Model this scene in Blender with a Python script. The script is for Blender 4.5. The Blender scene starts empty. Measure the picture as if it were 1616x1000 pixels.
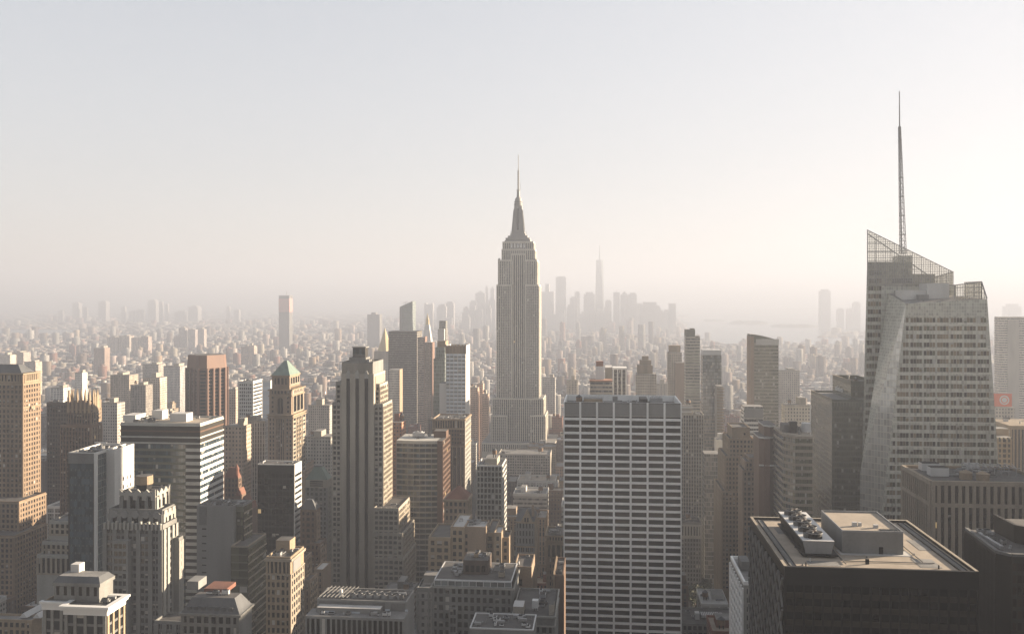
import bpy, math, random
import numpy as np
R = random.Random(7)
C = bpy.context.scene.collection
S = bpy.context.scene
rad = math.radians

# ---------------------------------------------------------------- camera, sky, sun, exposure
F, HY, CAMZ = 1430.0, 472.0, 260.0           # focal length and eye line in photo pixels; eye height in metres
TH = math.atan(138 / F)                      # the avenues run 5.5 degrees off the view axis
CT, ST = math.cos(TH), math.sin(TH)
cd = bpy.data.cameras.new('camera'); cam = bpy.data.objects.new('camera', cd); C.objects.link(cam)
cam.location = (0, 0, CAMZ); cam.rotation_euler = (rad(90), 0, TH)
cd.sensor_width = 36; cd.lens = 36 * F / 1616; cd.shift_y = -(500 - HY) / 1616
cd.clip_start = 1; cd.clip_end = 120000
S.camera = cam
SUN_EL, SUN_AZ = 12.0, 68.0                  # azimuth from the avenue axis (+Y) towards west (+X)
w = bpy.data.worlds.new('World'); S.world = w; w.use_nodes = True
nt = w.node_tree; sky = nt.nodes.new('ShaderNodeTexSky'); sky.sky_type = 'NISHITA'; sky.sun_disc = False
sky.sun_elevation = rad(SUN_EL); sky.sun_rotation = rad(SUN_AZ); sky.altitude = 0
sky.air_density = 1.0; sky.dust_density = 2.0; sky.ozone_density = 1.0
bg = nt.nodes['Background']; bg.inputs[1].default_value = 0.080
hs = nt.nodes.new('ShaderNodeHueSaturation'); hs.inputs['Saturation'].default_value = .50     # a pale, milky late afternoon sky
v1 = nt.nodes.new('ShaderNodeVectorMath'); v1.operation = 'MULTIPLY_ADD'; v1.inputs[1].default_value = (1 / 2.2,) * 3; v1.inputs[2].default_value = (1, 1, 1)
v2 = nt.nodes.new('ShaderNodeVectorMath'); v2.operation = 'DIVIDE'                            # the glare round the sun is spread, not burnt out
nt.links.new(sky.outputs[0], hs.inputs['Color']); nt.links.new(hs.outputs[0], v1.inputs[0]); nt.links.new(hs.outputs[0], v2.inputs[0])
nt.links.new(v1.outputs[0], v2.inputs[1]); 
v3 = nt.nodes.new('ShaderNodeVectorMath'); v3.operation = 'MULTIPLY'; v3.inputs[1].default_value = (.99, .995, 1.03)
nt.links.new(v2.outputs[0], v3.inputs[0]); nt.links.new(v3.outputs[0], bg.inputs[0])
ld = bpy.data.lights.new('sun', 'SUN'); ld.energy = 5.0; ld.angle = rad(0.6); ld.color = (1.0, 0.81, 0.60)
sun = bpy.data.objects.new('sun', ld); C.objects.link(sun)
sun.rotation_euler = (rad(90 - SUN_EL), 0, rad(180 - SUN_AZ))
sun.location = (300, 200, 900)
S.view_settings.view_transform = 'Standard'; S.view_settings.look = 'None'
S.view_settings.exposure = 2.84; S.view_settings.gamma = 1.0
S.cycles.max_bounces = 4; S.cycles.diffuse_bounces = 2; S.cycles.glossy_bounces = 2
S.cycles.transmission_bounces = 3; S.cycles.transparent_max_bounces = 12; S.cycles.volume_bounces = 2
S.cycles.use_denoising = True; S.cycles.caustics_reflective = False; S.cycles.caustics_refractive = False
S.cycles.sample_clamp_indirect = 4.0
HAZE_DENSITY = 0.00021

# ---------------------------------------------------------------- picture <-> place
def rat(px):
    u = (px - 808) / F
    return (u * CT - ST) / (u * ST + CT)
def X(px, Y): return Y * rat(px)
def dep(x, y): return -x * ST + y * CT
def Zp(py, x, y): return CAMZ - (py - HY) * dep(x, y) / F
def proj(x, y, z):
    d = max(1.0, dep(x, y))
    return 808 + F * (x * CT + y * ST) / d, HY + F * (CAMZ - z) / d

# ---------------------------------------------------------------- materials
MATS = {}
def nodes(name):
    m = bpy.data.materials.new(name); m.use_nodes = True
    t = m.node_tree; b = t.nodes['Principled BSDF']; MATS[name] = m
    return m, t, b
def N(t, typ, **kw):
    n = t.nodes.new(typ)
    for k, v in kw.items(): setattr(n, k, v)
    return n
def M_(t, op, a, b=None, c=None):
    n = N(t, 'ShaderNodeMath', operation=op)
    for i, v in enumerate((a, b, c)):
        if v is None: continue
        if hasattr(v, 'is_output'): t.links.new(v, n.inputs[i])
        else: n.inputs[i].default_value = v
    return n.outputs[0]
def MIX(t, f, a, b, blend='MIX'):
    n = N(t, 'ShaderNodeMix', data_type='RGBA', blend_type=blend)
    for i, v in ((0, f), (6, a), (7, b)):
        if hasattr(v, 'is_output'): t.links.new(v, n.inputs[i])
        elif i == 0: n.inputs[0].default_value = v
        else: n.inputs[i].default_value = (*v[:3], 1)
    return n.outputs[2]
def wall(name, col, rough=.85, var=.35, scale=.12, spec=.3, metal=0.0, grain=1.0):
    """stone, brick, concrete or metal with stains that run down it and a fine grain"""
    m, t, b = nodes(name); col = tuple(c * .70 for c in col)
    g = N(t, 'ShaderNodeNewGeometry')
    mp = N(t, 'ShaderNodeMapping'); mp.inputs['Scale'].default_value = (1, 1, .18)
    t.links.new(g.outputs['Position'], mp.inputs[0])
    n1 = N(t, 'ShaderNodeTexNoise'); n1.inputs['Scale'].default_value = scale; n1.inputs['Detail'].default_value = 6
    t.links.new(mp.outputs[0], n1.inputs['Vector'])
    n2 = N(t, 'ShaderNodeTexNoise'); n2.inputs['Scale'].default_value = 1.3 * grain; n2.inputs['Detail'].default_value = 3
    t.links.new(g.outputs['Position'], n2.inputs['Vector'])
    s = M_(t, 'ADD', M_(t, 'MULTIPLY', n1.outputs[0], .65), M_(t, 'MULTIPLY', n2.outputs[0], .35))
    f = N(t, 'ShaderNodeMapRange'); f.inputs[1].default_value = .32; f.inputs[2].default_value = .68
    t.links.new(s, f.inputs[0])
    lo = tuple(c * (1 - var) for c in col); hi = tuple(min(.95, c * (1 + var * .55)) for c in col)
    t.links.new(MIX(t, f.outputs[0], lo, hi), b.inputs['Base Color'])
    b.inputs['Roughness'].default_value = rough; b.inputs['Specular IOR Level'].default_value = spec
    b.inputs['Metallic'].default_value = metal
    return m
def glass(name, col=(.02, .023, .026), rough=.08, spec=.5, wob=.35, lo=.5, hi=1.9):
    """window glass: dark, glossy, each pane a little out of true"""
    m, t, b = nodes(name)
    g = N(t, 'ShaderNodeNewGeometry'); oi = N(t, 'ShaderNodeObjectInfo')
    r = M_(t, 'FRACT', M_(t, 'ADD', oi.outputs['Random'], g.outputs['Random Per Island']))
    t.links.new(MIX(t, r, tuple(c * lo for c in col), tuple(c * hi for c in col)), b.inputs['Base Color'])
    n = N(t, 'ShaderNodeTexNoise'); n.inputs['Scale'].default_value = .25; n.inputs['Detail'].default_value = 2
    t.links.new(g.outputs['Position'], n.inputs['Vector'])
    bp = N(t, 'ShaderNodeBump'); bp.inputs['Strength'].default_value = wob; bp.inputs['Distance'].default_value = .2
    t.links.new(n.outputs[0], bp.inputs['Height']); t.links.new(bp.outputs[0], b.inputs['Normal'])
    b.inputs['Roughness'].default_value = rough; b.inputs['Specular IOR Level'].default_value = spec
    return m
def pattern(name, su=3.1, sv=3.5, wf=.5, hf=.55, gl=(.03, .035, .04), attr=False, band=False, rough=.85, pale=.35, gr=.15, lit=.0):
    """masonry or curtain wall with a grid of panes, in the building's own axes; the paint is the object's (or face's) own colour"""
    m, t, b = nodes(name)
    tc = N(t, 'ShaderNodeTexCoord'); p = N(t, 'ShaderNodeSeparateXYZ'); n = N(t, 'ShaderNodeSeparateXYZ')
    t.links.new(tc.outputs['Object'], p.inputs[0]); t.links.new(tc.outputs['Normal'], n.inputs[0])
    sx = M_(t, 'GREATER_THAN', M_(t, 'ABSOLUTE', n.outputs[0]), .6)
    u = M_(t, 'ADD', p.outputs[0], M_(t, 'MULTIPLY', M_(t, 'SUBTRACT', p.outputs[1], p.outputs[0]), sx))
    us = M_(t, 'DIVIDE', M_(t, 'ADD', u, 5000.0), su); vs = M_(t, 'DIVIDE', M_(t, 'ADD', p.outputs[2], 700.0), sv)
    mu = M_(t, 'LESS_THAN', M_(t, 'ABSOLUTE', M_(t, 'SUBTRACT', M_(t, 'FRACT', us), .5)), wf / 2)
    mv = M_(t, 'LESS_THAN', M_(t, 'ABSOLUTE', M_(t, 'SUBTRACT', M_(t, 'FRACT', vs), .5)), hf / 2)
    side = M_(t, 'LESS_THAN', M_(t, 'ABSOLUTE', n.outputs[2]), .5)
    mask = M_(t, 'MULTIPLY', side, mv if band else M_(t, 'MULTIPLY', mu, mv))
    cx = N(t, 'ShaderNodeCombineXYZ')
    t.links.new(M_(t, 'FLOOR', us), cx.inputs[0]); t.links.new(M_(t, 'FLOOR', vs), cx.inputs[1]); t.links.new(sx, cx.inputs[2])
    wn = N(t, 'ShaderNodeTexWhiteNoise', noise_dimensions='3D'); t.links.new(cx.outputs[0], wn.inputs[0])
    pf = N(t, 'ShaderNodeMapRange'); pf.inputs[1].default_value = 1 - pale; pf.inputs[2].default_value = 1.0
    t.links.new(wn.outputs[0], pf.inputs[0])
    gcol = MIX(t, pf.outputs[0], gl, (.22, .21, .19))
    g = N(t, 'ShaderNodeNewGeometry')
    mp = N(t, 'ShaderNodeMapping'); mp.inputs['Scale'].default_value = (1, 1, .2)
    t.links.new(g.outputs['Position'], mp.inputs[0])
    n1 = N(t, 'ShaderNodeTexNoise'); n1.inputs['Scale'].default_value = .13; n1.inputs['Detail'].default_value = 6
    t.links.new(mp.outputs[0], n1.inputs['Vector'])
    f = N(t, 'ShaderNodeMapRange'); f.inputs[1].default_value = .3; f.inputs[2].default_value = .7
    f.inputs[3].default_value = .62; f.inputs[4].default_value = 1.15
    t.links.new(n1.outputs[0], f.inputs[0])
    if attr:
        at = N(t, 'ShaderNodeAttribute', attribute_name='tint'); base = at.outputs['Color']
    else:
        base = N(t, 'ShaderNodeObjectInfo').outputs['Color']
    cb = N(t, 'ShaderNodeCombineColor')
    for i in range(3): t.links.new(f.outputs[0], cb.inputs[i])
    base = MIX(t, 1.0, base, cb.outputs[0], 'MULTIPLY')
    t.links.new(MIX(t, mask, base, gcol), b.inputs['Base Color'])
    rr = N(t, 'ShaderNodeMapRange'); rr.inputs[3].default_value = rough; rr.inputs[4].default_value = gr
    t.links.new(mask, rr.inputs[0]); t.links.new(rr.outputs[0], b.inputs['Roughness'])
    b.inputs['Specular IOR Level'].default_value = .4
    return m
def gridglass(name, col, line, su, sv, lw=.12, rough=.15, metal=.0):
    """curtain wall glass with a fine net of mullions"""
    m, t, b = nodes(name)
    tc = N(t, 'ShaderNodeTexCoord'); p = N(t, 'ShaderNodeSeparateXYZ'); n = N(t, 'ShaderNodeSeparateXYZ')
    t.links.new(tc.outputs['Object'], p.inputs[0]); t.links.new(tc.outputs['Normal'], n.inputs[0])
    sx = M_(t, 'GREATER_THAN', M_(t, 'ABSOLUTE', n.outputs[0]), .75)
    u = M_(t, 'ADD', p.outputs[0], M_(t, 'MULTIPLY', M_(t, 'SUBTRACT', p.outputs[1], p.outputs[0]), sx))
    us = M_(t, 'DIVIDE', M_(t, 'ADD', u, 5000.0), su); vs = M_(t, 'DIVIDE', M_(t, 'ADD', p.outputs[2], 700.0), sv)
    lu = M_(t, 'LESS_THAN', M_(t, 'FRACT', us), lw); lv = M_(t, 'LESS_THAN', M_(t, 'FRACT', vs), lw * .8)
    mask = M_(t, 'MAXIMUM', lu, lv)
    cx = N(t, 'ShaderNodeCombineXYZ'); t.links.new(M_(t, 'FLOOR', us), cx.inputs[0]); t.links.new(M_(t, 'FLOOR', vs), cx.inputs[1])
    wn = N(t, 'ShaderNodeTexWhiteNoise', noise_dimensions='3D'); t.links.new(cx.outputs[0], wn.inputs[0])
    c = MIX(t, wn.outputs[0], tuple(x * .7 for x in col), tuple(x * 1.3 for x in col))
    t.links.new(MIX(t, mask, c, line), b.inputs['Base Color'])
    rr = N(t, 'ShaderNodeMapRange'); rr.inputs[3].default_value = rough; rr.inputs[4].default_value = .5
    t.links.new(mask, rr.inputs[0]); t.links.new(rr.outputs[0], b.inputs['Roughness'])
    b.inputs['Specular IOR Level'].default_value = .7; b.inputs['Metallic'].default_value = metal
    n3 = N(t, 'ShaderNodeTexNoise'); n3.inputs['Scale'].default_value = .2; t.links.new(tc.outputs['Object'], n3.inputs['Vector'])
    bp = N(t, 'ShaderNodeBump'); bp.inputs['Strength'].default_value = .3; bp.inputs['Distance'].default_value = .2
    t.links.new(n3.outputs[0], bp.inputs['Height']); t.links.new(bp.outputs[0], b.inputs['Normal'])
    return m

wall('limestone', (.40, .365, .305)); wall('warm_limestone', (0.344, 0.295, 0.23)); wall('grey_stone', (0.221, 0.221, 0.209)); wall('tan_brick', (0.295, 0.221, 0.156))
wall('brown_brick', (0.164, 0.107, 0.074)); wall('red_brick', (0.246, 0.107, 0.074)); wall('buff_brick', (0.328, 0.254, 0.172)); wall('dark_brick', (0.082, 0.061, 0.049))
wall('umber_brick', (.25, .18, .12)); wall('white_concrete', (.66, .65, .62), var=.18); wall('travertine', (.95, .95, .92), var=.16); wall('grey_concrete', (0.246, 0.246, 0.238), var=.22)
wall('dark_spandrel', (.035, .032, .027), rough=.5, spec=.2); wall('bronze', (.028, .022, .016), rough=.5, var=.25, spec=.15); wall('black_metal', (.012, .012, .012), rough=.55, spec=.12)
wall('brown_granite', (.13, .075, .05), rough=.5, var=.2); wall('rust_granite', (.20, .115, .08), rough=.6, var=.2)
wall('green_spandrel', (.10, .11, .085), rough=.35, var=.2); wall('pale_spandrel', (.50, .49, .45), var=.2); wall('olive_spandrel', (0.164, 0.164, 0.123), var=.2)
wall('tar_roof', (.11, .105, .10), scale=.2, var=.45); wall('gravel_roof', (.40, .34, .27), scale=.25, var=.25, grain=3); wall('grey_roof', (.24, .235, .225), scale=.2, var=.4)
wall('white_roof', (.55, .54, .52), scale=.2, var=.25); wall('copper_green', (.17, .235, .20), rough=.6, var=.3, scale=.25); wall('slate', (.10, .105, .11), rough=.6)
wall('red_tile', (.20, .09, .06), rough=.8); wall('gold_leaf', (.62, .50, .28), rough=.45, var=.12, metal=.1); wall('galvanised', (.33, .335, .34), rough=.5, metal=.2, var=.2)
wall('white_metal', (.62, .62, .61), rough=.5, var=.12); wall('cedar', (.22, .14, .085), scale=.6); wall('mid_grey', (0.164, 0.164, 0.16)); wall('rusty_steel', (.30, .14, .08), rough=.7)
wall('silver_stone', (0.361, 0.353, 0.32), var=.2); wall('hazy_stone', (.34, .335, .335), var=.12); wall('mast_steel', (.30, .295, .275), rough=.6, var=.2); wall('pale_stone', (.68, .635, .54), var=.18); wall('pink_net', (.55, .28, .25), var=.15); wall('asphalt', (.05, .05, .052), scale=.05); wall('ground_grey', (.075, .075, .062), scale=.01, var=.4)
wall('orange_poster', (.75, .16, .07), var=.08, rough=.5); wall('white_paint', (.75, .75, .73), var=.08)
glass('glass_dark', (.014, .015, .016), spec=.35); glass('glass_black', (.004, .004, .004), rough=.2, spec=.12); glass('glass_brown', (.018, .012, .008), rough=.12, spec=.3); glass('glass_blue', (.03, .045, .055), rough=.06, spec=.6)
glass('bronze_pane', (.13, .10, .065), rough=.1, spec=.5, lo=.6, hi=1.5); glass('glass_olive', (.05, .05, .03), rough=.06, spec=.6); glass('glass_pale', (.42, .46, .50), rough=.2, spec=.6, wob=.1, lo=.85, hi=1.15); glass('glass_sky', (.10, .11, .11), rough=.05, spec=.9)
wall('blind', (.36, .34, .30), rough=.7, var=.3); wall('pale_blind', (.52, .50, .46), rough=.7, var=.2)
m, t, b = nodes('lamplight'); b.inputs['Base Color'].default_value = (.4, .3, .15, 1)
b.inputs['Emission Color'].default_value = (1, .68, .32, 1); b.inputs['Emission Strength'].default_value = .05
m, t, b = nodes('clear_glass')
tr = N(t, 'ShaderNodeBsdfTransparent'); tr.inputs[0].default_value = (.80, .78, .71, 1)
gl_ = N(t, 'ShaderNodeBsdfGlossy'); gl_.inputs['Roughness'].default_value = .08; mx = N(t, 'ShaderNodeMixShader'); mx.inputs[0].default_value = .12
t.links.new(tr.outputs[0], mx.inputs[1]); t.links.new(gl_.outputs[0], mx.inputs[2]); t.links.new(mx.outputs[0], t.nodes['Material Output'].inputs[0])
t.nodes.remove(b)
pattern('masonry', 3.0, 3.6, .46, .52); pattern('apartments', 2.6, 3.1, .52, .45, pale=.45); pattern('office_bands', 1.6, 3.8, .9, .45, band=True, pale=.5)
pattern('pier_front', 2.4, 3.7, .5, .86, pale=.3); pattern('curtain_wall', 1.6, 3.9, .84, .80, gl=(.05, .06, .06), rough=.4, pale=.5, gr=.08)
pattern('mass_masonry', 3.2, 3.5, .44, .5, attr=True)
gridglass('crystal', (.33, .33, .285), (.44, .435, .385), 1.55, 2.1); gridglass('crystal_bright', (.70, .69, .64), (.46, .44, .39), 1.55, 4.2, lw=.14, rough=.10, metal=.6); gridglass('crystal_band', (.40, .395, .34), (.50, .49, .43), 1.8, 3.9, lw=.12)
gridglass('blue_wall', (.035, .05, .055), (.10, .11, .11), 2.2, 4.0, lw=.1); gridglass('green_wall', (.075, .085, .065), (.12, .125, .10), 2.0, 3.9, lw=.14)
gridglass('teal_wall', (.10, .125, .115), (.16, .17, .16), 1.8, 3.9, lw=.16)

# ---------------------------------------------------------------- mesh building
class MB:
    def __init__(s): s.v, s.f, s.m = [], [], []
    def face(s, pts, mat):
        i = len(s.v); s.v += [tuple(p) for p in pts]; s.f.append(tuple(range(i, i + len(pts)))); s.m.append(mat)
    def box(s, x0, x1, y0, y1, z0, z1, mat, top=None, bottom=False):
        if x0 > x1: x0, x1 = x1, x0
        if y0 > y1: y0, y1 = y1, y0
        i = len(s.v)
        s.v += [(x0, y0, z0), (x1, y0, z0), (x1, y1, z0), (x0, y1, z0), (x0, y0, z1), (x1, y0, z1), (x1, y1, z1), (x0, y1, z1)]
        for q in ((0, 1, 5, 4), (1, 2, 6, 5), (2, 3, 7, 6), (3, 0, 4, 7)): s.f.append(tuple(i + k for k in q)); s.m.append(mat)
        s.f.append((i + 4, i + 5, i + 6, i + 7)); s.m.append(top or mat)
        if bottom: s.f.append((i + 3, i + 2, i + 1, i)); s.m.append(mat)
    def loft(s, rings, mat, cap=True, bottom=False, top=None):
        n = len(rings[0]); i = len(s.v)
        for r in rings: s.v += [tuple(p) for p in r]
        for k in range(len(rings) - 1):
            for j in range(n):
                a, b2 = i + k * n + j, i + k * n + (j + 1) % n
                s.f.append((a, b2, b2 + n, a + n)); s.m.append(mat)
        if cap: s.f.append(tuple(i + (len(rings) - 1) * n + j for j in range(n))); s.m.append(top or mat)
        if bottom: s.f.append(tuple(i + n - 1 - j for j in range(n))); s.m.append(mat)
    def prism(s, poly, z0, z1, mat, top=None, bottom=False):
        s.loft([[(x, y, z0) for x, y in poly], [(x, y, z1) for x, y in poly]], mat, True, bottom, top)
    def cyl(s, x, y, z0, z1, r0, r1=None, n=12, mat='galvanised', top=None, bottom=False):
        r1 = r0 if r1 is None else r1
        ring = lambda r, z: [(x + r * math.cos(2 * math.pi * k / n), y + r * math.sin(2 * math.pi * k / n), z) for k in range(n)]
        s.loft([ring(r0, z0), ring(max(r1, .01), z1)], mat, True, bottom, top)
    def bar(s, p, q, w_, mat):
        p, q = np.array(p, float), np.array(q, float); d = q - p; L = np.linalg.norm(d)
        if L < 1e-6: return
        d /= L; a = np.cross(d, (0, 0, 1.0)) if abs(d[2]) < .95 else np.cross(d, (1.0, 0, 0))
        a /= np.linalg.norm(a); b2 = np.cross(d, a); a, b2 = a * w_ / 2, b2 * w_ / 2
        s.loft([[p + a + b2, p - a + b2, p - a - b2, p + a - b2], [q + a + b2, q - a + b2, q - a - b2, q + a - b2]], mat, True, True)
    def build(s, name, parent=None, loc=(0, 0, 0), col=None):
        me = bpy.data.meshes.new(name)
        v = np.array(s.v, float) - np.array(loc, float)
        me.from_pydata(v.tolist(), [], s.f)
        names = sorted(set(s.m))
        for k in names: me.materials.append(MATS[k])
        idx = {k: i for i, k in enumerate(names)}
        me.polygons.foreach_set('material_index', [idx[k] for k in s.m]); me.update()
        o = bpy.data.objects.new(name, me); C.objects.link(o)
        if parent: o.parent = parent
        else: o.location = loc
        if col: o.color = (*col, 1)
        return o

BLOCKS = []     # (thing, x0, x1, y0, y1, z1): what stands where
THINGS = []
def fbox(mb, face, c, a0, a1, z0, z1, d0, d1, mat):
    if face == 'N': mb.box(a0, a1, c - d1, c - d0, z0, z1, mat, bottom=True)
    elif face == 'W': mb.box(c + d0, c + d1, a0, a1, z0, z1, mat, bottom=True)
    else: mb.box(c - d1, c - d0, a0, a1, z0, z1, mat, bottom=True)
def fpt(face, c, a, z, d):
    return (a, c - d, z) if face == 'N' else (c + d, a, z) if face == 'W' else (c - d, a, z)
def fquad(mb, face, c, a0, a1, z0, z1, d, mat):
    q = [fpt(face, c, a0, z0, d), fpt(face, c, a1, z0, d), fpt(face, c, a1, z1, d), fpt(face, c, a0, z1, d)]
    if face == 'E': q = q[::-1]
    mb.face(q, mat)
WCACHE = {}
def pane(face, w_, h_, var, gl):
    """one window: a sheet of glass 8 cm thick, with or without its blind down"""
    key = (face, round(w_, 1), round(h_, 1), var, gl)
    if key not in WCACHE:
        mb = MB(); a, z = w_ / 2, h_ / 2
        if var == 0: fbox(mb, face, 0, -a, a, -z, z, -.04, .04, gl)
        elif var == 3: fbox(mb, face, 0, -a, a, -z, z, -.04, .04, 'lamplight')
        elif var == 4: fbox(mb, face, 0, -a, a, -z, z, -.04, .04, 'pale_blind')
        else:
            k = z - h_ * (.38 if var == 1 else .7)
            fbox(mb, face, 0, -a, a, -z, k, -.04, .04, gl); fbox(mb, face, 0, -a, a, k, z, -.04, .05, 'blind')
        o = mb.build('window'); WCACHE[key] = o.data
        bpy.data.objects.remove(o)
    return WCACHE[key]

class Thing:
    def __init__(s, name, label, cat='skyscraper', group=None, vb=1000, short=None):
        s.name, s.label, s.cat, s.group, s.vb, s.short = name, label, cat, group, vb, short or name
        s.parts, s.w, s.blocks, s.sub, s.tags, s.col, s.signs = {}, [], [], {}, {}, None, []
        s.loc = None; THINGS.append(s)
    def mb(s, part, under=None):
        """a part's mesh; several of one kind are told apart by a '#n' that is not kept in the name"""
        if part not in s.parts: s.parts[part] = MB()
        if under: s.sub[part] = under
        return s.parts[part]
    def reg(s, x0, x1, y0, y1, z1):
        s.blocks.append((x0, x1, y0, y1, z1)); BLOCKS.append((s, x0, x1, y0, y1, z1))
        if s.loc is None: s.loc = ((x0 + x1) / 2, (y0 + y1) / 2, 0)
    def finish(s, vis):
        if s.loc is None: s.loc = (0, 0, 0)
        e = bpy.data.objects.new(s.name, None); C.objects.link(e); e.location = s.loc; e.empty_display_size = 5
        e['label'] = s.label; e['category'] = s.cat
        if s.group: e['group'] = s.group
        s.root = e; made = {}
        for k in sorted(s.parts, key=lambda k: k in s.sub):
            if not s.parts[k].f: continue
            par = made.get(s.sub.get(k)) or e
            o = s.parts[k].build(k.split('#')[0], par, s.loc, s.col); made[k] = o
            for kk, vv in s.tags.get(k, {}).items(): o[kk] = vv
        cand = []
        for q in s.w:
            face, c, a0, a1, z0, z1, gl, bl = q
            p = fpt(face, c, (a0 + a1) / 2, (z0 + z1) / 2, 0); d = dep(p[0], p[1]); px, py = proj(*p)
            fo = abs(p[1]) / math.hypot(p[0], p[1]) if face == 'N' else abs(p[0]) / math.hypot(p[0], p[1])
            area = (a1 - a0) * (z1 - z0) * fo * (F / d) ** 2
            ok = int(0 <= px < 1616 and 0 <= py < 1000 and bool(vis(s, px, py)))
            cand.append((ok, area, p[2], q))
        cand.sort(key=lambda k: (-k[0], -round(k[1], 1), -k[2]))
        rr = random.Random(len(s.w) + int(s.loc[0]))
        nind = 0; rest = MB()
        for ok, area, zz, (face, c, a0, a1, z0, z1, gl, bl) in cand:
            r = rr.random(); var = 0
            bl *= .5
            if bl > 0:
                var = 1 if r < bl * .5 else 2 if r < bl * .75 else 4 if r < bl else 3 if r > .999 else 0
            if ok and area > 3.5 and nind < 100:
                o = bpy.data.objects.new('window', pane(face, a1 - a0, z1 - z0, var, gl)); C.objects.link(o); o.parent = e
                p = fpt(face, c, (a0 + a1) / 2, (z0 + z1) / 2, .06); o.location = [p[i] - s.loc[i] for i in range(3)]; nind += 1
            else:
                if var in (1, 2):
                    k = z1 - (z1 - z0) * (.38 if var == 1 else .7)
                    fquad(rest, face, c, a0, a1, z0, k, .06, gl); fquad(rest, face, c, a0, a1, k, z1, .07, 'blind')
                else: fquad(rest, face, c, a0, a1, z0, z1, .06, gl if var == 0 else 'lamplight' if var == 3 else 'pale_blind')
        if rest.f:
            o = rest.build('window', e, s.loc); o['kind'] = 'stuff'

def facade(t, face, c, a0, a1, z0, z1, dx=3.0, fh=3.6, pw=.9, sh=1.4, d=.35, ds=None, pm='limestone', sm=None, k=1, kg=.35,
           gl='glass_dark', bl=.3, cols=None, part='wall', edge=None, rows=None, head=0.0, pier=True):
    """piers and spandrels standing proud of a wall, panes set back between them"""
    mb = t.mb(part); sm = sm or pm; ds = d - .06 if ds is None else ds
    n = cols or max(1, round((a1 - a0) / dx)); cw = (a1 - a0) / n
    nr = rows or max(1, round((z1 - z0) / fh)); rh = (z1 - z0) / nr; s_ = sh * rh / fh
    edge = pw if edge is None else edge
    if pier and pw > 0:
        for i in range(n + 1):
            m_ = a0 + i * cw; h = pw / 2
            lo, hi = (m_ - h, m_ + h) if 0 < i < n else ((a0 - .02, a0 + edge) if i == 0 else (a1 - edge, a1 + .02))
            fbox(mb, face, c, lo, hi, z0, z1, 0, d, pm)
    if s_ > 0:
        for j in range(nr): fbox(mb, face, c, a0, a1, z0 + j * rh, z0 + j * rh + s_, 0, ds, sm)
    if head: fbox(mb, face, c, a0, a1, z1 - head, z1 + .01, 0, ds + .02, sm)
    for i in range(n):
        l = a0 + i * cw + (pw / 2 if i else edge); r = a0 + (i + 1) * cw - (pw / 2 if i < n - 1 else edge)
        if pw == 0: l += .06; r -= .06
        ww = (r - l - kg * (k - 1)) / k
        if ww < .15: continue
        for q in range(k):
            b0 = l + q * (ww + kg)
            for j in range(nr): t.w.append((face, c, b0, b0 + ww, z0 + j * rh + s_, z0 + (j + 1) * rh - head * (j == nr - 1), gl, bl))

def px_block(a, b, c, py, Y):
    """photo extents of a front face (a..b), the far end c of the side that shows, and the roof line at the near corner -> x0,x1,y0,y1,z1"""
    x0, x1 = X(a, Y), X(b, Y)
    near = x1 if c is None or c >= b else x0
    z1 = Zp(py, near, Y)
    if c is None: y1 = Y + 35
    else: y1 = (x1 if c > b else x0) / rat(c)
    return x0, x1, Y, y1, z1
def body(t, x0, x1, y0, y1, z0, z1, mat, roof='tar_roof', par=1.1, part='wall', pm=None, th=.5):
    """walls, a parapet and the roof inside it"""
    mb = t.mb(part); pm = pm or mat
    mb.box(x0, x1, y0, y1, z0, z1 - par, mat)
    mb.box(x0, x1, y0, y0 + th, z1 - par, z1, pm); mb.box(x0, x1, y1 - th, y1, z1 - par, z1, pm)
    mb.box(x0, x0 + th, y0 + th, y1 - th, z1 - par, z1, pm); mb.box(x1 - th, x1, y0 + th, y1 - th, z1 - par, z1, pm)
    t.mb(f'roof#{len(t.blocks)}').box(x0 + th, x1 - th, y0 + th, y1 - th, z1 - par - .2, z1 - par + .12, roof)
    t.reg(x0, x1, y0, y1, z1)
def cornice(t, x0, x1, y0, y1, z, h, out, mat, part='cornice'):
    mb = t.mb(part); i_ = .45
    mb.box(x0 - out, x1 + out, y0 - out, y0 + i_, z, z + h, mat, bottom=True); mb.box(x0 - out, x1 + out, y1 - i_, y1 + out, z, z + h, mat, bottom=True)
    mb.box(x0 - out, x0 + i_, y0 + i_, y1 - i_, z, z + h, mat, bottom=True); mb.box(x1 - i_, x1 + out, y0 + i_, y1 - i_, z, z + h, mat, bottom=True)
def tank(t, x, y, z, r=2.2, h=3.6, n=0):
    """a cedar water tank on steel legs"""
    k = f'water_tank#{n}'; mb = t.mb(k)
    mb.cyl(x, y, z + 2.4, z + 2.4 + h, r, r * .96, 14, 'cedar', bottom=True); mb.cyl(x, y, z + 2.4 + h, z + 4.0 + h, r * 1.08, .05, 14, 'slate', bottom=True)
    for i in range(4):
        a = math.pi / 4 + i * math.pi / 2; q = t.mb(f'leg#{n}_{i}', k); q.bar((x + r * .7 * math.cos(a), y + r * .7 * math.sin(a), z), (x + r * .7 * math.cos(a), y + r * .7 * math.sin(a), z + 2.4), .3, 'black_metal')
def unit(t, x0, x1, y0, y1, z0, h, mat='galvanised', n=0, name='roof_unit'):
    mb = t.mb(f'{name}#{n}'); mb.box(x0, x1, y0, y1, z0 + .3, z0 + h, mat, bottom=True)
    mb.box(x0 + .3, x1 - .3, y0 + .3, y1 - .3, z0 + h, z0 + h + .25, 'black_metal')
    for i in (0, 1):
        xx = x0 + .2 if i == 0 else x1 - .5; mb.box(xx, xx + .3, y0 + .1, y1 - .1, z0, z0 + .3, 'black_metal')
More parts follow.
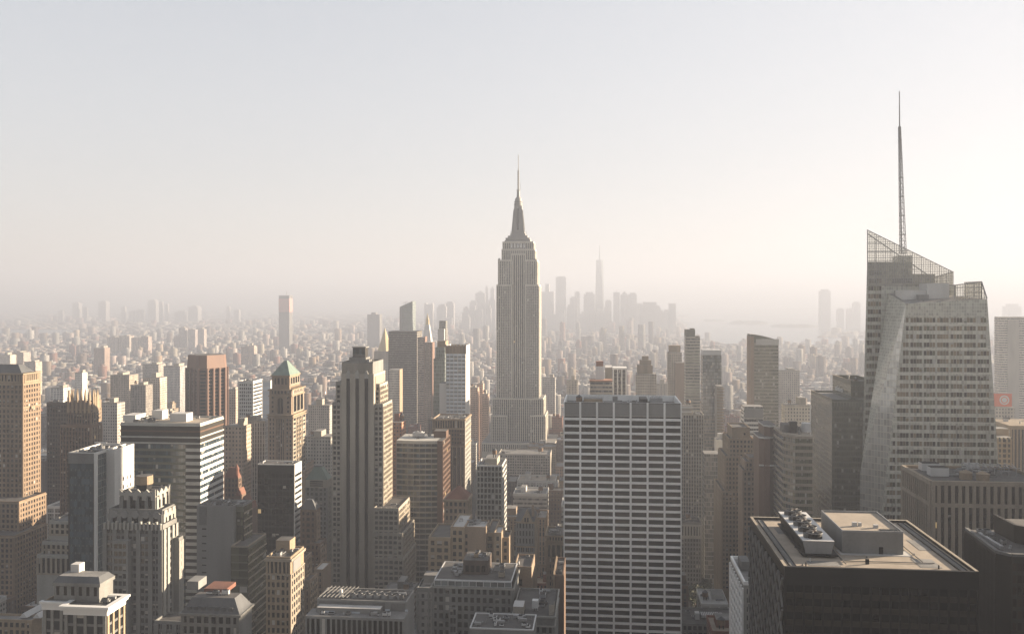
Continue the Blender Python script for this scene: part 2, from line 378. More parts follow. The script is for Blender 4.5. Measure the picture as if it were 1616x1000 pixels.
def clutter(t, x0, x1, y0, y1, z, n, seed, mats=('galvanised', 'grey_concrete', 'white_metal', 'mid_grey'), big=1.0):
    """rooftop plant: bulkheads, air handlers, vents, ducts"""
    r = random.Random(seed)
    for i in range(n):
        w_, l_, h = r.uniform(1.5, 5) * big, r.uniform(1.5, 5) * big, r.uniform(1.0, 3.2) * big
        w_ = min(w_, (x1 - x0) * .5); l_ = min(l_, (y1 - y0) * .5)
        x = r.uniform(x0 + .8, max(x0 + .9, x1 - w_ - .8)); y = r.uniform(y0 + .8, max(y0 + .9, y1 - l_ - .8))
        q = r.random()
        if q < .6: unit(t, x, x + w_, y, y + l_, z, h, r.choice(mats), f'{seed}_{i}')
        elif q < .8:
            mb = t.mb(f'vent#{seed}_{i}'); mb.cyl(x, y, z, z + h * .7, .45 * big, .45 * big, 10, 'galvanised'); mb.cyl(x, y, z + h * .7, z + h * .9, .75 * big, .3 * big, 10, 'galvanised', bottom=True)
        else:
            mb = t.mb(f'pipe#{seed}_{i}'); xe = min(x1 - .4, x + w_ * 3); mb.bar((x, y + 1.6, z + .35), (xe, y + 1.6, z + .35), .18 * big + .08, 'mid_grey'); mb.bar((xe, y + 1.6, z + .35), (xe, min(y1 - .4, y + 8), z + .35), .18 * big + .08, 'mid_grey')
            mb = t.mb(f'duct#{seed}_{i}'); mb.box(x, min(x1 - .6, x + w_ * 2), y, y + 1.0, z + .5, z + 1.4, 'galvanised', bottom=True); mb.box(x, x + 1, y + .1, y + .9, z, z + .5, 'galvanised')
# ---------------------------------------------------------------- the named buildings, nearest band first
def zlow(t, x, y): return max(0.0, Zp(t.vb, x, y) - 10)
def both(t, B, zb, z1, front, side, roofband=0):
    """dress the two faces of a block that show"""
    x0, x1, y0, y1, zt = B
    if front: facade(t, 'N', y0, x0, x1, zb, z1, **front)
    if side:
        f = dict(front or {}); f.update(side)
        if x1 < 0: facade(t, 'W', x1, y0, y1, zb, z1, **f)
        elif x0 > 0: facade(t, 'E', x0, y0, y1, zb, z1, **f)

# brown brick tower at the edge, with a dark hipped roof
t = Thing('brick_tower', 'tall brown brick tower with dark hipped roof and sunlit stepped side', vb=960, short='the tall brown brick tower')
st = dict(dx=3.4, fh=3.7, pw=1.5, sh=1.5, d=.3, ds=.27, pm='umber_brick', gl='glass_dark', bl=.15)
B = px_block(-42, 36, 63.8, 589, 640); body(t, *B[:4], 0, B[4], 'umber_brick'); zb = zlow(t, B[1], 640)
both(t, B, zb, B[4] - 9, st, dict(dx=3.0)); x0, x1, y0, y1, z1 = B
cornice(t, x0, x1, y0, y1, z1 - 9, 1.2, .8, 'buff_brick', 'cornice#a'); cornice(t, x0, x1, y0, y1, z1 - .9, .9, 1.0, 'buff_brick', 'cornice#b')
cornice(t, x0, x1, y0, y1, z1 - 26, .8, .5, 'buff_brick', 'cornice#c')
facade(t, 'W', x1, y0 + 2, y1 - 2, z1 - 7.4, z1 - 1.4, dx=2.6, fh=6, pw=1.2, sh=1.5, d=.3, pm='buff_brick', gl='glass_black')
facade(t, 'N', y0, x0 + 2, x1 - 2, z1 - 7.4, z1 - 1.4, dx=2.6, fh=6, pw=1.2, sh=1.5, d=.3, pm='buff_brick', gl='glass_black')
mb = t.mb('hipped_roof'); i_ = 3.0
mb.loft([[(x0 + i_, y0 + i_, z1), (x1 - i_, y0 + i_, z1), (x1 - i_, y1 - i_, z1), (x0 + i_, y1 - i_, z1)],
         [(x0 + 9, y0 + 8, z1 + 6), (x1 - 9, y0 + 8, z1 + 6), (x1 - 9, y1 - 8, z1 + 6), (x0 + 9, y1 - 8, z1 + 6)]], 'slate', top='tar_roof')
mb = t.mb('balcony'); zz = Zp(647, x1, y0); mb.box(x1 + .3, x1 + 1.6, y0 + 8, y1 - 9, zz, zz + 2.2, 'buff_brick', bottom=True)
for (a, b, c, py, Y, nm) in ((-60, 30, 72.5, 791, 622, 'a'), (-70, 22, 74, 845, 606, 'b')):
    Q = px_block(a, b, c, py, Y); body(t, *Q[:4], 0, Q[4], 'umber_brick'); both(t, Q, zlow(t, Q[1], Y), Q[4] - 2.2, st, dict(dx=3.2))
    cornice(t, Q[0], Q[1], Q[2], Q[3], Q[4] - 1.6, .7, .5, 'buff_brick', 'cornice#s' + nm)

# dark slab beside the gothic crown
t = Thing('dark_office_tower', 'almost black flat topped tower behind the brown gothic crown', vb=800, short='the almost black tower')
B = px_block(74, 109, 118, 634.6, 760); body(t, *B[:4], 0, B[4], 'dark_brick')
both(t, B, zlow(t, B[1], 760), B[4] - 3, dict(dx=2.6, fh=3.7, pw=.9, sh=1.4, d=.2, pm='dark_brick', gl='glass_black', bl=.12), {})
clutter(t, *B[:4], B[4] - 1, 4, 3)
# brown gothic tower with a crown of buttress fins
t = Thing('gothic_tower', 'brown gothic tower crowned with pale pointed buttresses', vb=810, short='the brown gothic tower')
gs = dict(dx=2.5, fh=3.7, pw=.8, sh=1.2, d=.5, ds=.15, pm='brown_brick', sm='dark_brick', gl='glass_black', bl=.2)
B = px_block(95, 143, 161, 671, 700); body(t, *B[:4], 0, B[4], 'brown_brick'); both(t, B, zlow(t, B[1], 700), B[4] - 2, gs, dict(pm='tan_brick'))  # west piers are the same brick, painted paler for the sun
Q = px_block(107.5, 143, 155, 634, 706); body(t, *Q[:4], B[4] - 1, Q[4], 'brown_brick'); both(t, Q, B[4], Q[4] - 7, gs, dict(pm='tan_brick', dx=3.5))
x0, x1, y0, y1, z1 = Q; zt = Zp(615.5, x1, y0); cornice(t, x0, x1, y0, y1, z1 - 7, 1, .7, 'tan_brick')
nb = 0
for k in range(6):
    x = x0 + .8 + (x1 - x0 - 1.6) * k / 5
    for (yy, f) in ((y0 - .8, 1), (y1 + .8, 1)):
        t.mb(f'buttress#{nb}').loft([[(x - .9, yy - .7, z1 - 9), (x + .9, yy - .7, z1 - 9), (x + .9, yy + .9, z1 - 9), (x - .9, yy + .9, z1 - 9)], [(x - .7, yy - .5, z1 + 3), (x + .7, yy - .5, z1 + 3), (x + .7, yy + .7, z1 + 3), (x - .7, yy + .7, z1 + 3)], [(x - .15, yy, zt), (x + .15, yy, zt), (x + .15, yy + .2, zt), (x - .15, yy + .2, zt)]], 'buff_brick'); nb += 1
for k in range(1, 4):
    y = y0 + (y1 - y0) * k / 4
    for xx in (x0 - .6, x1 + .6):
        t.mb(f'buttress#{nb}').loft([[(xx - .7, y - .9, z1 - 9), (xx + .7, y - .9, z1 - 9), (xx + .7, y + .9, z1 - 9), (xx - .7, y + .9, z1 - 9)], [(xx - .6, y - .7, z1 + 3), (xx + .6, y - .7, z1 + 3), (xx + .6, y + .7, z1 + 3), (xx - .6, y + .7, z1 + 3)], [(xx - .1, y - .1, zt), (xx + .1, y - .1, zt), (xx + .1, y + .1, zt), (xx - .1, y + .1, zt)]], 'buff_brick'); nb += 1
Q2 = px_block(140, 149, 160, 632, 722); body(t, *Q2[:4], B[4] - 1, Q2[4], 'tan_brick'); facade(t, 'W', Q2[1], Q2[2], Q2[3], B[4], Q2[4] - 7, dx=3, fh=3.7, pw=1.3, sh=1.6, d=.25, pm='tan_brick')

# glass office block with a white blank side
t = Thing('glass_office_block', 'dark blue glass block with a bare white side wall and cluttered roof', vb=905, short='the white sided glass block')
B = px_block(108, 150.6, None, 714, 470); x0, x1, y0, z1 = B[0], B[1], 470, B[4]
xr = X(181, 481); y1 = xr / rat(211.6)
body(t, x0, x1, y0, y1, 0, z1, 'blue_wall', par=1.5, pm='white_concrete'); zb = zlow(t, x1, y0)
body(t, x1, xr, 481, y1, 0, z1 - .02, 'white_concrete', par=1.5)
mb = t.mb('corner_fin'); mb.box(x1 - .5, x1 + .9, y0 - .6, y0 + .9, zb, z1 + .03, 'white_concrete')
facade(t, 'N', y0, x0, x1 - .6, zb, z1 - 6, cols=1, fh=4.0, pw=.5, sh=1.0, d=.12, pm='bronze', sm='blue_wall', k=6, kg=.15, gl='glass_blue', bl=.06, edge=.8)
mb = t.mb('wall'); mb.box(x0, x1 - .5, y0 - .3, y0, z1 - 6, z1 - .4, 'mid_grey', bottom=True)
facade(t, 'N', 481, x1 + 1, xr - .5, zb, z1 - 2, cols=1, fh=4.0, pw=0, sh=.3, d=.05, pm='grey_concrete', gl='glass_sky', bl=0, k=1) if False else None
for cc in range(3):
    for j in range(11):
        yy = 484 + (y1 - 484) * (.32 + .22 * cc); zz = z1 - 17 - j * 4.6 - cc * .1
        t.w.append(('W', xr, yy, yy + 1.0, zz - 2.1, zz, 'glass_dark', .3))
clutter(t, x0 + 1, xr - 1, y0 + 1, y1 - 1, z1 - 1.4, 12, 11, big=.8)
mb = t.mb('service_crane'); mb.bar((x0 + 11, y0 + 14, z1 - 1), (x0 + 11, y0 + 14, z1 + 3), .6, 'white_metal'); mb.bar((x0 + 7, y0 + 14, z1 + 3.2), (x0 + 14, y0 + 14, z1 + 3.2), .6, 'white_metal')

# wide banded slab
t = Thing('banded_office_slab', 'wide dark slab ringed with pale stone bands, white bulkheads on its roof', vb=930, short='the wide banded slab')
B = px_block(190.5, 315.8, 352.5, 667.5, 530); x0, x1, y0, y1, z1 = B; body(t, *B[:4], 0, z1, 'dark_spandrel', 'gravel_roof', pm='pale_spandrel')
zb = zlow(t, x1, y0); zt = z1 - 13.2
mb = t.mb('wall')
for j in range(4):
    zz = z1 - 1.1 - j * 3.6
    mb.box(x0 - .3, x1 + .3, y0 - .3, y1 + .3, zz - .9, zz, 'pale_spandrel' if j != 1 else 'brown_granite', bottom=True)
facade(t, 'N', y0, x0, x1 - 9, zb, zt, dx=1.6, fh=4.1, pw=.16, sh=1.5, d=.14, ds=.3, pm='bronze', sm='olive_spandrel', gl='glass_blue', bl=.18)
facade(t, 'W', x1, y0, y1, zb, zt, dx=1.6, fh=4.1, pw=.16, sh=2.0, d=.14, ds=.3, pm='bronze', sm='white_concrete', gl='glass_blue', bl=.22)  # west bands painted white as sunlit, front bands olive as shaded
nr = round((zt - zb) / 4.1); rh = (zt - zb) / nr
for j in range(nr): mb.box(x1 - 9, x1 + .31, y0 - .31, y0, zb + j * rh, zb + j * rh + 2.0, 'pale_spandrel', bottom=True)
zr = z1 - 1
for n_, (a, b, yy, l, h) in enumerate(((194, 214, 536, 13, 4.5), (240, 256, 552, 8, 5.5), (268, 294, 542, 9, 5))):
    q = t.mb(f'bulkhead#{n_}'); q.box(X(a, yy), X(b, yy), yy, yy + l, zr, zr + h, 'white_concrete', 'white_roof')
clutter(t, x0 + 2, x0 + 18, y0 + 4, y1 - 3, zr, 9, 21, big=.8); clutter(t, x1 - 30, x1 - 2, y0 + 24, y1 - 2, zr, 4, 22, big=.6)

# grey art deco tower with zigzag crown
t = Thing('art_deco_tower', 'grey stepped art deco tower with zigzag crown and round medallions', vb=1000, short='the grey art deco tower')
ds_ = dict(dx=5.3, fh=3.35, pw=2.0, sh=1.35, d=.75, ds=.2, pm='grey_stone', sm='mid_grey', k=2, kg=.5, gl='glass_dark', bl=.35)
B = px_block(163, 256.8, 279, 827.6, 400); x0, x1, y0, y1, z1 = B; body(t, *B[:4], 0, z1, 'grey_stone')
facade(t, 'N', y0, x0, x1, 0 + zlow(t, x1, y0), z1 - 2.2, **ds_); facade(t, 'W', x1, y0, y1, zlow(t, x1, y0), z1 - 2.2, **{**ds_, 'dx': 5, 'pm': 'silver_stone'})  # west face stone coloured paler at every level, as if sunlit
mb = t.mb('wall')
for k in range(15):
    x = x0 + (x1 - x0) * (k + .5) / 15; mb.box(x - .45, x + .45, y0 - .9, y0 + .4, z1 - 2.5, z1 + (1.3 if k % 2 else .5), 'silver_stone')
Q = px_block(172, 256.4, 275.4, 803.6, 404.5); qx0, qx1, qy0, qy1, qz = Q; body(t, *Q[:4], z1 - 1, qz, 'grey_stone')
facade(t, 'N', qy0, qx0, qx1, z1 - 1, qz - 2.2, cols=5, fh=9.6, pw=2.1, sh=.6, d=.7, pm='grey_stone', gl='glass_black', bl=.1, k=1, rows=1)
facade(t, 'W', qx1, qy0, qy1, z1 - 1, qz - 2.2, cols=3, fh=9.6, pw=1.8, sh=.6, d=.7, pm='silver_stone', gl='glass_black', bl=.1, rows=1)
cw = (qx1 - qx0) / 5
for i in range(5):
    x = qx0 + cw * (i + .5); p = t.mb(f'medallion#{i}')
    p.loft([[(x + 1.75 * math.cos(a), qy0 - .75 + .0, qz - 2.6 + 1.75 * math.sin(a)) for a in [math.pi / 8 + math.pi * k / 4 for k in range(8)]][::-1], [(x + 1.75 * math.cos(a), qy0, qz - 2.6 + 1.75 * math.sin(a)) for a in [math.pi / 8 + math.pi * k / 4 for k in range(8)]][::-1]][::-1], 'grey_concrete')
for i in range(3):
    y = qy0 + (qy1 - qy0) * (i + .5) / 3; p = t.mb(f'medallion#w{i}'); p.box(qx1, qx1 + .75, y - 1.5, y + 1.5, qz - 4, qz - .6, 'silver_stone', bottom=True)
P = px_block(189.5, 246, 257, 772, 408); a0, a1, b0, b1, pz = P; b1 = max(b1, b0 + 13); body(t, *P[:2], b0, b1, qz - 1, pz - 1.2, 'grey_stone', par=.8)
for f, c, l, r, n_ in (('N', b0, a0, a1, 4), ('W', a1, b0, b1, 3)):
    facade(t, f, c, l, r, qz - 1, pz - 3.6, cols=n_, fh=8, pw=1.7, sh=.6, d=.6, pm='grey_stone' if f == 'N' else 'silver_stone', gl='glass_black', bl=.05, rows=1)
    mb = t.mb('wall'); cw = (r - l) / n_
    for i in range(n_ + 1):                        # the zigzag parapet
        m_ = l + i * cw
        def tri(lo, hi, za, zc):
            mb.loft([[fpt(f, c, lo, za - 3, .65), fpt(f, c, hi, za - 3, .65), fpt(f, c, hi, zc, .65), fpt(f, c, lo, za, .65)][::1 if f != 'E' else -1],
                     [fpt(f, c, lo, za - 3, -.3), fpt(f, c, hi, za - 3, -.3), fpt(f, c, hi, zc, -.3), fpt(f, c, lo, za, -.3)]][::-1], 'silver_stone', True, True)
        if i > 0: tri(m_ - cw / 2, m_, pz - 2.1, pz)
        if i < n_: tri(m_, m_ + cw / 2, pz, pz - 2.1)
mb = t.mb('water_tank_house'); xx, yy = (a0 + a1) / 2 - .5, b0 + 7
mb.cyl(xx, yy, pz - 2, pz + 1.2, 3.6, n=8, mat='black_metal'); mb.cyl(xx, yy, pz + 1.2, pz + 5.2, 4.2, 4.0, 8, 'buff_brick', 'tar_roof', True)
U = px_block(177.5, 202, 202, 853, 396.5); mb = t.mb('bay'); mb.box(U[0], U[1], 396.5, 400.2, 0, U[4], 'grey_stone')
facade(t, 'N', 396.5, U[0], U[1], zlow(t, U[1], 396), U[4] - 1.5, cols=1, fh=3.35, pw=.9, sh=1.3, d=.2, pm='grey_stone', k=3, kg=.5, part='bay', bl=.35)
V = px_block(262, 267, 279, 845, 412); body(t, x1, x1 + 3.4, 409, y1 - .5, 0, V[4], 'grey_stone', par=.5); facade(t, 'W', x1 + 3.4, 409, y1 - .5, zlow(t, x1, 409), V[4] - 1.5, cols=3, fh=3.35, pw=1.1, sh=1.3, d=.3, pm='silver_stone')
W_ = px_block(258, 292, 310, 980, 392); body(t, x1 + .1, W_[1], 392, W_[3], 0, W_[4], 'grey_stone'); both(t, (x1 + .1, W_[1], 392, W_[3], W_[4]), zlow(t, x1, 392), W_[4] - 1.5, ds_, {})

# low block with a broad white cornice
t = Thing('corniced_building', 'stone block with a broad white cornice and slate roofed penthouse', 'building', vb=1000, short='the white corniced block')
B = px_block(103, 168, 195.5, 956, 300); x0, x1, y0, y1, z1 = B; body(t, *B[:4], 0, z1, 'grey_stone', par=.8)
cs = dict(dx=3.6, fh=4.0, pw=1.1, sh=.9, d=.5, ds=.2, pm='grey_stone', sm='mid_grey', k=1, gl='glass_dark', bl=.3)
facade(t, 'N', y0, x0, x1, 0, z1 - 3.2, **cs); facade(t, 'W', x1, y0, y1, 0, z1 - 3.2, **{**cs, 'pm': 'buff_brick'})  # west piers lighter than the front: sunlight put into the colour
for j, (z, h, o_) in enumerate(((z1 - 3.2, 1.6, .5), (z1 - 1.6, .9, 1.1), (z1 - .7, .75, 1.6))): cornice(t, x0, x1, y0, y1, z, h, o_, 'white_paint', f'cornice#{j}')
L = px_block(69, 110, None, 948.5, 303.5); body(t, L[0], x0, 303.5, y1 + 6, 0, L[4], 'buff_brick', par=.8); facade(t, 'N', 303.5, L[0], x0, 0, L[4] - 3, **cs)
for j, (z, h, o_) in enumerate(((L[4] - 3, 2.2, .5), (L[4] - .8, .8, 1.1))): t.mb(f'cornice#l{j}').box(L[0] - o_, x0 - .01, 303.5 - o_, 304.2, z, z + h, 'white_paint', bottom=True)
H = px_block(86, 157, 172, 920, 305.5); hx0, hx1, hy0, hy1, hz = H; hy1 = max(hy1, hy0 + 9)
p = t.mb('penthouse'); p.box(hx0, hx1, hy0, hy1, z1 - 1, hz, 'grey_stone')
for k in range(6): facade(t, 'N', hy0, hx0 + (hx1 - hx0) * k / 6, hx0 + (hx1 - hx0) * (k + 1) / 6, z1, hz - 1.4, cols=1, fh=8, rows=1, pw=.8, sh=2.6, d=.25, pm='grey_stone', part='penthouse', gl='glass_black', bl=.05)
p.box(hx0 - .5, hx1 + .5, hy0 - .5, hy1 + .5, hz - 1.2, hz, 'grey_stone', bottom=True)
t.mb('slate_roof').loft([[(hx0 - .4, hy0 - .4, hz), (hx1 + .4, hy0 - .4, hz), (hx1 + .4, hy1 + .4, hz), (hx0 - .4, hy1 + .4, hz)], [(hx0 + .6, hy0 + 1.6, hz + 1.8), (hx1 - 1.2, hy0 + 1.6, hz + 1.8), (hx1 - 1.2, hy1 - 1, hz + 1.8), (hx0 + .6, hy1 - 1, hz + 1.8)]], 'slate', top='grey_roof')
t.mb('chimney').box(hx0 + 2.4, hx0 + 5.6, hy0 + 6, hy0 + 9.5, hz + 1, hz + 4.6, 'white_concrete'); BLOCKS.append((t, hx0, hx1, hy0, hy1, hz + 1.5))
clutter(t, hx1 + .5, x1 - .6, y0 + 4, y1 - 1, z1 - .7, 3, 31, big=.5)

# fluted brown tower set at an angle
t = Thing('fluted_brown_tower', 'angular reddish brown tower with deep vertical flutes', vb=658, short='the fluted brown tower')
Y = 1000; cx, cy = X(313, Y), Y + 23; z1 = Zp(561, cx, Y); s_ = X(347, Y) - X(286, Y); hw = s_ / 2.55
ang = rad(57)
def rp(u, v): return (cx + u * math.cos(ang) - v * math.sin(ang), cy + u * math.sin(ang) + v * math.cos(ang))
ch = hw * .35
poly = [rp(-hw + ch, -hw), rp(hw - ch, -hw), rp(hw, -hw + ch), rp(hw, hw - ch), rp(hw - ch, hw), rp(-hw + ch, hw), rp(-hw, hw - ch), rp(-hw, -hw + ch)]
t.mb('wall').prism(poly, 0, z1 - 16, 'rust_granite', 'tar_roof'); t.reg(cx - hw * 1.1, cx + hw * 1.1, Y, Y + 50, z1)
sc = lambda k, z: [(cx + (x - cx) * k, cy + (y - cy) * k, z) for x, y in poly]
t.mb('crown').loft([sc(1.0, z1 - 16), sc(1.03, z1 - 15), sc(.965, z1)], 'rust_granite', top='tar_roof')
fl = 0
for i in range(8):
    p, q = np.array(poly[i]), np.array(poly[(i + 1) % 8]); L = np.linalg.norm(q - p); n_ = max(1, round(L / 8.0)); dv = (q - p) / L; nv = np.array((dv[1], -dv[0]))
    for k in range(n_ + 1):
        c0 = p + dv * L * k / n_
        f = t.mb(f'fin#{fl}'); fl += 1
        f.loft([[tuple(c0 + dv * a + nv * o_) + (z,) for a, o_ in ((-.8, -.2), (-.8, 2.6), (.8, 2.6), (.8, -.2))] for z in (60, z1 - 15)], 'rust_granite')
    for k in range(n_):
        a = p + dv * (L * k / n_ + 1.3); b2 = p + dv * (L * (k + 1) / n_ - 1.3)
        t.mb(f'window_stripe#{i}_{k}').face([tuple(a + nv * .12) + (60,), tuple(b2 + nv * .12) + (60,), tuple(b2 + nv * .12) + (z1 - 17,), tuple(a + nv * .12) + (z1 - 17,)], 'glass_black')
        for j in range(24):
            z = z1 - 20 - j * 4.1; t.mb('wall').face([tuple(a + nv * .3) + (z - 1.2,), tuple(b2 + nv * .3) + (z - 1.2,), tuple(b2 + nv * .3) + (z,), tuple(a + nv * .3) + (z,)], 'brown_granite')
t.tags['window_strip'] = {'kind': 'stuff'}

# white gridded mid-rise and the striped glass block behind it
t = Thing('white_grid_tower', 'white square gridded office tower beside a striped glass block', vb=665, short='the white gridded tower')
B = px_block(375.6, 399.4, 413.5, 601, 900); body(t, *B[:4], 0, B[4], 'white_concrete'); x0, x1, y0, y1, z1 = B
facade(t, 'N', y0, x0, x1, z1 - 55, z1 - 3, dx=1.9, fh=3.6, pw=.85, sh=1.5, d=.2, pm='white_concrete', bl=.15); facade(t, 'W', x1, y0, y1, z1 - 55, z1 - 3, cols=1, fh=3.6, pw=.6, sh=1.8, d=.2, pm='white_concrete', bl=.1, k=6)
clutter(t, *B[:4], z1 - 1, 4, 41)
t = Thing('striped_glass_block', 'pale blue striped glass block tucked behind the white gridded tower', 'building', vb=650, short='the striped glass block')
B = px_block(404, 427, 430, 600, 1010); body(t, *B[:4], 0, B[4], 'white_concrete'); facade(t, 'N', B[2], B[0], B[1], B[4] - 50, B[4] - 2, dx=16, fh=5.2, pw=.3, sh=1.0, d=.2, pm='white_metal', gl='glass_pale', bl=0)

# green pyramid tower
t = Thing('pyramid_roof_tower', 'tan stone tower with green copper pyramid roof and arched top floors', vb=735, short='the green pyramid tower')
ps = dict(dx=3.0, fh=3.6, pw=1.3, sh=1.5, d=.3, pm='buff_brick', gl='glass_dark', bl=.3)
C1 = px_block(423, 462, 482, 655, 745); x0, x1, y0, y1, z1 = C1; body(t, *C1[:4], 0, z1, 'tan_brick'); zb = zlow(t, x1, y0)
w3 = (x1 - x0) / 3
for i, (l, r) in enumerate(((x0, x0 + w3 * .95), (x0 + w3 * .95, x1 - w3 * .95), (x1 - w3 * .95, x1))):
    facade(t, 'N', y0, l, r, zb, z1 - 3, **({**ps, 'pm': 'tan_brick', 'cols': 2, 'pw': 1.5} if i != 1 else {**ps, 'pm': 'tan_brick', 'sm': 'dark_brick', 'cols': 4, 'pw': .8, 'ds': .1, 'd': .6}))
dd = y1 - y0
for l, r, kk in ((y0, y0 + dd * .25, 0), (y0 + dd * .25, y1 - dd * .25, 1), (y1 - dd * .25, y1, 0)):
    facade(t, 'W', x1, l, r, zb, z1 - 3, **({**ps, 'pm': 'warm_limestone', 'cols': 1, 'pw': 1.4} if not kk else {**ps, 'pm': 'warm_limestone', 'sm': 'buff_brick', 'cols': 4, 'pw': 1.0, 'ds': .1, 'd': .6}))  # west face coloured lighter all the way up to stand for sunlight
cornice(t, x0, x1, y0, y1, z1 - 2.6, .9, .8, 'buff_brick', 'cornice#0'); cornice(t, x0, x1, y0, y1, z1 - .4, .8, 1.0, 'buff_brick', 'cornice#1')
D1 = px_block(425, 460, 480, 614.5, 747.5); body(t, *D1[:4], z1 - 1, D1[4], 'tan_brick'); u0, u1, v0, v1, uz = D1
facade(t, 'N', v0, u0, u0 + 6, z1, uz - 6, cols=1, fh=4.2, pw=2.2, sh=2.0, d=.3, pm='tan_brick'); facade(t, 'N', v0, u1 - 6, u1, z1, uz - 6, cols=1, fh=4.2, pw=2.2, sh=2.0, d=.3, pm='tan_brick')
facade(t, 'W', u1, v0 + 3, v1 - 3, z1 + 1, uz - 6, cols=3, fh=18, rows=1, pw=1.5, sh=1, d=.5, pm='warm_limestone', gl='glass_black', bl=0)
ax = (u0 + u1) / 2; aw = 2.4; az = uz - 9.5                                        # tall arched window
p = t.mb('arched_window'); p.face([(ax - aw, v0 - .12, z1 + 1), (ax + aw, v0 - .12, z1 + 1)] + [(ax + aw * math.cos(a), v0 - .12, az + aw * math.sin(a)) for a in [math.pi * k / 10 for k in range(11)]], 'glass_black')
p.box(ax - .15, ax + .15, v0 - .3, v0 - .1, z1 + 1, az + 2.2, 'tan_brick')
cornice(t, u0, u1, v0, v1, uz - 6, .9, .7, 'buff_brick', 'cornice#2'); cornice(t, u0, u1, v0, v1, uz - 1, 1.0, 1.1, 'buff_brick', 'cornice#3')
for l, r, f, c in ((u0 + 1, u1 - 1, 'N', v0), (v0 + 1, v1 - 1, 'W', u1)): facade(t, f, c, l, r, uz - 5, uz - 1.2, dx=2.7, fh=3.8, pw=1.3, sh=1.2, d=.25, pm='tan_brick' if f == 'N' else 'warm_limestone')
E1 = px_block(429, 456.8, 473, 592, 751); body(t, *E1[:4], uz - 1, E1[4], 'tan_brick'); e0, e1, g0, g1, ez = E1
for l, r, f, c in ((e0 + 1, e1 - 1, 'N', g0), (g0 + 1, g1 - 1, 'W', e1)): facade(t, f, c, l, r, uz + 3.2, ez - 2.5, cols=4, fh=6, rows=1, pw=1.5, sh=.8, d=.4, pm='tan_brick' if f == 'N' else 'warm_limestone', gl='glass_black', bl=0)
cornice(t, e0, e1, g0, g1, ez - 1.0, 1.0, .7, 'buff_brick', 'cornice#4'); zt = Zp(568.5, (e0 + e1) / 2, (g0 + g1) / 2); mx_, my_ = (e0 + e1) / 2, (g0 + g1) / 2
t.mb('pyramid_roof').loft([[(e0 - .4, g0 - .4, ez), (e1 + .4, g0 - .4, ez), (e1 + .4, g1 + .4, ez), (e0 - .4, g1 + .4, ez)], [(mx_ - 1.2, my_ - 1.2, zt), (mx_ + 1.2, my_ - 1.2, zt), (mx_ + 1.2, my_ + 1.2, zt), (mx_ - 1.2, my_ + 1.2, zt)]], 'copper_green')
for k in range(9):
    x = e1 + .2; y = g0 + (g1 - g0) * (k + .5) / 9; t.mb(f'finial#{k}').loft([[(x + 1.2 + a, y + b2, uz - .1) for a, b2 in ((-.4, -.4), (.4, -.4), (.4, .4), (-.4, .4))], [(x + 1.2, y, uz + 2.4), (x + 1.21, y, uz + 2.4), (x + 1.21, y + .01, uz + 2.4), (x + 1.2, y + .01, uz + 2.4)]], 'buff_brick')

# black slab with a striped side
t = Thing('black_slab_tower', 'plain black slab tower with white striped narrow side', vb=855, short='the black slab with striped side')
B = px_block(406.6, 464, 475, 732.5, 560); x0, x1, y0, y1, z1 = B; body(t, *B[:4], 0, z1, 'black_metal', pm='white_concrete', par=.6); zb = zlow(t, x1, y0)
facade(t, 'N', y0, x0, x1 - .4, zb, z1 - 6, dx=2.4, fh=3.7, pw=.25, sh=1.2, d=.12, ds=.08, pm='bronze', sm='black_metal', gl='glass_black', bl=.035)
t.mb('side_wall').box(x1, x1 + .5, y0, y1, z1 - 6.5, z1 - .05, 'white_concrete', bottom=True)
facade(t, 'W', x1, y0, y1, zb, z1 - 6.5, cols=1, fh=3.7, pw=.5, sh=1.9, d=.45, ds=.5, pm='white_concrete', gl='glass_dark', bl=.1, k=5)
clutter(t, *B[:4], z1 - .5, 5, 51, big=.6)

# bare grey block with an olive glass wing
t = Thing('bare_concrete_block', 'windowless grey concrete front joined to an olive glass stepped wing', vb=1000, short='the bare grey front')
B = px_block(310.4, 367.6, None, 798, 470); x0, x1, y0 = B[0], B[1], 470; xr = X(384.5, 474); y1 = xr / rat(397.5); z1 = B[4]
body(t, x0, x1, y0, y1, 0, z1, 'grey_concrete'); body(t, x1, xr, 474, y1, 0, z1 - .02, 'olive_spandrel', pm='grey_concrete'); zb = 0
for j in range(9): t.w.append(('N', y0, x0 + 3.0, x0 + 5.4, z1 - 13 - j * 3.9, z1 - 12.3 - j * 3.9, 'glass_black', 0))
t.mb('louvre').box(x0 + 1.5, x0 + 5.7, y0 - .15, y0, z1 - 10.5, z1 - .8, 'mid_grey', bottom=True)
facade(t, 'N', 474, x1 + .5, xr, 20, z1 - 4, cols=2, fh=4.0, pw=.3, sh=.7, d=.15, pm='bronze', gl='glass_olive', bl=.12)
facade(t, 'W', xr, 474, y1, 20, z1 - 1.2, cols=3, fh=4.0, pw=.2, sh=.8, d=.15, ds=.4, pm='bronze', sm='warm_limestone', gl='glass_olive', bl=.12)
Q = px_block(386, 391, 420, 861, 462); q0, q1, r0, r1, qz = Q; body(t, xr - 2, q1, 462, r1, 0, qz, 'olive_spandrel', par=.8, pm='warm_limestone')
facade(t, 'N', 462, xr - 2, q1, 20, qz - 1, cols=2, fh=4.0, pw=.2, sh=.8, d=.15, ds=.4, pm='bronze', sm='olive_spandrel', gl='glass_olive', bl=.1)
facade(t, 'W', q1, 462, r1, 20, qz - 2, cols=6, fh=4.0, pw=.15, sh=.75, d=.15, ds=.45, pm='bronze', sm='warm_limestone', gl='glass_olive', bl=.1)
clutter(t, x0 + 1, xr - 1, y0 + 2, y1 - 1, z1 - 1, 14, 61, big=.6)

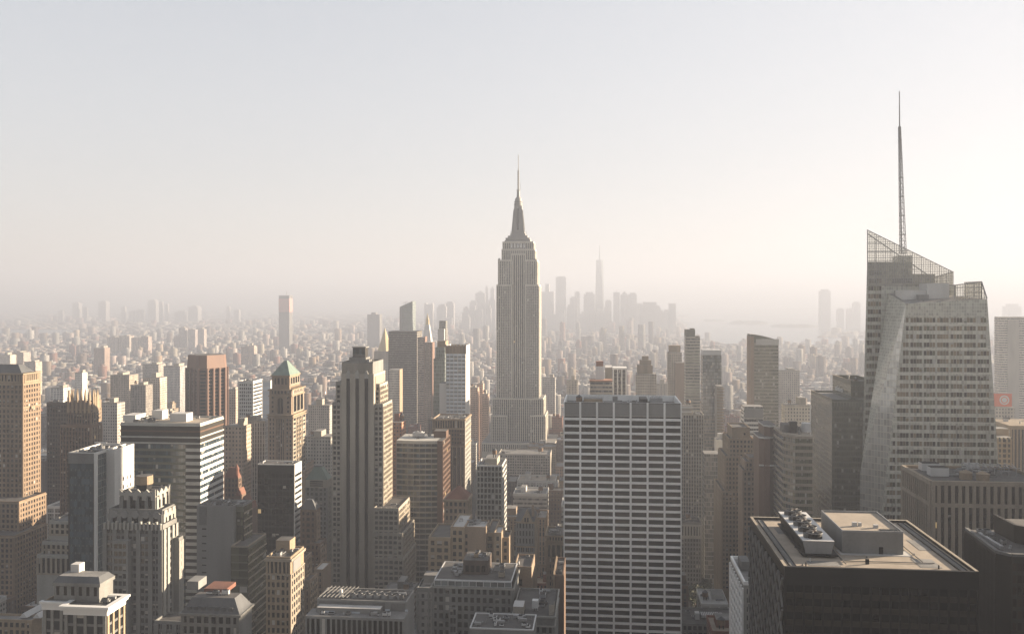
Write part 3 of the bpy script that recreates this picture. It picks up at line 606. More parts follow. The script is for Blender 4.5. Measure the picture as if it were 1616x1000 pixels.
# beige block with sunlit side
t = Thing('beige_loft_block', 'beige stone block with square windows, its side in full sun', 'building', vb=1000, short='the beige block with sunlit side')
B = px_block(420, 458.6, 479.4, 878.5, 420); x0, x1, y0, y1, z1 = B; body(t, *B[:4], 0, z1, 'buff_brick'); zz = z1 - 8.5
facade(t, 'N', y0, x0, x1, zz, z1 - 2.4, dx=1.9, fh=6.1, rows=1, pw=.9, sh=.7, d=.4, pm='buff_brick', gl='glass_black', bl=.1)
facade(t, 'N', y0, x0, x1, 20, zz, dx=2.6, fh=3.6, pw=1.0, sh=1.3, d=.3, pm='buff_brick', bl=.15, gl='glass_black')
facade(t, 'W', x1, y0, y1, 20, zz, dx=3.2, fh=3.6, pw=1.2, sh=1.3, d=.3, pm='warm_limestone', bl=.15)  # sunny side painted in a lighter, warmer stone than the front
t.mb('wall').box(x1, x1 + .3, y0 + 3, y0 + 14, z1 - 9, z1 - 2.8, 'grey_concrete', bottom=True); cornice(t, x0, x1, y0, y1, z1 - 2.2, 1.2, .8, 'warm_limestone', 'cornice#0'); cornice(t, x0, x1, y0, y1, zz - .3, .6, .45, 'warm_limestone', 'cornice#1')
clutter(t, *B[:4], z1 - 1, 12, 71, big=.7)
t.mb('bulkhead').box(x0 + 1, x1 - 4, y1 - 9, y1 - 1, z1 - 1, z1 + 5, 'buff_brick', 'tar_roof')
t = Thing('stepped_brick_block', 'narrow stepped tan brick block just behind the beige block with sunlit side', 'building', vb=960, short='the narrow stepped brick block')
B = px_block(470, 482, 492, 879, 462); body(t, *B[:4], 0, B[4], 'tan_brick'); both(t, B, 40, B[4] - 2, dict(dx=2.8, fh=3.5, pw=1.1, sh=1.3, d=.25, pm='tan_brick'), dict(pm='buff_brick'))  # side piers of both steps take a lighter brick tone for sun
B = px_block(476, 489, 501, 915, 452); body(t, *B[:4], 0, B[4], 'tan_brick'); both(t, B, 40, B[4] - 2, dict(dx=2.8, fh=3.5, pw=1.1, sh=1.3, d=.25, pm='tan_brick'), dict(pm='buff_brick'))

# dark mansard block
t = Thing('mansard_block', 'dark mansard roofed block with an orange brick rooftop box', 'building', vb=1000, short='the dark mansard block')
B = px_block(286, 378, 397.5, 969, 350); x0, x1, y0, y1, z1 = B; body(t, *B[:4], 0, z1, 'grey_stone')
both(t, B, 40, z1 - 1, dict(dx=3.2, fh=4.2, pw=1.2, sh=1.4, d=.4, pm='grey_stone', gl='glass_black', bl=.15), {}); cornice(t, x0, x1, y0, y1, z1 - 1, .9, .8, 'grey_stone')
mz = Zp(943, x1, y0 + 4)
t.mb('mansard_roof').loft([[(x0, y0, z1), (x1, y0, z1), (x1, y1, z1), (x0, y1, z1)], [(x0 + 3, y0 + 3.5, mz), (x1 - 3.5, y0 + 3.5, mz), (x1 - 3.5, y1 - 3, mz), (x0 + 3, y1 - 3, mz)]], 'slate', top='tar_roof')
t.mb('bulkhead#0').box(X(322, 362), X(357, 362), 362, 372, mz - 1, Zp(929, X(357, 362), 362), 'red_brick', 'red_tile'); t.mb('bulkhead#1').box(X(300, 365), X(318, 365), 362, 370, mz, mz + 3.5, 'grey_concrete')
for k in range(7):
    x = x0 + 3 + (x1 - x0 - 7) * k / 6; t.mb(f'dormer#{k}').loft([[(x - .9, y0 + .6, z1 + .2), (x + .9, y0 + .6, z1 + .2), (x + .9, y0 + 3.4, z1 + .2), (x - .9, y0 + 3.4, z1 + .2)], [(x - .9, y0 + .6, z1 + 2.3), (x + .9, y0 + .6, z1 + 2.3), (x + .9, y0 + 3.4, z1 + 2.3), (x - .9, y0 + 3.4, z1 + 2.3)]], 'slate')
clutter(t, x0 + 6, x1 - 6, y0 + 6, y1 - 4, mz, 6, 81, big=.7)

# limestone tower with three dark stripes
t = Thing('striped_limestone_tower', 'tall limestone tower with three black vertical stripes and stepped sunlit shoulder', vb=935, short='the three striped limestone tower')
Y = 620; x0, x1 = X(538.5, Y), X(589.8, Y); z1 = Zp(590, x1, Y); y1 = Y + 34; zb = 60
body(t, x0, x1, Y, y1, 0, z1, 'limestone', par=.6)
cz = Zp(571, X(588.6, Y + 2), Y + 2); c0, c1 = X(539.3, Y + 2), X(588.8, Y + 2); body(t, c0, c1, Y + 2, y1 - 2, z1 - .6, cz, 'grey_stone', par=1.0)
mb = t.mb('wall')
for k in range(26):
    x = c0 + (c1 - c0) * (k + .5) / 26; mb.box(x - .25, x + .25, Y + 1.6, Y + 2.02, z1 - .5, cz - .8, 'limestone', bottom=True)
for i, p in enumerate((549.5, 563.8, 578.3)):
    x = X(p, Y); hw = 1.2
    t.mb(f'window_stripe#{i}').box(x - hw, x + hw, Y - .1, Y + .05, 0, z1 - 3.2, 'glass_black', bottom=True)
    for s_ in (-1, 1): mb.box(x + s_ * (hw + .4) - .22, x + s_ * (hw + .4) + .22, Y - .45, Y, 0, z1 - 2.4, 'limestone')
    t.mb(f'finial#{i}').loft([[(x - 1.5, Y - .6, z1 - 3.2), (x + 1.5, Y - .6, z1 - 3.2), (x + 1.5, Y + .6, z1 - 3.2), (x - 1.5, Y + .6, z1 - 3.2)], [(x - 1.2, Y - .5, z1 + .6), (x + 1.2, Y - .5, z1 + .6), (x + 1.2, Y + .5, z1 + .6), (x - 1.2, Y + .5, z1 + .6)], [(x - .1, Y - .1, z1 + 2.8), (x + .1, Y - .1, z1 + 2.8), (x + .1, Y + .1, z1 + 2.8), (x - .1, Y + .1, z1 + 2.8)]], 'silver_stone')
t.mb('wall').box(x1, x1 + .4, Y + 3, y1 - 3, z1 - 12, z1 - 2, 'warm_limestone', bottom=True)
sh_ = dict(cols=2, fh=3.55, pw=.9, sh=1.35, d=.3, pm='limestone', gl='glass_dark', bl=.4)
def slab(a, b, c, py, Yf, mat='limestone', **kw):
    Q = px_block(a, b, c, py, Yf); q0, q1, r0, r1, qz = Q; r1 = max(r1, y1 - 4)
    body(t, q0, q1, r0, r1, 0, qz, mat, par=.9); f = {**sh_, **kw}
    facade(t, 'N', r0, q0, q1, zb, qz - 2, **f)
    if b > 560: facade(t, 'W', q1, r0, r1, zb, qz - 2, **{**f, 'cols': None, 'dx': 3.0, 'pm': 'warm_limestone'})  # west piers carry a warmer tint of the limestone, for sunlight
    for k in range(5): mb.box(q0 + (q1 - q0) * (k + .5) / 5 - .3, q0 + (q1 - q0) * (k + .5) / 5 + .3, r0 - .45, r0 + .2, qz - 2.4, qz + .5, 'silver_stone', bottom=True)
    return q0, q1, r0, r1, qz
slab(530, 538.4, 538.4, 602.5, Y + 6, gl='glass_black', cols=1); slab(524.2, 538.4, 538.4, 635, Y + 2.5)
slab(589.8, 599.5, 609, 606, Y + 6, cols=1, gl='glass_black'); slab(589.8, 604.7, 616, 637, Y + 2.5)
slab(589.8, 629.2, 639, 801.5, Y - 6, cols=5); slab(589.8, 635.2, 647, 841, Y - 9.5, cols=6); slab(589.8, 637, 651, 880, Y - 12, cols=6)
hx, hy = X(566, Y + 12), Y + 12; hz = Zp(548, hx, hy)                             # water tank house
p = t.mb('bulkhead#0'); p.box(hx - 6, hx + 6, hy - 3, hy + 9, cz - 1, hz - 7, 'grey_stone', 'tar_roof'); p = t.mb('bulkhead#1'); p.box(hx - 4, hx + 5, hy - 1, hy + 7, hz - 7, hz, 'dark_spandrel', 'tar_roof')
t.mb('bulkhead#1').box(hx - 4.6, hx + 5.6, hy - 1.6, hy + 7.6, hz - .2, hz + .5, 'grey_concrete', 'grey_roof', True)
for k in range(4): t.w.append(('N', hy - 1, hx - 3.6 + k * 2.2, hx - 1.9 + k * 2.2, hz - 5, hz - 1, 'glass_blue', 0))
for k in range(3): t.mb(f'roof_rail#{k}').box(hx - 6.3, hx + 6.3, hy - 3.3, hy - 3.1, hz - 6.4 + k * .7, hz - 6.2 + k * .7, 'galvanised', bottom=True)
clutter(t, c0 + 1, c1 - 1, Y + 4, y1 - 3, cz - .9, 9, 91, big=.7); clutter(t, X(600, Y - 4), X(628, Y - 4), Y - 4, Y + 10, Zp(801.5, X(629, Y), Y - 6) - .8, 3, 92, big=.5)

# low block in front of it, fans along its roof
t = Thing('fan_roof_block', 'low grey terraced block with a row of round fans on its roof', 'building', vb=1000, short='the low block with roof fans')
B = px_block(500, 641.7, 652, 949, 330); x0, x1, y0, y1, z1 = B; y1 = max(y1, y0 + 14); body(t, *B[:4], 0, z1, 'grey_concrete', par=.5) if False else body(t, x0, x1, y0, y1, 0, z1, 'grey_concrete', par=.5)
mb = t.mb('wall'); mb.box(x0 + 1, x0 + 26, y0 - .15, y0, z1 - 4, z1 - .6, 'mid_grey', bottom=True); mb.box(x1 - 6, x1 - .6, y0 - .15, y0, z1 - 4, z1 - .6, 'mid_grey', bottom=True)
for k in range(7):
    x = x0 + 13 + k * 2.9; f = t.mb(f'fan#{k}'); f.cyl(x, y0 + 5, z1 - .6, z1 + .9, 1.3, n=16, mat='galvanised', top='black_metal'); f.cyl(x, y0 + 5, z1 + .9, z1 + 1.05, .3, n=8, mat='white_metal')
    f2 = t.mb(f'fan#b{k}'); f2.cyl(x, y0 + 9, z1 - .6, z1 + .9, 1.3, n=16, mat='galvanised', top='black_metal')
for k in range(8):
    a = x0 + .6 + k * 1.5; t.mb(f'roof_beam#{k}').bar((a, y0 + .8, z1 + .6), (a + 1.4, y1 - 1, z1 + .9), .25, 'mid_grey')
t.mb('dome_vent').cyl(x0 + 7.5, y0 + 6, z1 - .5, z1 + 2.0, 1.1, .5, 14, 'white_metal')
Q = px_block(482, 520, 520, 976, 322); p = t.mb('terrace#0'); p.box(Q[0], x1 + .8, 322, 330.1, 0, Zp(976, x1, 322), 'grey_concrete', 'grey_roof')
p = t.mb('terrace#1'); p.box(X(500, 326), X(600, 326), 326, 330, 0, Zp(962, x1, 326), 'grey_concrete', 'white_roof')
facade(t, 'N', 322, Q[0], x1 + .8, Zp(1010, x1, 322), Zp(980, x1, 322), dx=1.9, fh=9, rows=1, pw=.7, sh=1.5, d=.3, pm='grey_stone', part='terrace#0', gl='glass_black', bl=.1)
for k, (a, b) in enumerate(((508, 528), (548, 568), (593, 611), (620, 640))): t.w.append(('N', 326 if b < 600 else 330, X(a, 326), X(b, 326), Zp(973, x1, 326), Zp(967, x1, 326), 'glass_pale', 0))
clutter(t, x0 + 1, x1 - 1, 323, 325.6, Zp(976, x1, 322), 12, 101, big=.5); clutter(t, x0 + 26, x1 - 1, y0 + 1, y1 - 1, z1 - .5, 14, 102, big=.45)

# curved banded block and its dark brown slab
t = Thing('curved_banded_block', 'bowed office block with pale ribbon floors and a dark brown slab end', vb=845, short='the bowed ribbon block')
Y = 665; x0, x1 = X(625.4, Y), X(690, Y); z1 = Zp(695.7, x1, Y); xr = X(699, Y); y1 = xr / rat(710.5)
N_ = 14; bow = [(x0 + (x1 - x0) * k / N_, Y + 1.0 - 1.6 * (1 - (2 * k / N_ - 1) ** 2)) for k in range(N_ + 1)]
poly = bow + [(x1, y1), (x0, y1)]; t.mb('wall').prism(poly, 0, z1, 'dark_spandrel', 'gravel_roof'); t.reg(x0, x1, Y - 3, y1, z1)
pw_ = [(x, y - .35) for x, y in bow] + [(x1 + .05, y1), (x0 - .3, y1)]; nf = 28
for j in range(nf):
    z = z1 - 1.6 - j * 4.0 if j else z1 - 2.2
    t.mb('wall').prism(pw_, z, z + (1.2 if j else 2.3), 'pale_spandrel' if j == 0 else 'limestone', bottom=True)
    if j < 14:
        for k in range(N_ - 0):
            (a, b), (c, d_) = bow[k], bow[k + 1]; nm = f'window#{j}_{k}' if k in (2, 5, 8, 11) and j < 12 else 'window_strip'
            L = math.hypot(c - a, d_ - b); ux, uy = (c - a) / L, (d_ - b) / L
            t.mb(nm).face([(a + ux * .12, b + uy * .12 - .12, z - 2.5), (c - ux * .12, d_ - uy * .12 - .12, z - 2.5), (c - ux * .12, d_ - uy * .12 - .12, z), (a + ux * .12, b + uy * .12 - .12, z)], R.choice(('glass_blue', 'glass_dark', 'glass_dark', 'glass_olive')))
t.tags['window_strip'] = {'kind': 'stuff'}
for k in range(0, N_ + 1, 2): t.mb('wall').box(bow[k][0] - .14, bow[k][0] + .14, bow[k][1] - .3, bow[k][1], 40, z1 - 2, 'galvanised')
s0 = t.mb('brown_slab'); s0.box(x1 + .1, xr, Y - .5, y1, 0, z1 + .2, 'brown_granite', 'tar_roof'); BLOCKS.append((t, x1, xr, Y - .5, y1, z1))
facade(t, 'W', xr, Y, y1, 60, z1 - .5, dx=2.2, fh=3.9, pw=.4, sh=1.6, d=.15, pm='brown_granite', gl='glass_brown', bl=.05, part='brown_slab')
t.mb('bulkhead').box(X(684.5, Y + 16), xr - .3, Y + 16, Y + 27, z1 - 1, Zp(680, xr, Y + 16), 'brown_granite', 'tar_roof')
p = t.mb('cooling_unit'); a0, a1 = X(651, Y + 16), X(668, Y + 16); p.box(a0, a1, Y + 16, Y + 22, z1 + .8, z1 + 3.6, 'white_metal', bottom=True); p.cyl((a0 + a1) / 2 - 1.6, Y + 19, z1 + 3.6, z1 + 4.6, 1.4, n=14, mat='white_metal', top='black_metal'); p.cyl((a0 + a1) / 2 + 1.6, Y + 19, z1 + 3.6, z1 + 4.6, 1.4, n=14, mat='white_metal', top='black_metal')
for k in range(4): p.bar((a0 + .3 + k * 2, Y + 17, z1), (a0 + .3 + k * 2, Y + 17, z1 + .9), .25, 'black_metal')
clutter(t, x0 + 2, x1 - 2, Y + 2, y1 - 1, z1, 8, 111, big=.6)

# limestone tower with tall windows, sunlit edge
t = Thing('pilastered_tower', 'dark limestone tower with tall pilastered windows and a bright sunlit edge', vb=775, short='the pilastered tower')
B = px_block(682.5, 733.5, 742.7, 661, 720); x0, x1, y0, y1, z1 = B; body(t, *B[:4], 0, z1, 'tan_brick'); z2 = Zp(676, x1, y0); z3 = Zp(703, x1, y0)
facade(t, 'N', y0, x0, x1, z2, z1 - 1.5, dx=2.1, fh=6, rows=1, pw=.9, sh=.5, d=.3, pm='tan_brick', gl='glass_dark', bl=.3)
facade(t, 'N', y0, x0, x1, z3, z2 - 1, dx=2.2, fh=3.6, pw=1.0, sh=1.5, d=.25, pm='brown_brick', bl=.25); facade(t, 'N', y0, x0, x1, 90, z3 - 1.2, dx=3.4, fh=3.7, pw=1.2, sh=.9, d=.5, ds=.12, pm='tan_brick', sm='dark_brick', gl='glass_dark', k=2, bl=.1)
facade(t, 'W', x1, y0, y1, 90, z1 - 2, dx=3, fh=3.7, pw=1.4, sh=1.4, d=.3, pm='silver_stone'); cornice(t, x0, x1, y0, y1, z2 - 1, .9, .5, 'buff_brick', 'cornice#0'); cornice(t, x0, x1, y0, y1, z3 - 1.2, 1, .6, 'buff_brick', 'cornice#1'); cornice(t, x0, x1, y0, y1, z1 - 1.3, 1.1, .8, 'buff_brick', 'cornice#2')  # bright west edge: sunlight painted in as paler piers
clutter(t, *B[:4], z1 - 1, 9, 121, big=.7)

# bright glass grid tower
t = Thing('mirror_grid_tower', 'white tower with a grid of sky reflecting panes and a slotted brown crown', vb=662, short='the sky reflecting grid tower')
B = px_block(703.6, 735, 741.6, 545, 860); x0, x1, y0, y1, z1 = B; body(t, *B[:4], 0, z1, 'white_concrete', par=2); zt = Zp(558, x1, y0)
facade(t, 'N', y0, x0, x1, zt - 60, zt, cols=5, fh=3.85, pw=.55, sh=1.6, d=.25, pm='white_concrete', sm='grey_concrete', gl='glass_pale', bl=.05)  # pale pane colour stands in for reflected sky
for k in range(7): t.mb(f'crown_fin#{k}').box(x0 + (x1 - x0) * k / 6 - .5, x0 + (x1 - x0) * k / 6 + .5, y0 - .6, y0 + .2, zt, z1 + .8, 'buff_brick', bottom=True)
t.mb('louvre').box(x0, x1, y0 - .2, y0, zt, z1 - .3, 'tan_brick', bottom=True)
t.mb('annex').box(X(693.5, 864), x0 - .1, 864, 888, 0, Zp(605, x0, 864), 'white_concrete', 'grey_roof'); BLOCKS.append((t, X(693.5, 864), x0, 864, 888, Zp(605, x0, 864)))
clutter(t, *B[:4], z1 - 2, 5, 131)
t = Thing('teal_stepped_tower', 'slim teal glass stepped tower peeking out beside the sky reflecting grid tower', vb=650, short='the teal stepped tower')
for (a, b, py, Y, i) in ((684, 702, 566, 905, 0), (687, 702, 548, 909, 1), (690, 703, 538, 913, 2)):
    B = px_block(a, b, None, py, Y); mb = t.mb('wall' if i == 0 else f'setback#{i}'); mb.box(B[0], B[1], Y, Y + 26 - i * 4, 0 if i == 0 else 180, B[4], 'teal_wall' if i < 2 else 'buff_brick', 'tar_roof'); t.reg(B[0], B[1], Y, Y + 26 - i * 4, B[4])

# white square grid block
t = Thing('white_square_grid_block', 'slim white block with square black windows and a cluttered roof', vb=845, short='the white block with square windows')
B = px_block(752, 792.5, 799, 734, 600); x0, x1, y0, y1, z1 = B; body(t, *B[:4], 0, z1, 'white_concrete', 'grey_roof')
facade(t, 'N', y0, x0, x1, 60, z1 - 1.0, cols=7, fh=3.75, pw=.75, sh=1.05, d=.35, pm='silver_stone', gl='glass_black', bl=.06, k=1); facade(t, 'W', x1, y0, y1, 60, z1 - 1.0, cols=4, fh=3.75, pw=.8, sh=1.1, d=.3, pm='white_concrete', gl='glass_dark', bl=.1)
t.mb('bulkhead').box(x0 + 5, x1 - 4, y0 + 5, y1 - 5, z1 - 1, z1 + 3.4, 'limestone', 'grey_roof'); clutter(t, *B[:4], z1 - 1, 10, 141, big=.7); tank(t, x0 + 11, y0 + 10, z1 + 3.4, 1.6, 2.6)

# red pyramid roof
t = Thing('red_roofed_building', 'small stone building with a dark red pyramid roof', 'building', vb=840, short='the red pyramid roof')
B = px_block(701, 737.5, 744, 788, 560); x0, x1, y0, y1, z1 = B; body(t, *B[:4], 0, z1, 'tan_brick'); both(t, B, 60, z1 - 1.6, dict(dx=3.2, fh=4.2, pw=1.3, sh=1.7, d=.3, pm='tan_brick', bl=.1), dict(pm='buff_brick'))  # sunward piers coloured paler than the front brick, as lit
cornice(t, x0, x1, y0, y1, z1 - 1.5, 1.3, .9, 'buff_brick'); mx_, my_ = (x0 + x1) / 2 + .8, (y0 + y1) / 2
t.mb('pyramid_roof').loft([[(x0, y0, z1 - .2), (x1, y0, z1 - .2), (x1, y1, z1 - .2), (x0, y1, z1 - .2)], [(mx_ - .9, my_ - .9, Zp(766, mx_, my_))] and [(mx_ - .9, my_ - .9, Zp(766, mx_, my_)), (mx_ + .9, my_ - .9, Zp(766, mx_, my_)), (mx_ + .9, my_ + .9, Zp(766, mx_, my_)), (mx_ - .9, my_ + .9, Zp(766, mx_, my_))]], 'red_tile')

# beige cluster with blank tower
t = Thing('blank_faced_block', 'beige stepped block with a blank windowless middle and white roof', 'building', vb=920, short='the beige stepped block with blank middle')
Y = 470; fs = dict(dx=3.4, fh=3.7, pw=1.3, sh=1.5, d=.28, pm='buff_brick', bl=.25)
for i, (a, b, c, py, Yf, roof) in enumerate(((676, 711, 711, 847.5, 470, 'tar_roof'), (711, 733, 733, 831, 472, 'white_roof'), (733, 767, 771.5, 831, 473, 'white_roof'), (766, 780, 780, 840, 478, 'tar_roof'), (779.5, 791.5, 793, 840, 472, 'white_roof'), (791.5, 803.5, 806.5, 848, 475, 'tar_roof'))):
    Q = px_block(a, b, None if b == c else c, py, Yf); q0, q1, r0, r1, qz = Q; r1 = max(r1, Yf + 16); r1 = min(r1, Yf + 30)
    body(t, q0, q1, r0, r1, 0, qz, 'buff_brick' if i != 2 else 'tan_brick', roof, part='wall')
    if i != 2: facade(t, 'N', r0, q0, q1, 60, qz - 2, **{**fs, 'dx': 3.4 if i < 2 else 3.8})
    else:
        for j in range(12): t.w.append(('N', r0, q0 + .5, q0 + 1.6, qz - 6 - j * 3.7, qz - 4 - j * 3.7, 'glass_dark', .3))
clutter(t, X(713, 474), X(765, 474), 476, 500, Zp(831, X(733, 472), 472) - .9, 7, 151, big=.6)

# dark windowed block with glazed attic
t = Thing('glazed_attic_block', 'dark stone block with regular windows and a white framed glazed attic', 'building', vb=1000, short='the dark block with glazed attic')
B = px_block(681.6, 809.5, 812, 928, 400); x0, x1, y0, y1, z1 = B; y1 = y0 + 30; body(t, x0, x1, y0, y1, 0, z1, 'grey_stone', par=.3)
n3 = [(x0, x0 + 12.0, .0), (x0 + 12.0, x0 + 16.0, -.0), (x0 + 16, x1 - 15, 0), (x1 - 15, x1, 0)]
facade(t, 'N', y0, x0, x1, 20, z1 - .8, dx=2.85, fh=3.75, pw=1.15, sh=1.5, d=.3, pm='grey_stone', bl=.3); cornice(t, x0, x1, y0, y1, z1 - .7, .7, .6, 'silver_stone')
az = Zp(917, x1, y0 + 1); body(t, x0 + .8, x1 - .6, y0 + 1, y1 - 1, z1 - .3, az, 'black_metal', 'tar_roof', par=.3, pm='white_metal')
facade(t, 'N', y0 + 1, x0 + .8, x1 - .6, z1, az - .25, cols=11, fh=3, rows=1, pw=.28, sh=.2, d=.35, pm='white_metal', gl='glass_sky', bl=0, head=.3)
for k, (a, b) in enumerate(((708, 722), (766, 778))):
    t.mb(f'bay#{k}').box(X(a, 398.5), X(b, 398.5), 398.5, 400.1, 0, z1 - 9, 'grey_stone'); facade(t, 'N', 398.5, X(a, 398.5), X(b, 398.5), 20, z1 - 9.6, cols=1, fh=3.75, pw=.8, sh=1.4, d=.2, pm='grey_stone', k=2, part=f'bay#{k}')
p0, p1 = X(731, 410), X(770, 410); pz = Zp(884, p1, 410); t.mb('penthouse').box(p0, p1, 410, 424, az - 1, pz, 'dark_brick', 'tar_roof'); BLOCKS.append((t, p0, p1, 410, 424, pz))
for k in range(4): t.w.append(('N', 410, p0 + 1 + k * 2.5, p0 + 2.6 + k * 2.5, az + 1, az + 4, 'glass_black', .2))
clutter(t, p0, p1, 411, 423, pz, 7, 161, mats=('buff_brick', 'galvanised'), big=.6); clutter(t, X(706, 410), p0, 404, 425, az, 18, 162, big=.6); clutter(t, p1, X(806, 410), 404, 425, az, 6, 163, mats=('warm_limestone', 'galvanised'), big=.8)
Q = px_block(818.5, 839, 842, 894, 430); t2 = Thing('brick_stair_tower', 'plain brown brick block standing behind the low bulkhead roof', 'building', vb=955, short='the plain brick block')
body(t2, X(811, 430), Q[1], 430, 452, 0, Q[4], 'tan_brick'); t2.w.append(('N', 430, Q[1] - 6, Q[1] - 4.6, Q[4] - 9, Q[4] - 6, 'glass_black', 0)); clutter(t2, X(811, 430), Q[1], 430, 452, Q[4] - 1, 3, 165, big=.5)

# gothic gable
t = Thing('gabled_gothic_block', 'stone gothic block with steep gabled roof and arched windows', 'building', vb=920, short='the gabled gothic block')
B = px_block(813.7, 843.5, 848, 823, 560); x0, x1, y0, y1, z1 = B; y1 = max(y1, y0 + 18); body(t, x0, x1, y0, y1, 0, z1, 'buff_brick', 'slate', par=.2)
facade(t, 'N', y0, x0, x1, 40, z1 - 16, cols=4, fh=3.9, pw=.9, sh=1.2, d=.35, pm='grey_stone', k=2, bl=.2); facade(t, 'N', y0, x0, x1, z1 - 15, z1 - 1, cols=6, fh=4.6, pw=1.0, sh=1.6, d=.3, pm='grey_stone', bl=.1)
zr = Zp(802, x0, y0 + 6); t.mb('gabled_roof').loft([[(x0, y0 + .5, z1), (x1, y0 + .5, z1), (x1, y1, z1), (x0, y1, z1)], [(x0 + 1, y0 + 7, zr), (x1 - 1, y0 + 7, zr), (x1 - 1, y0 + 8, zr), (x0 + 1, y0 + 8, zr)]], 'slate')
gx = X(831, y0); gz = Zp(805, gx, y0); mb = t.mb('gable'); mb.loft([[(gx - 4, y0 - .4, z1 - 1), (gx + 4, y0 - .4, z1 - 1), (gx, y0 - .4, gz)], [(gx - 4, y0 + 6, z1 - 1), (gx + 4, y0 + 6, z1 - 1), (gx, y0 + 6, gz)]][::-1], 'buff_brick', True, True)
for k in (-1.3, .3): t.w.append(('N', y0 - .45, gx + k, gx + k + 1.0, z1, z1 + 2.6, 'glass_black', 0))
mb = t.mb('chimney'); mb.box(x1 - 2, x1 - .5, y0 + 3, y0 + 5, z1, zr + 3, 'tan_brick')

# arcaded block and low bulkhead roof
t = Thing('arcaded_block', 'dark stone block with a tall arcade beneath its cornice, beside the pale banded office tower', 'building', vb=930, short='the arcaded block')
B = px_block(862, 893, None, 845, 600); x0, x1, y0, y1, z1 = B; body(t, x0, x1, y0, y0 + 25, 0, z1, 'buff_brick'); cornice(t, x0, x1, y0, y0 + 25, z1 - 4.5, .9, .7, 'buff_brick', 'cornice#0'); cornice(t, x0, x1, y0, y0 + 25, z1 - .9, .9, .8, 'buff_brick', 'cornice#1')
facade(t, 'N', y0, x0, x1, z1 - 4, z1 - 1, cols=7, fh=3, rows=1, pw=1, sh=.8, d=.25, pm='buff_brick'); facade(t, 'N', y0, x0, x1, z1 - 15, z1 - 5, cols=4, fh=10, rows=1, pw=1.2, sh=1.0, d=.4, pm='buff_brick', gl='glass_black', bl=0, head=1.2); facade(t, 'N', y0, x0, x1, 30, z1 - 15.2, cols=7, fh=3.8, pw=1.1, sh=1.6, d=.25, pm='tan_brick', bl=.3)
clutter(t, x0, x1, y0, y0 + 25, z1 - 1, 6, 171, big=.7)
t = Thing('bulkhead_roof_building', 'low dark building with white roof vents and a grey tank at the black recess', 'building', vb=1000, short='the low bulkhead roof')
B = px_block(809.5, 875, None, 972, 380); x0, x1, y0, y1, z1 = B; y1 = y0 + 36; body(t, x0, x1, y0, y1, 0, z1, 'grey_stone'); facade(t, 'N', y0, x0, x1, 30, z1 - 4.6, dx=3.1, fh=3.9, pw=1.2, sh=1.5, d=.3, pm='grey_stone', bl=.2); cornice(t, x0, x1, y0, y1, z1 - 4.5, .6, .5, 'silver_stone', 'cornice#0'); cornice(t, x0, x1, y0, y1, z1 - .7, .7, .6, 'silver_stone', 'cornice#1')
t.mb('bulkhead#0').box(X(809.5, 383), X(826, 383), 383, 391, z1 - 1, z1 + 2.6, 'limestone', 'white_roof'); t.mb('bulkhead#1').box(X(866, 383), X(874, 383), 384, 390, z1 - 1, z1 + 3.6, 'limestone', 'tar_roof')
m2 = t.mb('steel_tank'); xx = X(845, 390); m2.box(xx - 1.3, xx + 1.3, 388, 391, z1 + .4, z1 + 3.6, 'white_metal', bottom=True)
for k in (-1, 0, 1): m2.bar((xx + k, 389.5, z1 - 1), (xx + k, 389.5, z1 + .5), .3, 'white_metal')
clutter(t, x0 + 8, x1 - 3, 392, y1 - 1, z1 - 1, 12, 181, big=.7)
t = Thing('blind_wall_building', 'narrow dark building with a tall blind wall pressed against the pale banded office tower', 'building', vb=1000, short='the blind wall')
B = px_block(874, 889, None, 907, 430); body(t, *B[:2], 430, 460, 0, B[4], 'brown_brick', 'tar_roof'); t.mb('wall').box(B[0] - .3, B[0] + .3, 429, 460, 0, B[4] + .6, 'buff_brick'); clutter(t, B[0], B[1], 431, 458, B[4] - 1, 3, 191, big=.5)
t = Thing('service_roof_building', 'flat dark roof with white pipes along the bottom edge, below the glazed attic', 'building', vb=1000, short='the flat roof with white pipes')
B = px_block(741, 842, None, 993, 345); body(t, *B[:2], 345, 362, 0, B[4], 'grey_concrete', 'tar_roof', pm='white_metal', par=.5); clutter(t, B[0], B[1], 346, 361, B[4] - .4, 24, 201, mats=('white_metal', 'galvanised'), big=.5)

# the pale banded office tower
t = Thing('gridded_office_slab', 'big pale office tower of seven bays with long black windows', vb=1000, short='the pale banded office tower')
Y = 540; x0, x1 = X(889.5, Y), X(1075.5, Y); z1 = Zp(635, (x0 + x1) / 2, Y); y1 = 583; mb = t.mb('wall')
body(t, x0, x1, Y, y1, 0, z1, 'travertine', 'tar_roof', par=4.0, th=.8)
cw = (x1 - x0) / 7; zt = Zp(656.5, 0, Y); pwid = 1.15
for i in range(8):
    c = x0 + i * cw; lo, hi = max(x0, c - pwid / 2), min(x1, c + pwid / 2)
    mb.box(lo, hi, Y - .75, Y, 0, z1 + .02, 'travertine')
for i in range(7): t.w.append(('N', Y, x0 + i * cw + pwid / 2, x0 + (i + 1) * cw - pwid / 2, zt - .9, zt, 'glass_black', 0))
for i in range(7): t.mb(f'top_panel#{i}').box(x0 + i * cw + pwid / 2 + .02, x0 + (i + 1) * cw - pwid / 2 - .02, Y - .45, Y + .02, zt + .3, z1 - .9, 'grey_concrete', bottom=True)
mb.box(x0, x1, Y - .5, Y + .02, z1 - .85, z1 + .01, 'mid_grey', bottom=True)
rh = 11.0 * Y / F; j = 0; zz = zt - 1.0
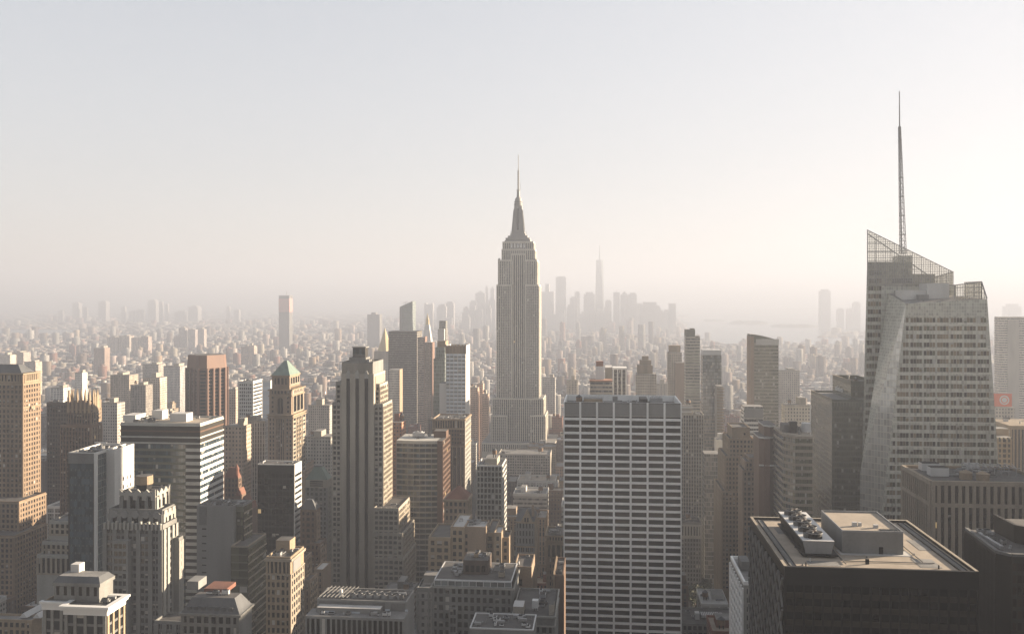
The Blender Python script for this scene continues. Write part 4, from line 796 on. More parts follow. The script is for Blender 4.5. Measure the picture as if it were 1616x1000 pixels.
while zz > 20:
    mb.box(x0, x1, Y - .55, Y, zz - 1.38, zz, 'travertine', bottom=True)
    for i in range(7):
        if j < 32: t.w.append(('N', Y, x0 + i * cw + pwid / 2, x0 + (i + 1) * cw - pwid / 2, zz - rh, zz - 1.38, R.choice(('glass_black', 'glass_black', 'glass_brown')), 0))
    zz -= rh; j += 1
zr = z1 - 4
t.mb('bulkhead#0').box(X(921, 553), X(951, 553), 553, 564, zr, zr + 4.6, 'buff_brick', 'grey_roof'); t.mb('bulkhead#1').box(X(967, 548), X(975, 548), 552, 556, zr, zr + 6, 'grey_concrete', 'tar_roof'); t.mb('bulkhead#2').box(X(1010, 556), X(1022, 556), 556, 572, zr, zr + 4.4, 'black_metal', 'tar_roof')
m2 = t.mb('cooling_tower#0'); m2.box(X(1026, 560), X(1045, 560), 557, 566, zr + .8, zr + 5, 'galvanised', bottom=True); m2.box(X(1027, 560), X(1044, 560), 558, 565, zr, zr + .8, 'black_metal')
for k in range(3): m2.cyl(X(1030 + k * 6, 561), 561, zr + 5, zr + 5.8, 1.0, n=12, mat='white_metal', top='black_metal')
tank(t, X(914, 556), 556, zr, 1.9, 3.0); clutter(t, x0 + 2, x1 - 2, Y + 4, y1 - 3, zr, 22, 211, big=.8)
for k in range(3): t.mb(f'antenna#{k}').bar((X(930 + 22 * k, 570), 570, zr), (X(930 + 22 * k, 570), 570, zr + 8 + k), .22, 'white_metal')
# ---------------------------------------------------------------- the great spired skyscraper
t = Thing('spired_skyscraper', 'tallest grey limestone skyscraper with stepped top, silver mast and needle antenna', vb=692, short='the great spired skyscraper')
Y = 1290
es = dict(dx=2.75, fh=3.7, pw=1.15, sh=1.1, d=.7, ds=.12, pm='pale_stone', sm='grey_stone', gl='glass_dark', bl=.10)
def eb(a, b, py, Yf, dpt, zb=None, cols=None, part='wall', **kw):
    x0, x1 = X(a, Yf), X(b, Yf); z1 = Zp(py, (x0 + x1) / 2, Yf); mb = t.mb(part)
    mb.box(x0, x1, Yf, Yf + dpt, 0, z1, 'pale_stone', 'grey_roof'); t.reg(x0, x1, Yf, Yf + dpt, z1)
    zb = Zp(712, x0, Yf) if zb is None else Zp(zb, x0, Yf); f = {**es, **kw}
    facade(t, 'N', Yf, x0, x1, zb, z1 - 2.2, cols=cols, **f, part=part); facade(t, 'W', x1, Yf, Yf + dpt, zb, z1 - 2.2, **f, part=part)
    mb.box(x0, x1, Yf - .75, Yf, z1 - 2.2, z1, 'pale_stone')
    return x0, x1, z1
eb(783.4, 807.6, 449, Y, 44, part='wall'); eb(828.6, 850.4, 449, Y, 44, part='wall')
eb(785.8, 808.5, 410, Y + .4, 42, 449); eb(827.8, 847.6, 410, Y + .4, 42, 449)
eb(807.0, 829.2, 400, Y + 5, 34, 640, cols=7, sm='dark_spandrel')
eb(807.6, 828.6, 632, Y - 1, 30, cols=6)
eb(791.5, 844.2, 393, Y + 6, 30, 410); x0, x1, z1 = eb(793, 842, 381, Y + 7, 27, 393)
for k in range(5):
    x = x0 + (x1 - x0) * (.3 + .1 * k); t.mb('wall').loft([[(x - 1, Y + 4.5, z1 - 9), (x + 1, Y + 4.5, z1 - 9), (x + 1, Y + 7, z1 - 9), (x - 1, Y + 7, z1 - 9)], [(x - .3, Y + 4.6, z1 - 3), (x + .3, Y + 4.6, z1 - 3), (x + .3, Y + 7, z1 - 3), (x - .3, Y + 7, z1 - 3)]], 'travertine')
eb(774.6, 800, 655, Y - 9, 60); eb(836, 860.5, 655, Y - 9, 60); eb(777, 857.5, 628, Y - 3, 54); eb(760, 876, 699, Y - 22, 90)
mxx = X(818, Y + 20); myy = Y + 20; zz = lambda py: Zp(py, mxx, myy); pxm = dep(mxx, myy) / F
p = t.mb('mast_base')
for (hw, pa, pb) in ((20.0, 383, 379.5), (19.0, 378, 376), (15.5, 375, 372.5), (12, 372, 369), (10.5, 368.5, 366)):
    p.box(mxx - hw * pxm, mxx + hw * pxm, myy - hw * pxm * .72, myy + hw * pxm * .72, zz(pa) - .5, zz(pb), 'mast_steel', 'grey_concrete', True)
def ring8(r, py, n=16): return [(mxx + r * pxm * math.cos(2 * math.pi * k / n), myy + r * pxm * math.sin(2 * math.pi * k / n), zz(py)) for k in range(n)]
def rsq(r, py): return [(mxx + a * r * pxm, myy + b2 * r * pxm, zz(py)) for a, b2 in ((-1, -1), (1, -1), (1, 1), (-1, 1))]
p = t.mb('mast'); p.loft([rsq(9.0, 366.5), rsq(7.6, 352), rsq(6.4, 338), rsq(6.0, 325)], 'mast_steel')
for a, b2 in ((-1, -1), (1, -1), (1, 1), (-1, 1)):
    t.mb(f'mast_wing#{a}{b2}').loft([[(mxx + (a * 8.6 + dx_) * pxm, myy + (b2 * 8.6 + dy_) * pxm, zz(366)) for dx_, dy_ in ((-1.4, -1.4), (1.4, -1.4), (1.4, 1.4), (-1.4, 1.4))], [(mxx + (a * 6.0 + dx_) * pxm, myy + (b2 * 6.0 + dy_) * pxm, zz(331)) for dx_, dy_ in ((-1.0, -1.0), (1.0, -1.0), (1.0, 1.0), (-1.0, 1.0))]], 'grey_concrete')
t.mb('window_strip').box(mxx - 1.4 * pxm, mxx + 1.4 * pxm, myy - 8.7 * pxm, myy - 6 * pxm, zz(365), zz(330), 'glass_dark')
p = t.mb('observation_drum'); p.loft([ring8(6.3, 326), ring8(6.3, 321)], 'mast_steel'); p.loft([ring8(7.0, 323.2), ring8(7.0, 322)], 'grey_concrete', True, True); p.loft([ring8(6.8, 319.5), ring8(6.8, 318)], 'grey_concrete', True, True); p.loft([ring8(5.6, 321), ring8(5.2, 314), ring8(3.2, 311)], 'mast_steel')
p.loft([ring8(4.6, 313.6), ring8(4.6, 312.6)], 'grey_concrete', True, True); p = t.mb('antenna'); p.loft([ring8(2.6, 311, 8), ring8(2.2, 300, 8)], 'mast_steel'); p.loft([ring8(3.2, 300.8, 8), ring8(3.2, 299.8, 8)], 'grey_concrete', True, True); p.loft([ring8(1.1, 300, 8), ring8(1.0, 269, 8)], 'mast_steel'); p.loft([ring8(.6, 269, 8), ring8(.45, 246, 8), ring8(.1, 243, 8)], 'mast_steel')
for k in range(10):
    py = 298 - k * 3; p.loft([ring8(1.6, py, 8), ring8(1.6, py - 1.2, 8)], 'grey_concrete', True, True)
for k, (dx_, b0, b1) in enumerate(((-9, 369, 358), (-12, 372, 364), (10, 369, 361), (13, 373, 365), (6, 338, 326), (-6.6, 343, 332), (3.2, 300, 288))): t.mb(f'whip_antenna#{k}').bar((mxx + dx_ * pxm, myy - 3, zz(b0)), (mxx + dx_ * pxm, myy - 3, zz(b1)), .45, 'mast_steel')
for k, (a, b) in enumerate(((785, 791), (842, 848))):
    r0, r1 = X(a, Y + 6), X(b, Y + 6); clutter(t, r0, r1, Y + 2, Y + 8, Zp(410, r0, Y) , 3, 300 + k, big=.8)

# low white roofs at its foot
t = Thing('white_roofed_block', 'low block with long white roof at the foot of the great spired skyscraper', 'building', vb=760, short='the long white roof')
B = px_block(786, 868, None, 717, 1150); body(t, *B[:2], 1150, 1190, 0, B[4], 'limestone', 'grey_roof'); facade(t, 'N', 1150, B[0], B[1], B[4] - 30, B[4] - 2, dx=3, fh=3.6, pw=1.3, sh=1.5, d=.25); tank(t, X(853, 1160), 1160, B[4], 3.4, 4.6); clutter(t, *B[:2], 1152, 1188, B[4] - 1, 8, 221)

# ---------------------------------------------------------------- right of the avenue axis
t = Thing('pier_fronted_tower', 'beige apartment tower of thin piers with stepped penthouse, beside the pale banded office tower', vb=825, short='the beige pier fronted tower')
B = px_block(1070, 1111, None, 654, 840); x0, x1, y0, y1, z1 = B; body(t, x0, x1, y0, y0 + 28, 0, z1, 'limestone'); facade(t, 'N', y0, x0, x1, 60, z1 - 1, dx=2.4, fh=3.5, pw=.8, sh=1.3, d=.6, ds=.15, pm='limestone', sm='grey_stone', bl=.25)
for i, (a, b, py, dy) in enumerate(((1076, 1093, 640, 4), (1077, 1091, 647, 2))):
    q = t.mb(f'penthouse#{i}'); q.box(X(a, y0 + dy), X(b, y0 + dy), y0 + dy, y0 + dy + 12, z1 - 1, Zp(py, x0, y0 + dy), 'limestone', 'tar_roof'); q.box(X(a, y0 + dy) - .4, X(b, y0 + dy) + .4, y0 + dy - .3, y0 + dy + 12, Zp(py + 3.5, x0, y0 + dy), Zp(py + 1.5, x0, y0 + dy), 'white_concrete', bottom=True)
tank(t, X(1086, 850), 850, Zp(640, x0, 844), 2.2, 2.0); clutter(t, x0 + 12, x1, y0 + 2, y0 + 26, z1 - 1, 10, 231, big=.7)
t = Thing('setback_stone_block', 'beige stone block with tall pilasters and setback top, beyond the dark park', 'building', vb=870, short='the beige pilastered block')
B = px_block(1096, 1147, None, 774, 900); x0, x1, y0, y1, z1 = B; body(t, x0, x1, y0, y0 + 40, 0, z1, 'buff_brick'); facade(t, 'N', y0, x0, x1, 10, z1 - 4, cols=9, fh=3.9, pw=1.5, sh=1.2, d=.6, ds=.15, pm='buff_brick', sm='grey_stone', bl=.2); facade(t, 'E', x0, y0, y0 + 40, 10, z1 - 4, dx=4, fh=3.9, pw=1.5, sh=1.2, d=.4, pm='buff_brick'); cornice(t, x0, x1, y0, y0 + 40, z1 - 3.5, .8, .6, 'buff_brick', 'cornice#0')
q = t.mb('penthouse'); q.box(X(1111, 908), X(1132, 908), 908, 930, z1 - 1, Zp(757, x0, 908), 'buff_brick', 'white_roof'); t.mb('attic').box(X(1103, 904), X(1140, 904), 904, 934, z1 - 1, Zp(768, x0, 904), 'buff_brick', 'white_roof'); clutter(t, x0 + 1, x1 - 1, y0 + 1, y0 + 8, z1 - 1, 6, 241)
B2 = px_block(1092, 1153, None, 815, 896); t.mb('wall').box(B2[0], B2[1], 893, 900, 0, B2[4], 'buff_brick', 'grey_roof'); facade(t, 'N', 893, B2[0], B2[1], 10, B2[4] - 2, cols=11, fh=3.9, pw=1.5, sh=1.2, d=.5, ds=.15, pm='buff_brick', sm='grey_stone', bl=.2); t.reg(B2[0], B2[1], 893, 900, B2[4])
t = Thing('skylight_building', 'dark low stone building with three bluish skylights and a columned front', 'building', vb=935, short='the skylit columned building')
B = px_block(1113, 1168, None, 876, 850); x0, x1, y0, y1, z1 = B; body(t, x0, x1, y0, y0 + 26, 0, z1, 'grey_stone', par=.6); facade(t, 'N', y0, x0, x1, z1 - 22, z1 - 5, cols=5, fh=17, rows=1, pw=2, sh=1.6, d=.9, pm='grey_stone', gl='glass_black', bl=0, head=2); facade(t, 'N', y0, x0, x1, z1 - 4.6, z1 - 1, cols=9, fh=3.6, rows=1, pw=1.6, sh=1.2, d=.2, pm='grey_stone'); cornice(t, x0, x1, y0, y0 + 26, z1 - .9, .9, .9, 'grey_stone')
zt = Zp(863, x0, y0 + 3); body(t, X(1122, 853), X(1166, 853), 853, 872, z1 - 1, zt, 'slate', 'tar_roof', par=.2)
for k in range(3): a, b = X(1123 + 9.6 * k, 852.5), X(1131 + 9.6 * k, 852.5); q = t.mb(f'skylight#{k}'); q.loft([[(a, 852.6, zt - 6), (b, 852.6, zt - 6), (b, 853.1, zt - 6), (a, 853.1, zt - 6)], [(a, 852.8, zt - 1), (b, 852.8, zt - 1), (b, 853.1, zt - 1), (a, 853.1, zt - 1)]], 'glass_pale')
clutter(t, X(1124, 853), X(1164, 853), 855, 870, zt, 8, 251, mats=('grey_concrete', 'buff_brick'))
t = Thing('columned_attic_block', 'dark block with a pale columned attic band, beside the skylit columned building', 'building', vb=930, short='the pale columned attic')
B = px_block(1066, 1107, None, 824, 800); x0, x1, y0, y1, z1 = B; body(t, x0, x1, y0, y0 + 26, 0, z1, 'grey_stone'); facade(t, 'N', y0, x0, x1, z1 - 14, z1 - 2, cols=9, fh=12, rows=1, pw=1.3, sh=2.5, d=.5, pm='silver_stone', gl='glass_black', bl=0, head=1.5); facade(t, 'N', y0, x0, x1, 10, z1 - 14.5, cols=9, fh=3.8, pw=1.2, sh=1.5, d=.25, pm='grey_stone', bl=.2); clutter(t, x0, x1, y0, y0 + 26, z1 - 1, 14, 261); tank(t, x0 + 12, y0 + 12, z1 - 1, 2, 3.2)

t = Thing('stepped_beige_tower', 'beige stepped brick tower with a blank square top block', vb=860, short='the beige stepped tower')
for i, (a, b, py, Yf, dp) in enumerate(((1155, 1183.5, 674, 712, 26), (1150, 1190, 692, 708, 34), (1144, 1194, 720, 703, 40), (1139, 1200, 775, 698, 46))):
    Q = px_block(a, b, None, py, Yf); body(t, Q[0], Q[1], Yf, Yf + dp, 0, Q[4], 'buff_brick'); 
    if i: facade(t, 'N', Yf, Q[0], Q[1], 40, Q[4] - 1.5, dx=2.7, fh=3.5, pw=1.3, sh=1.6, d=.25, pm='buff_brick', bl=.2); facade(t, 'E', Q[0], Yf, Yf + dp, 40, Q[4] - 1.5, dx=2.9, fh=3.5, pw=1.4, sh=1.6, d=.25, pm='buff_brick')
    clutter(t, Q[0], Q[1], Yf, Yf + 4, Q[4] - 1, 4, 270 + i, mats=('buff_brick', 'limestone'), big=.6)
B = px_block(1155, 1183.5, None, 674, 712); t.w.append(('N', 712, B[0] + 9, B[0] + 10.2, B[4] - 6, B[4] - 4, 'glass_black', 0))
t = Thing('brown_stepped_block', 'small brown stepped block in front of the beige stepped tower', 'building', vb=850, short='the small brown stepped block')
for i, (a, b, py, Yf) in enumerate(((1182, 1198, 722, 662), (1176, 1199, 728, 656), (1172, 1199, 742, 650))): Q = px_block(a, b, None, py, Yf); body(t, Q[0], Q[1], Yf, Yf + 22, 0, Q[4], 'tan_brick'); facade(t, 'N', Yf, Q[0], Q[1], 40, Q[4] - 1.5, dx=2.7, fh=3.5, pw=1.2, sh=1.5, d=.25, pm='tan_brick', bl=.25)
t = Thing('brown_ribbed_tower', 'narrow brown ribbed tower with white stepped rims, joined to the golden banded block', vb=830, short='the narrow brown ribbed tower')
for i, (a, b, py, Yf) in enumerate(((1199, 1221, 690, 596), (1207, 1225, 671.5, 600))):
    Q = px_block(a, b, None, py, Yf); x0, x1, _, _, z1 = Q; q = t.mb('wall' if i == 0 else 'upper_wall'); c0, r0 = (x0 + x1) / 2, (x1 - x0) / 2
    pl = [(x0, Yf + 3), (x0 + 3, Yf), (x1 - 3, Yf), (x1, Yf + 3), (x1, Yf + 24), (x0, Yf + 24)]; q.prism(pl, 0, z1, 'brown_granite', 'tar_roof'); t.reg(x0, x1, Yf, Yf + 24, z1)
    q.prism([(x + (.4 if x > c0 else -.4), y - .4) for x, y in pl], z1 - .8, z1 + .15, 'white_concrete', 'tar_roof', True)
    for k in range(4): f = t.mb(f'rib#{i}{k}'); xx = x0 + 3 + (x1 - x0 - 6) * k / 3; f.box(xx - .35, xx + .35, Yf - .5, Yf, 40, z1 - 1, 'rust_granite')
    for k in range(3):
        xx = x0 + 3 + (x1 - x0 - 6) * k / 3; ww = (x1 - x0 - 6) / 3
        for j in range(20): t.w.append(('N', Yf, xx + .5, xx + ww - .5, z1 - 5 - j * 3.7, z1 - 2.9 - j * 3.7, 'glass_brown', .05))
zc = Zp(735, X(1210, 596), 596); t.mb('wall').box(X(1199, 596) - .3, X(1221, 596) + .3, 595.6, 597, zc, zc + .8, 'white_concrete', bottom=True)
t = Thing('golden_banded_block', 'office block with canted glass corner and stone bands coloured for reflected golden light', vb=830, short='the golden banded block')
Y = 560; xa, xb, xc = X(1237, Y + 8), X(1255, Y), X(1282, Y); z1 = Zp(688, xb, Y); yl = xa / rat(1221.5)
poly = [(xa, Y + 9), (xb, Y), (xc, Y), (xc, Y + 40), (xa, yl)]; t.mb('wall').prism(poly, 0, z1, 'olive_spandrel', 'tar_roof'); t.reg(xa, xc, Y, Y + 40, z1)
for j in range(26):
    z = z1 - j * 4.05; hb = 1.7 if j else 1.4
    t.mb('wall').prism([(xa - .35, Y + 8.8), (xb - .15, Y - .35), (xc + .3, Y - .35), (xc + .3, Y + 40), (xa - .3, yl)], z - hb, z + (.15 if j == 0 else 0), 'warm_limestone' , bottom=True) if j < 30 else None  # warm band colour stands in for sunlight bounced onto the front
    for k in range(9):
        a = xb + .3 + (xc - xb - .5) * k / 9; t.w.append(('N', Y, a + .12, a + (xc - xb - .5) / 9 - .12, z - 4.05, z - hb, 'glass_olive', .2))
    for k in range(5):
        fr0, fr1 = k / 5 + .03, (k + 1) / 5 - .03; nm = f'corner_window#{j}_{k}' if j < 18 else 'corner_glazing'
        q = t.mb(nm); A_ = lambda fr, zq: (xa + (xb - xa) * fr - .1, Y + 9 - 9 * fr - .12, zq); q.face([A_(fr0, z - 4.05), A_(fr1, z - 4.05), A_(fr1, z - hb), A_(fr0, z - hb)], R.choice(('glass_sky', 'glass_olive', 'glass_blue')))
    for k in range(5):
        a, b = Y + 9.4 + (yl - Y - 9.4) * k / 5, Y + 9.4 + (yl - Y - 9.4) * (k + 1) / 5 - .3; t.w.append(('E', xa, a, b, z - 4.05, z - hb, 'glass_sky', .08))
t.tags['corner_glazing'] = {'kind': 'stuff'}
t.mb('bulkhead').box(X(1237, Y + 14), X(1257, Y + 14), Y + 14, Y + 26, z1, Zp(670, xa, Y + 14), 'slate', 'tar_roof'); t.mb('bulkhead#b').box(X(1247, Y + 12), X(1258, Y + 12), Y + 12, Y + 16, z1, Zp(665, xa, Y + 12), 'black_metal'); t.mb('white_tank').cyl(X(1272, Y + 20), Y + 20, z1, z1 + 5.5, 3.2, 2.8, 16, 'white_metal'); clutter(t, xb + 2, xc, Y + 4, Y + 36, z1, 9, 281, big=.7)

# hazy towers down the avenue
def far_tower(name, label, a, b, py, Y, col, mat, short, vb=700, dp=None, cat='skyscraper'):
    t = Thing(name, label, cat, vb=vb, short=short); t.col = col
    x0, x1 = X(a, Y), X(b, Y); dp = dp or max(18, (x1 - x0) * .9); z1 = Zp(py, (x0 + x1) / 2, Y); t.mb('wall').box(x0, x1, Y, Y + dp, 0, z1, mat, 'grey_roof'); t.reg(x0, x1, Y, Y + dp, z1)
    return t, x0, x1, Y, Y + dp, z1
t, x0, x1, y0, y1, z1 = far_tower('notched_slab', 'slim greenish grey slab with a notched top in the haze', 1082, 1104.5, 530, 1150, (.30, .29, .22), 'office_bands', 'the notched slab')
mb = t.mb('crown'); mb.box(x0, X(1097, 1150), y0, y1, z1, Zp(520, x0, 1150), 'olive_spandrel'); mb.box(X(1090, 1155), X(1096, 1155), y0 + 4, y1, z1, Zp(518, x0, 1155), 'olive_spandrel')
for j in range(34): t.mb('wall').box(x0 - .2, x1 + .2, y0 - .5, y0, z1 - 2 - j * 4.2, z1 - .6 - j * 4.2, 'limestone', bottom=True)
t, x0, x1, y0, y1, z1 = far_tower('copper_glass_tower', 'glass tower with coppery reflections, a white cap and a crane', 1109, 1138.5, 560, 1050, (.30, .24, .17), 'curtain_wall', 'the coppery glass tower')  # the coppery reflections are put into the wall colour
mb = t.mb('cap'); mb.box(x0 + .2, x1 - .2, y0 + .2, y1, z1, Zp(552, x0, 1050), 'white_metal'); c = t.mb('crane'); xx = (x0 + x1) / 2; zt = Zp(552, x0, 1050); c.bar((xx, y0 + 8, zt), (xx, y0 + 8, zt + 3.5), .7, 'white_metal'); c.bar((xx - 10, y0 + 8, zt + 2.4), (xx + 12, y0 + 8, zt + 4.6), .6, 'white_metal')
facade(t, 'N', y0, x0, x1, z1 - 70, z1 - .5, dx=1.8, fh=3.8, pw=.15, sh=.5, d=.1, pm='bronze', gl='glass_sky', bl=.25)
q = t.mb('balconied_wing'); q.box(X(1131, 1030), X(1141, 1030), 1030, 1049, 0, Zp(609, X(1131, 1030), 1030), 'limestone', 'grey_roof')
for j in range(16): q.box(X(1131, 1030), X(1143, 1030), 1028.8, 1030, Zp(612 + j * 4.6, x0, 1030) - 1.2, Zp(612 + j * 4.6, x0, 1030), 'buff_brick', bottom=True)
t, x0, x1, y0, y1, z1 = far_tower('slant_top_tower', 'broad olive glass tower with a sloping curved top edge', 1185.5, 1228.5, 537, 1000, (.27, .25, .18), 'curtain_wall', 'the sloping topped glass tower')
p = t.mb('sloped_crown'); n_ = 8; zc = [Zp(527.5 + 9.5 * (k / n_) ** 1.6, x0, 1000) for k in range(n_ + 1)]
p.face([(x0, y0 - .1, z1)] + [(x1, y0 - .1, z1)] + [(x0 + (x1 - x0) * k / n_, y0 - .1, zc[k] + .05) for k in range(n_, -1, -1)], 'olive_spandrel'); p.face([(x0, y1, z1), (x1, y1, z1)] + [(x0 + (x1 - x0) * k / n_, y1, zc[k]) for k in range(n_, -1, -1)], 'olive_spandrel')
for k in range(n_): p.face([(x0 + (x1 - x0) * k / n_, y0, zc[k]), (x0 + (x1 - x0) * (k + 1) / n_, y0, zc[k + 1]), (x0 + (x1 - x0) * (k + 1) / n_, y1, zc[k + 1]), (x0 + (x1 - x0) * k / n_, y1, zc[k])], 'grey_roof')
p.face([(x0, y0, z1 - 1), (x0, y1, z1 - 1), (x0, y1, zc[0]), (x0, y0, zc[0])], 'olive_spandrel'); t.mb('wall').box(x0 - .6, x0 + 3, y0 - .6, y1, 0, zc[0] - 2, 'tan_brick'); t.mb('louvre').box(x0 + 5, x1 + .3, y0 - .5, y0, z1 - 5, z1 + 1.5, 'pale_spandrel', bottom=True)
facade(t, 'N', y0, x0 + 3.2, x1, z1 - 90, z1 - 5.5, dx=2.0, fh=3.6, pw=.25, sh=1.1, d=.3, pm='olive_spandrel', sm='limestone', gl='glass_olive', bl=.35)
t, x0, x1, y0, y1, z1 = far_tower('round_shouldered_tower', 'tan tower with a rounded stepped top, between the pier fronted tower and the notched slab', 1054, 1076, 556, 1300, (.33, .29, .23), 'masonry', 'the round shouldered tower'); t.mb('crown').box(X(1056, 1306), X(1074, 1306), 1306, 1320, z1, Zp(545, x0, 1306), 'buff_brick'); t.mb('setback').box(X(1066, 1290), X(1083, 1290), 1290, 1299, 0, Zp(572, x0, 1290), 'tan_brick', 'grey_roof')
t, x0, x1, y0, y1, z1 = far_tower('low_white_office', 'white banded office block with a grey louvred top', 1174, 1205, 641.5, 850, (.62, .61, .58), 'office_bands', 'the white banded block', cat='building'); facade(t, 'N', y0, x0, x1, z1 - 60, z1 - 12, cols=1, fh=4, pw=.4, sh=2.1, d=.3, pm='white_concrete', gl='glass_dark', k=8, kg=.15, bl=.2); facade(t, 'E', x0, y0, y1, z1 - 60, z1 - 6, cols=1, fh=4, pw=.4, sh=2.1, d=.3, pm='white_concrete', k=5); t.mb('louvre').box(x0 + .4, x1 - .4, y0 - .4, y0, z1 - 10.5, z1 - 1.6, 'grey_concrete', bottom=True)
t, x0, x1, y0, y1, z1 = far_tower('white_box_building', 'plain low white box with three round vents on the roof', 1131, 1156, 694, 880, (.66, .65, .62), 'white_paint', 'the low white box', vb=720, cat='building')
for k in range(3): t.mb(f'round_vent#{k}').cyl(X(1136 + 7.5 * k, 888), 890, z1, z1 + 5, 2.3, n=14, mat='white_metal')
t, x0, x1, y0, y1, z1 = far_tower('blue_corner_building', 'low dark bluish glass building with a rounded front below the low white box', 1112, 1141, 716, 800, (.20, .21, .21), 'curtain_wall', 'the bluish glass building', vb=800, cat='building')
t, x0, x1, y0, y1, z1 = far_tower('white_striped_block', 'grey block with bold white vertical stripes beyond the pale banded office tower roof', 968, 988, 583, 900, (.3, .3, .28), 'dark_spandrel', 'the white striped block', vb=640)
for k in range(4): t.mb(f'stripe#{k}').box(x0 + (x1 - x0) * k / 3 - .6, x0 + (x1 - x0) * k / 3 + .6, y0 - .8, y0, 0, z1, 'white_paint')
t.mb('cap').box(x0 - .8, x1 + .8, y0 - 1, y1 + 1, z1, z1 + 1.8, 'white_paint', bottom=True); t.mb('side_wing').box(X(955, 906), x0 - 1, 906, 940, 0, z1 + 1.5, 'limestone', 'white_roof'); facade(t, 'N', y0, x0, x1, z1 - 45, z1 - .5, cols=9, fh=3.8, pw=.4, sh=1.2, d=.3, pm='grey_stone', bl=.2)
t, x0, x1, y0, y1, z1 = far_tower('bulkhead_topped_block', 'block with white bulkhead and brown tank frame, beside the white striped block', 931, 966, 602, 870, (.42, .36, .28), 'office_bands', 'the white bulkhead block', vb=640, cat='building'); t.mb('bulkhead').box(X(940, 880), X(953, 880), 880, 892, z1, Zp(578, x0, 880), 'white_paint', 'grey_roof'); t.mb('tank_frame').box(X(940.5, 884), X(952, 884), 884, 890, Zp(578, x0, 880), Zp(570, x0, 884), 'rusty_steel'); t.mb('canopy_roof').box(x0 - .5, x1 + .5, y0 - 1, y1, z1, z1 + 1.1, 'rusty_steel', bottom=True)
t, x0, x1, y0, y1, z1 = far_tower('ziggurat_tower', 'tan stepped ziggurat tower beyond the pale banded office tower roof', 1004, 1036, 590, 1180, (.44, .38, .30), 'masonry', 'the tan ziggurat', vb=640)
for i, (a, b, py) in enumerate(((1006, 1030, 576), (1010, 1028, 568), (1014, 1024, 562))): t.mb(f'setback#{i}').box(X(a, 1184), X(b, 1184), 1184 + i * 3, 1206 - i * 3, z1 - 1, Zp(py, x0, 1184), 'buff_brick', 'grey_roof')

# dark green office tower with a white sign
t = Thing('dark_green_tower', 'dark green glass office tower with white lettering on its upper block', vb=815, short='the dark green tower')
Y = 640; x0, x1 = X(1313, Y), X(1368, Y); z1 = Zp(630, x0, Y); y1 = x0 / rat(1279.8); body(t, x0, x1, Y, y1, 0, z1, 'green_wall', par=1.4, pm='green_spandrel', roof='grey_roof')
t.mb('coping').box(x0 - .3, x0 + .6, Y - .3, y1, z1, z1 + .35, 'warm_limestone', bottom=True)
facade(t, 'N', Y, x0, x1, 40, z1 - 5, dx=1.55, fh=3.9, pw=.2, sh=1.35, d=.2, ds=.35, pm='green_spandrel', sm='olive_spandrel', gl='glass_olive', bl=.25, edge=1.2)
facade(t, 'E', x0, Y, y1, 40, z1 - 3, dx=3.0, fh=3.9, pw=.25, sh=.9, d=.12, pm='green_wall', gl='glass_blue', bl=.05)
U = Y + 8; ux = X(1342.6, U); uz = Zp(600.5, ux, U); uy = ux / rat(1314); body(t, ux, X(1385, U), U, uy, z1 - 2, uz, 'green_wall', par=3.0, pm='green_spandrel'); t.mb('coping').box(ux - .3, ux + .6, U - .3, uy, uz, uz + .35, 'warm_limestone', bottom=True)
facade(t, 'N', U, ux, X(1385, U), z1, uz - 4, dx=1.55, fh=3.9, pw=.2, sh=1.2, d=.2, pm='green_spandrel', gl='glass_olive', bl=.25)
clutter(t, ux + 6, ux + 16, U + 12, uy - 4, uz - 2.9, 7, 291, mats=('tan_brick', 'grey_concrete'), big=1.3); clutter(t, x0 + 1, x1, Y + 2, Y + 7, z1 - 1, 3, 292, big=.6)
t.signs.append(('salesforce', 'script', (ux - .45, U + (uy - U) * .60, uz - 8.6), 6.2, (0, 0, -90), 'white_paint', (uy - U) * .42))

# crystal tower
t = Thing('crystal_tower', 'faceted pale glass skyscraper with slanted lattice crowns and a tall spire', vb=815, short='the crystal glass tower')
def q3(px, py, Y): x = X(px, Y); return (x, Y, Zp(py, x, Y))
Yf = 600; G = lambda v, Yq: (v[0], Yq, 0.0)
A = q3(1430, 479, Yf); Bq = q3(1558, 472, Yf)
def ext(px0, py0, px1, py1, Yq):                       # a leaning edge carried down to the street
    a, b = q3(px0, py0, Yq), q3(px1, py1, Yq); k = a[2] / (a[2] - b[2]); return (a[0] + (b[0] - a[0]) * k, Yq, 0.0)
Ag = ext(1430, 479, 1393, 792, Yf); Bg = ext(1558, 472, 1575, 722, Yf)
D = q3(1402, 463, 634); E = q3(1357.5, 745, 620); Eg = (E[0] - 1.5, 620, 0.0); Dg = (E[0] - 1, 634, 0)
mb = t.mb('wall'); back = 662; A2 = (D[0] + 3, back, D[2] + 4); B2 = (Bq[0], back, Bq[2]); B2g = (Bg[0], back, 0)
mb.face([Ag, Bg, Bq, A], 'crystal'); mb.face([Bg, B2g, B2, Bq], 'crystal'); mb.face([A, Bq, B2, A2, D], 'grey_roof'); mb.face([B2g, (E[0], back, 0), A2, B2], 'crystal'); mb.face([(E[0], back, 0), Eg, E, D, A2], 'crystal')
f = t.mb('bright_facet'); f.face([Eg, Ag, A, E], 'crystal_bright'); f = t.mb('dark_facet'); f.face([E, A, D], 'crystal')  # bright facet: same glass, with the sky's reflection put into a paler colour
t.reg(E[0], Bq[0], Yf, back, A[2])
def lx(z): return Ag[0] + (A[0] - Ag[0]) * z / A[2]
def rx(z): return Bg[0] + (Bq[0] - Bg[0]) * z / Bq[2]
nf = 44; fhh = 5.25; zt = A[2] - 9
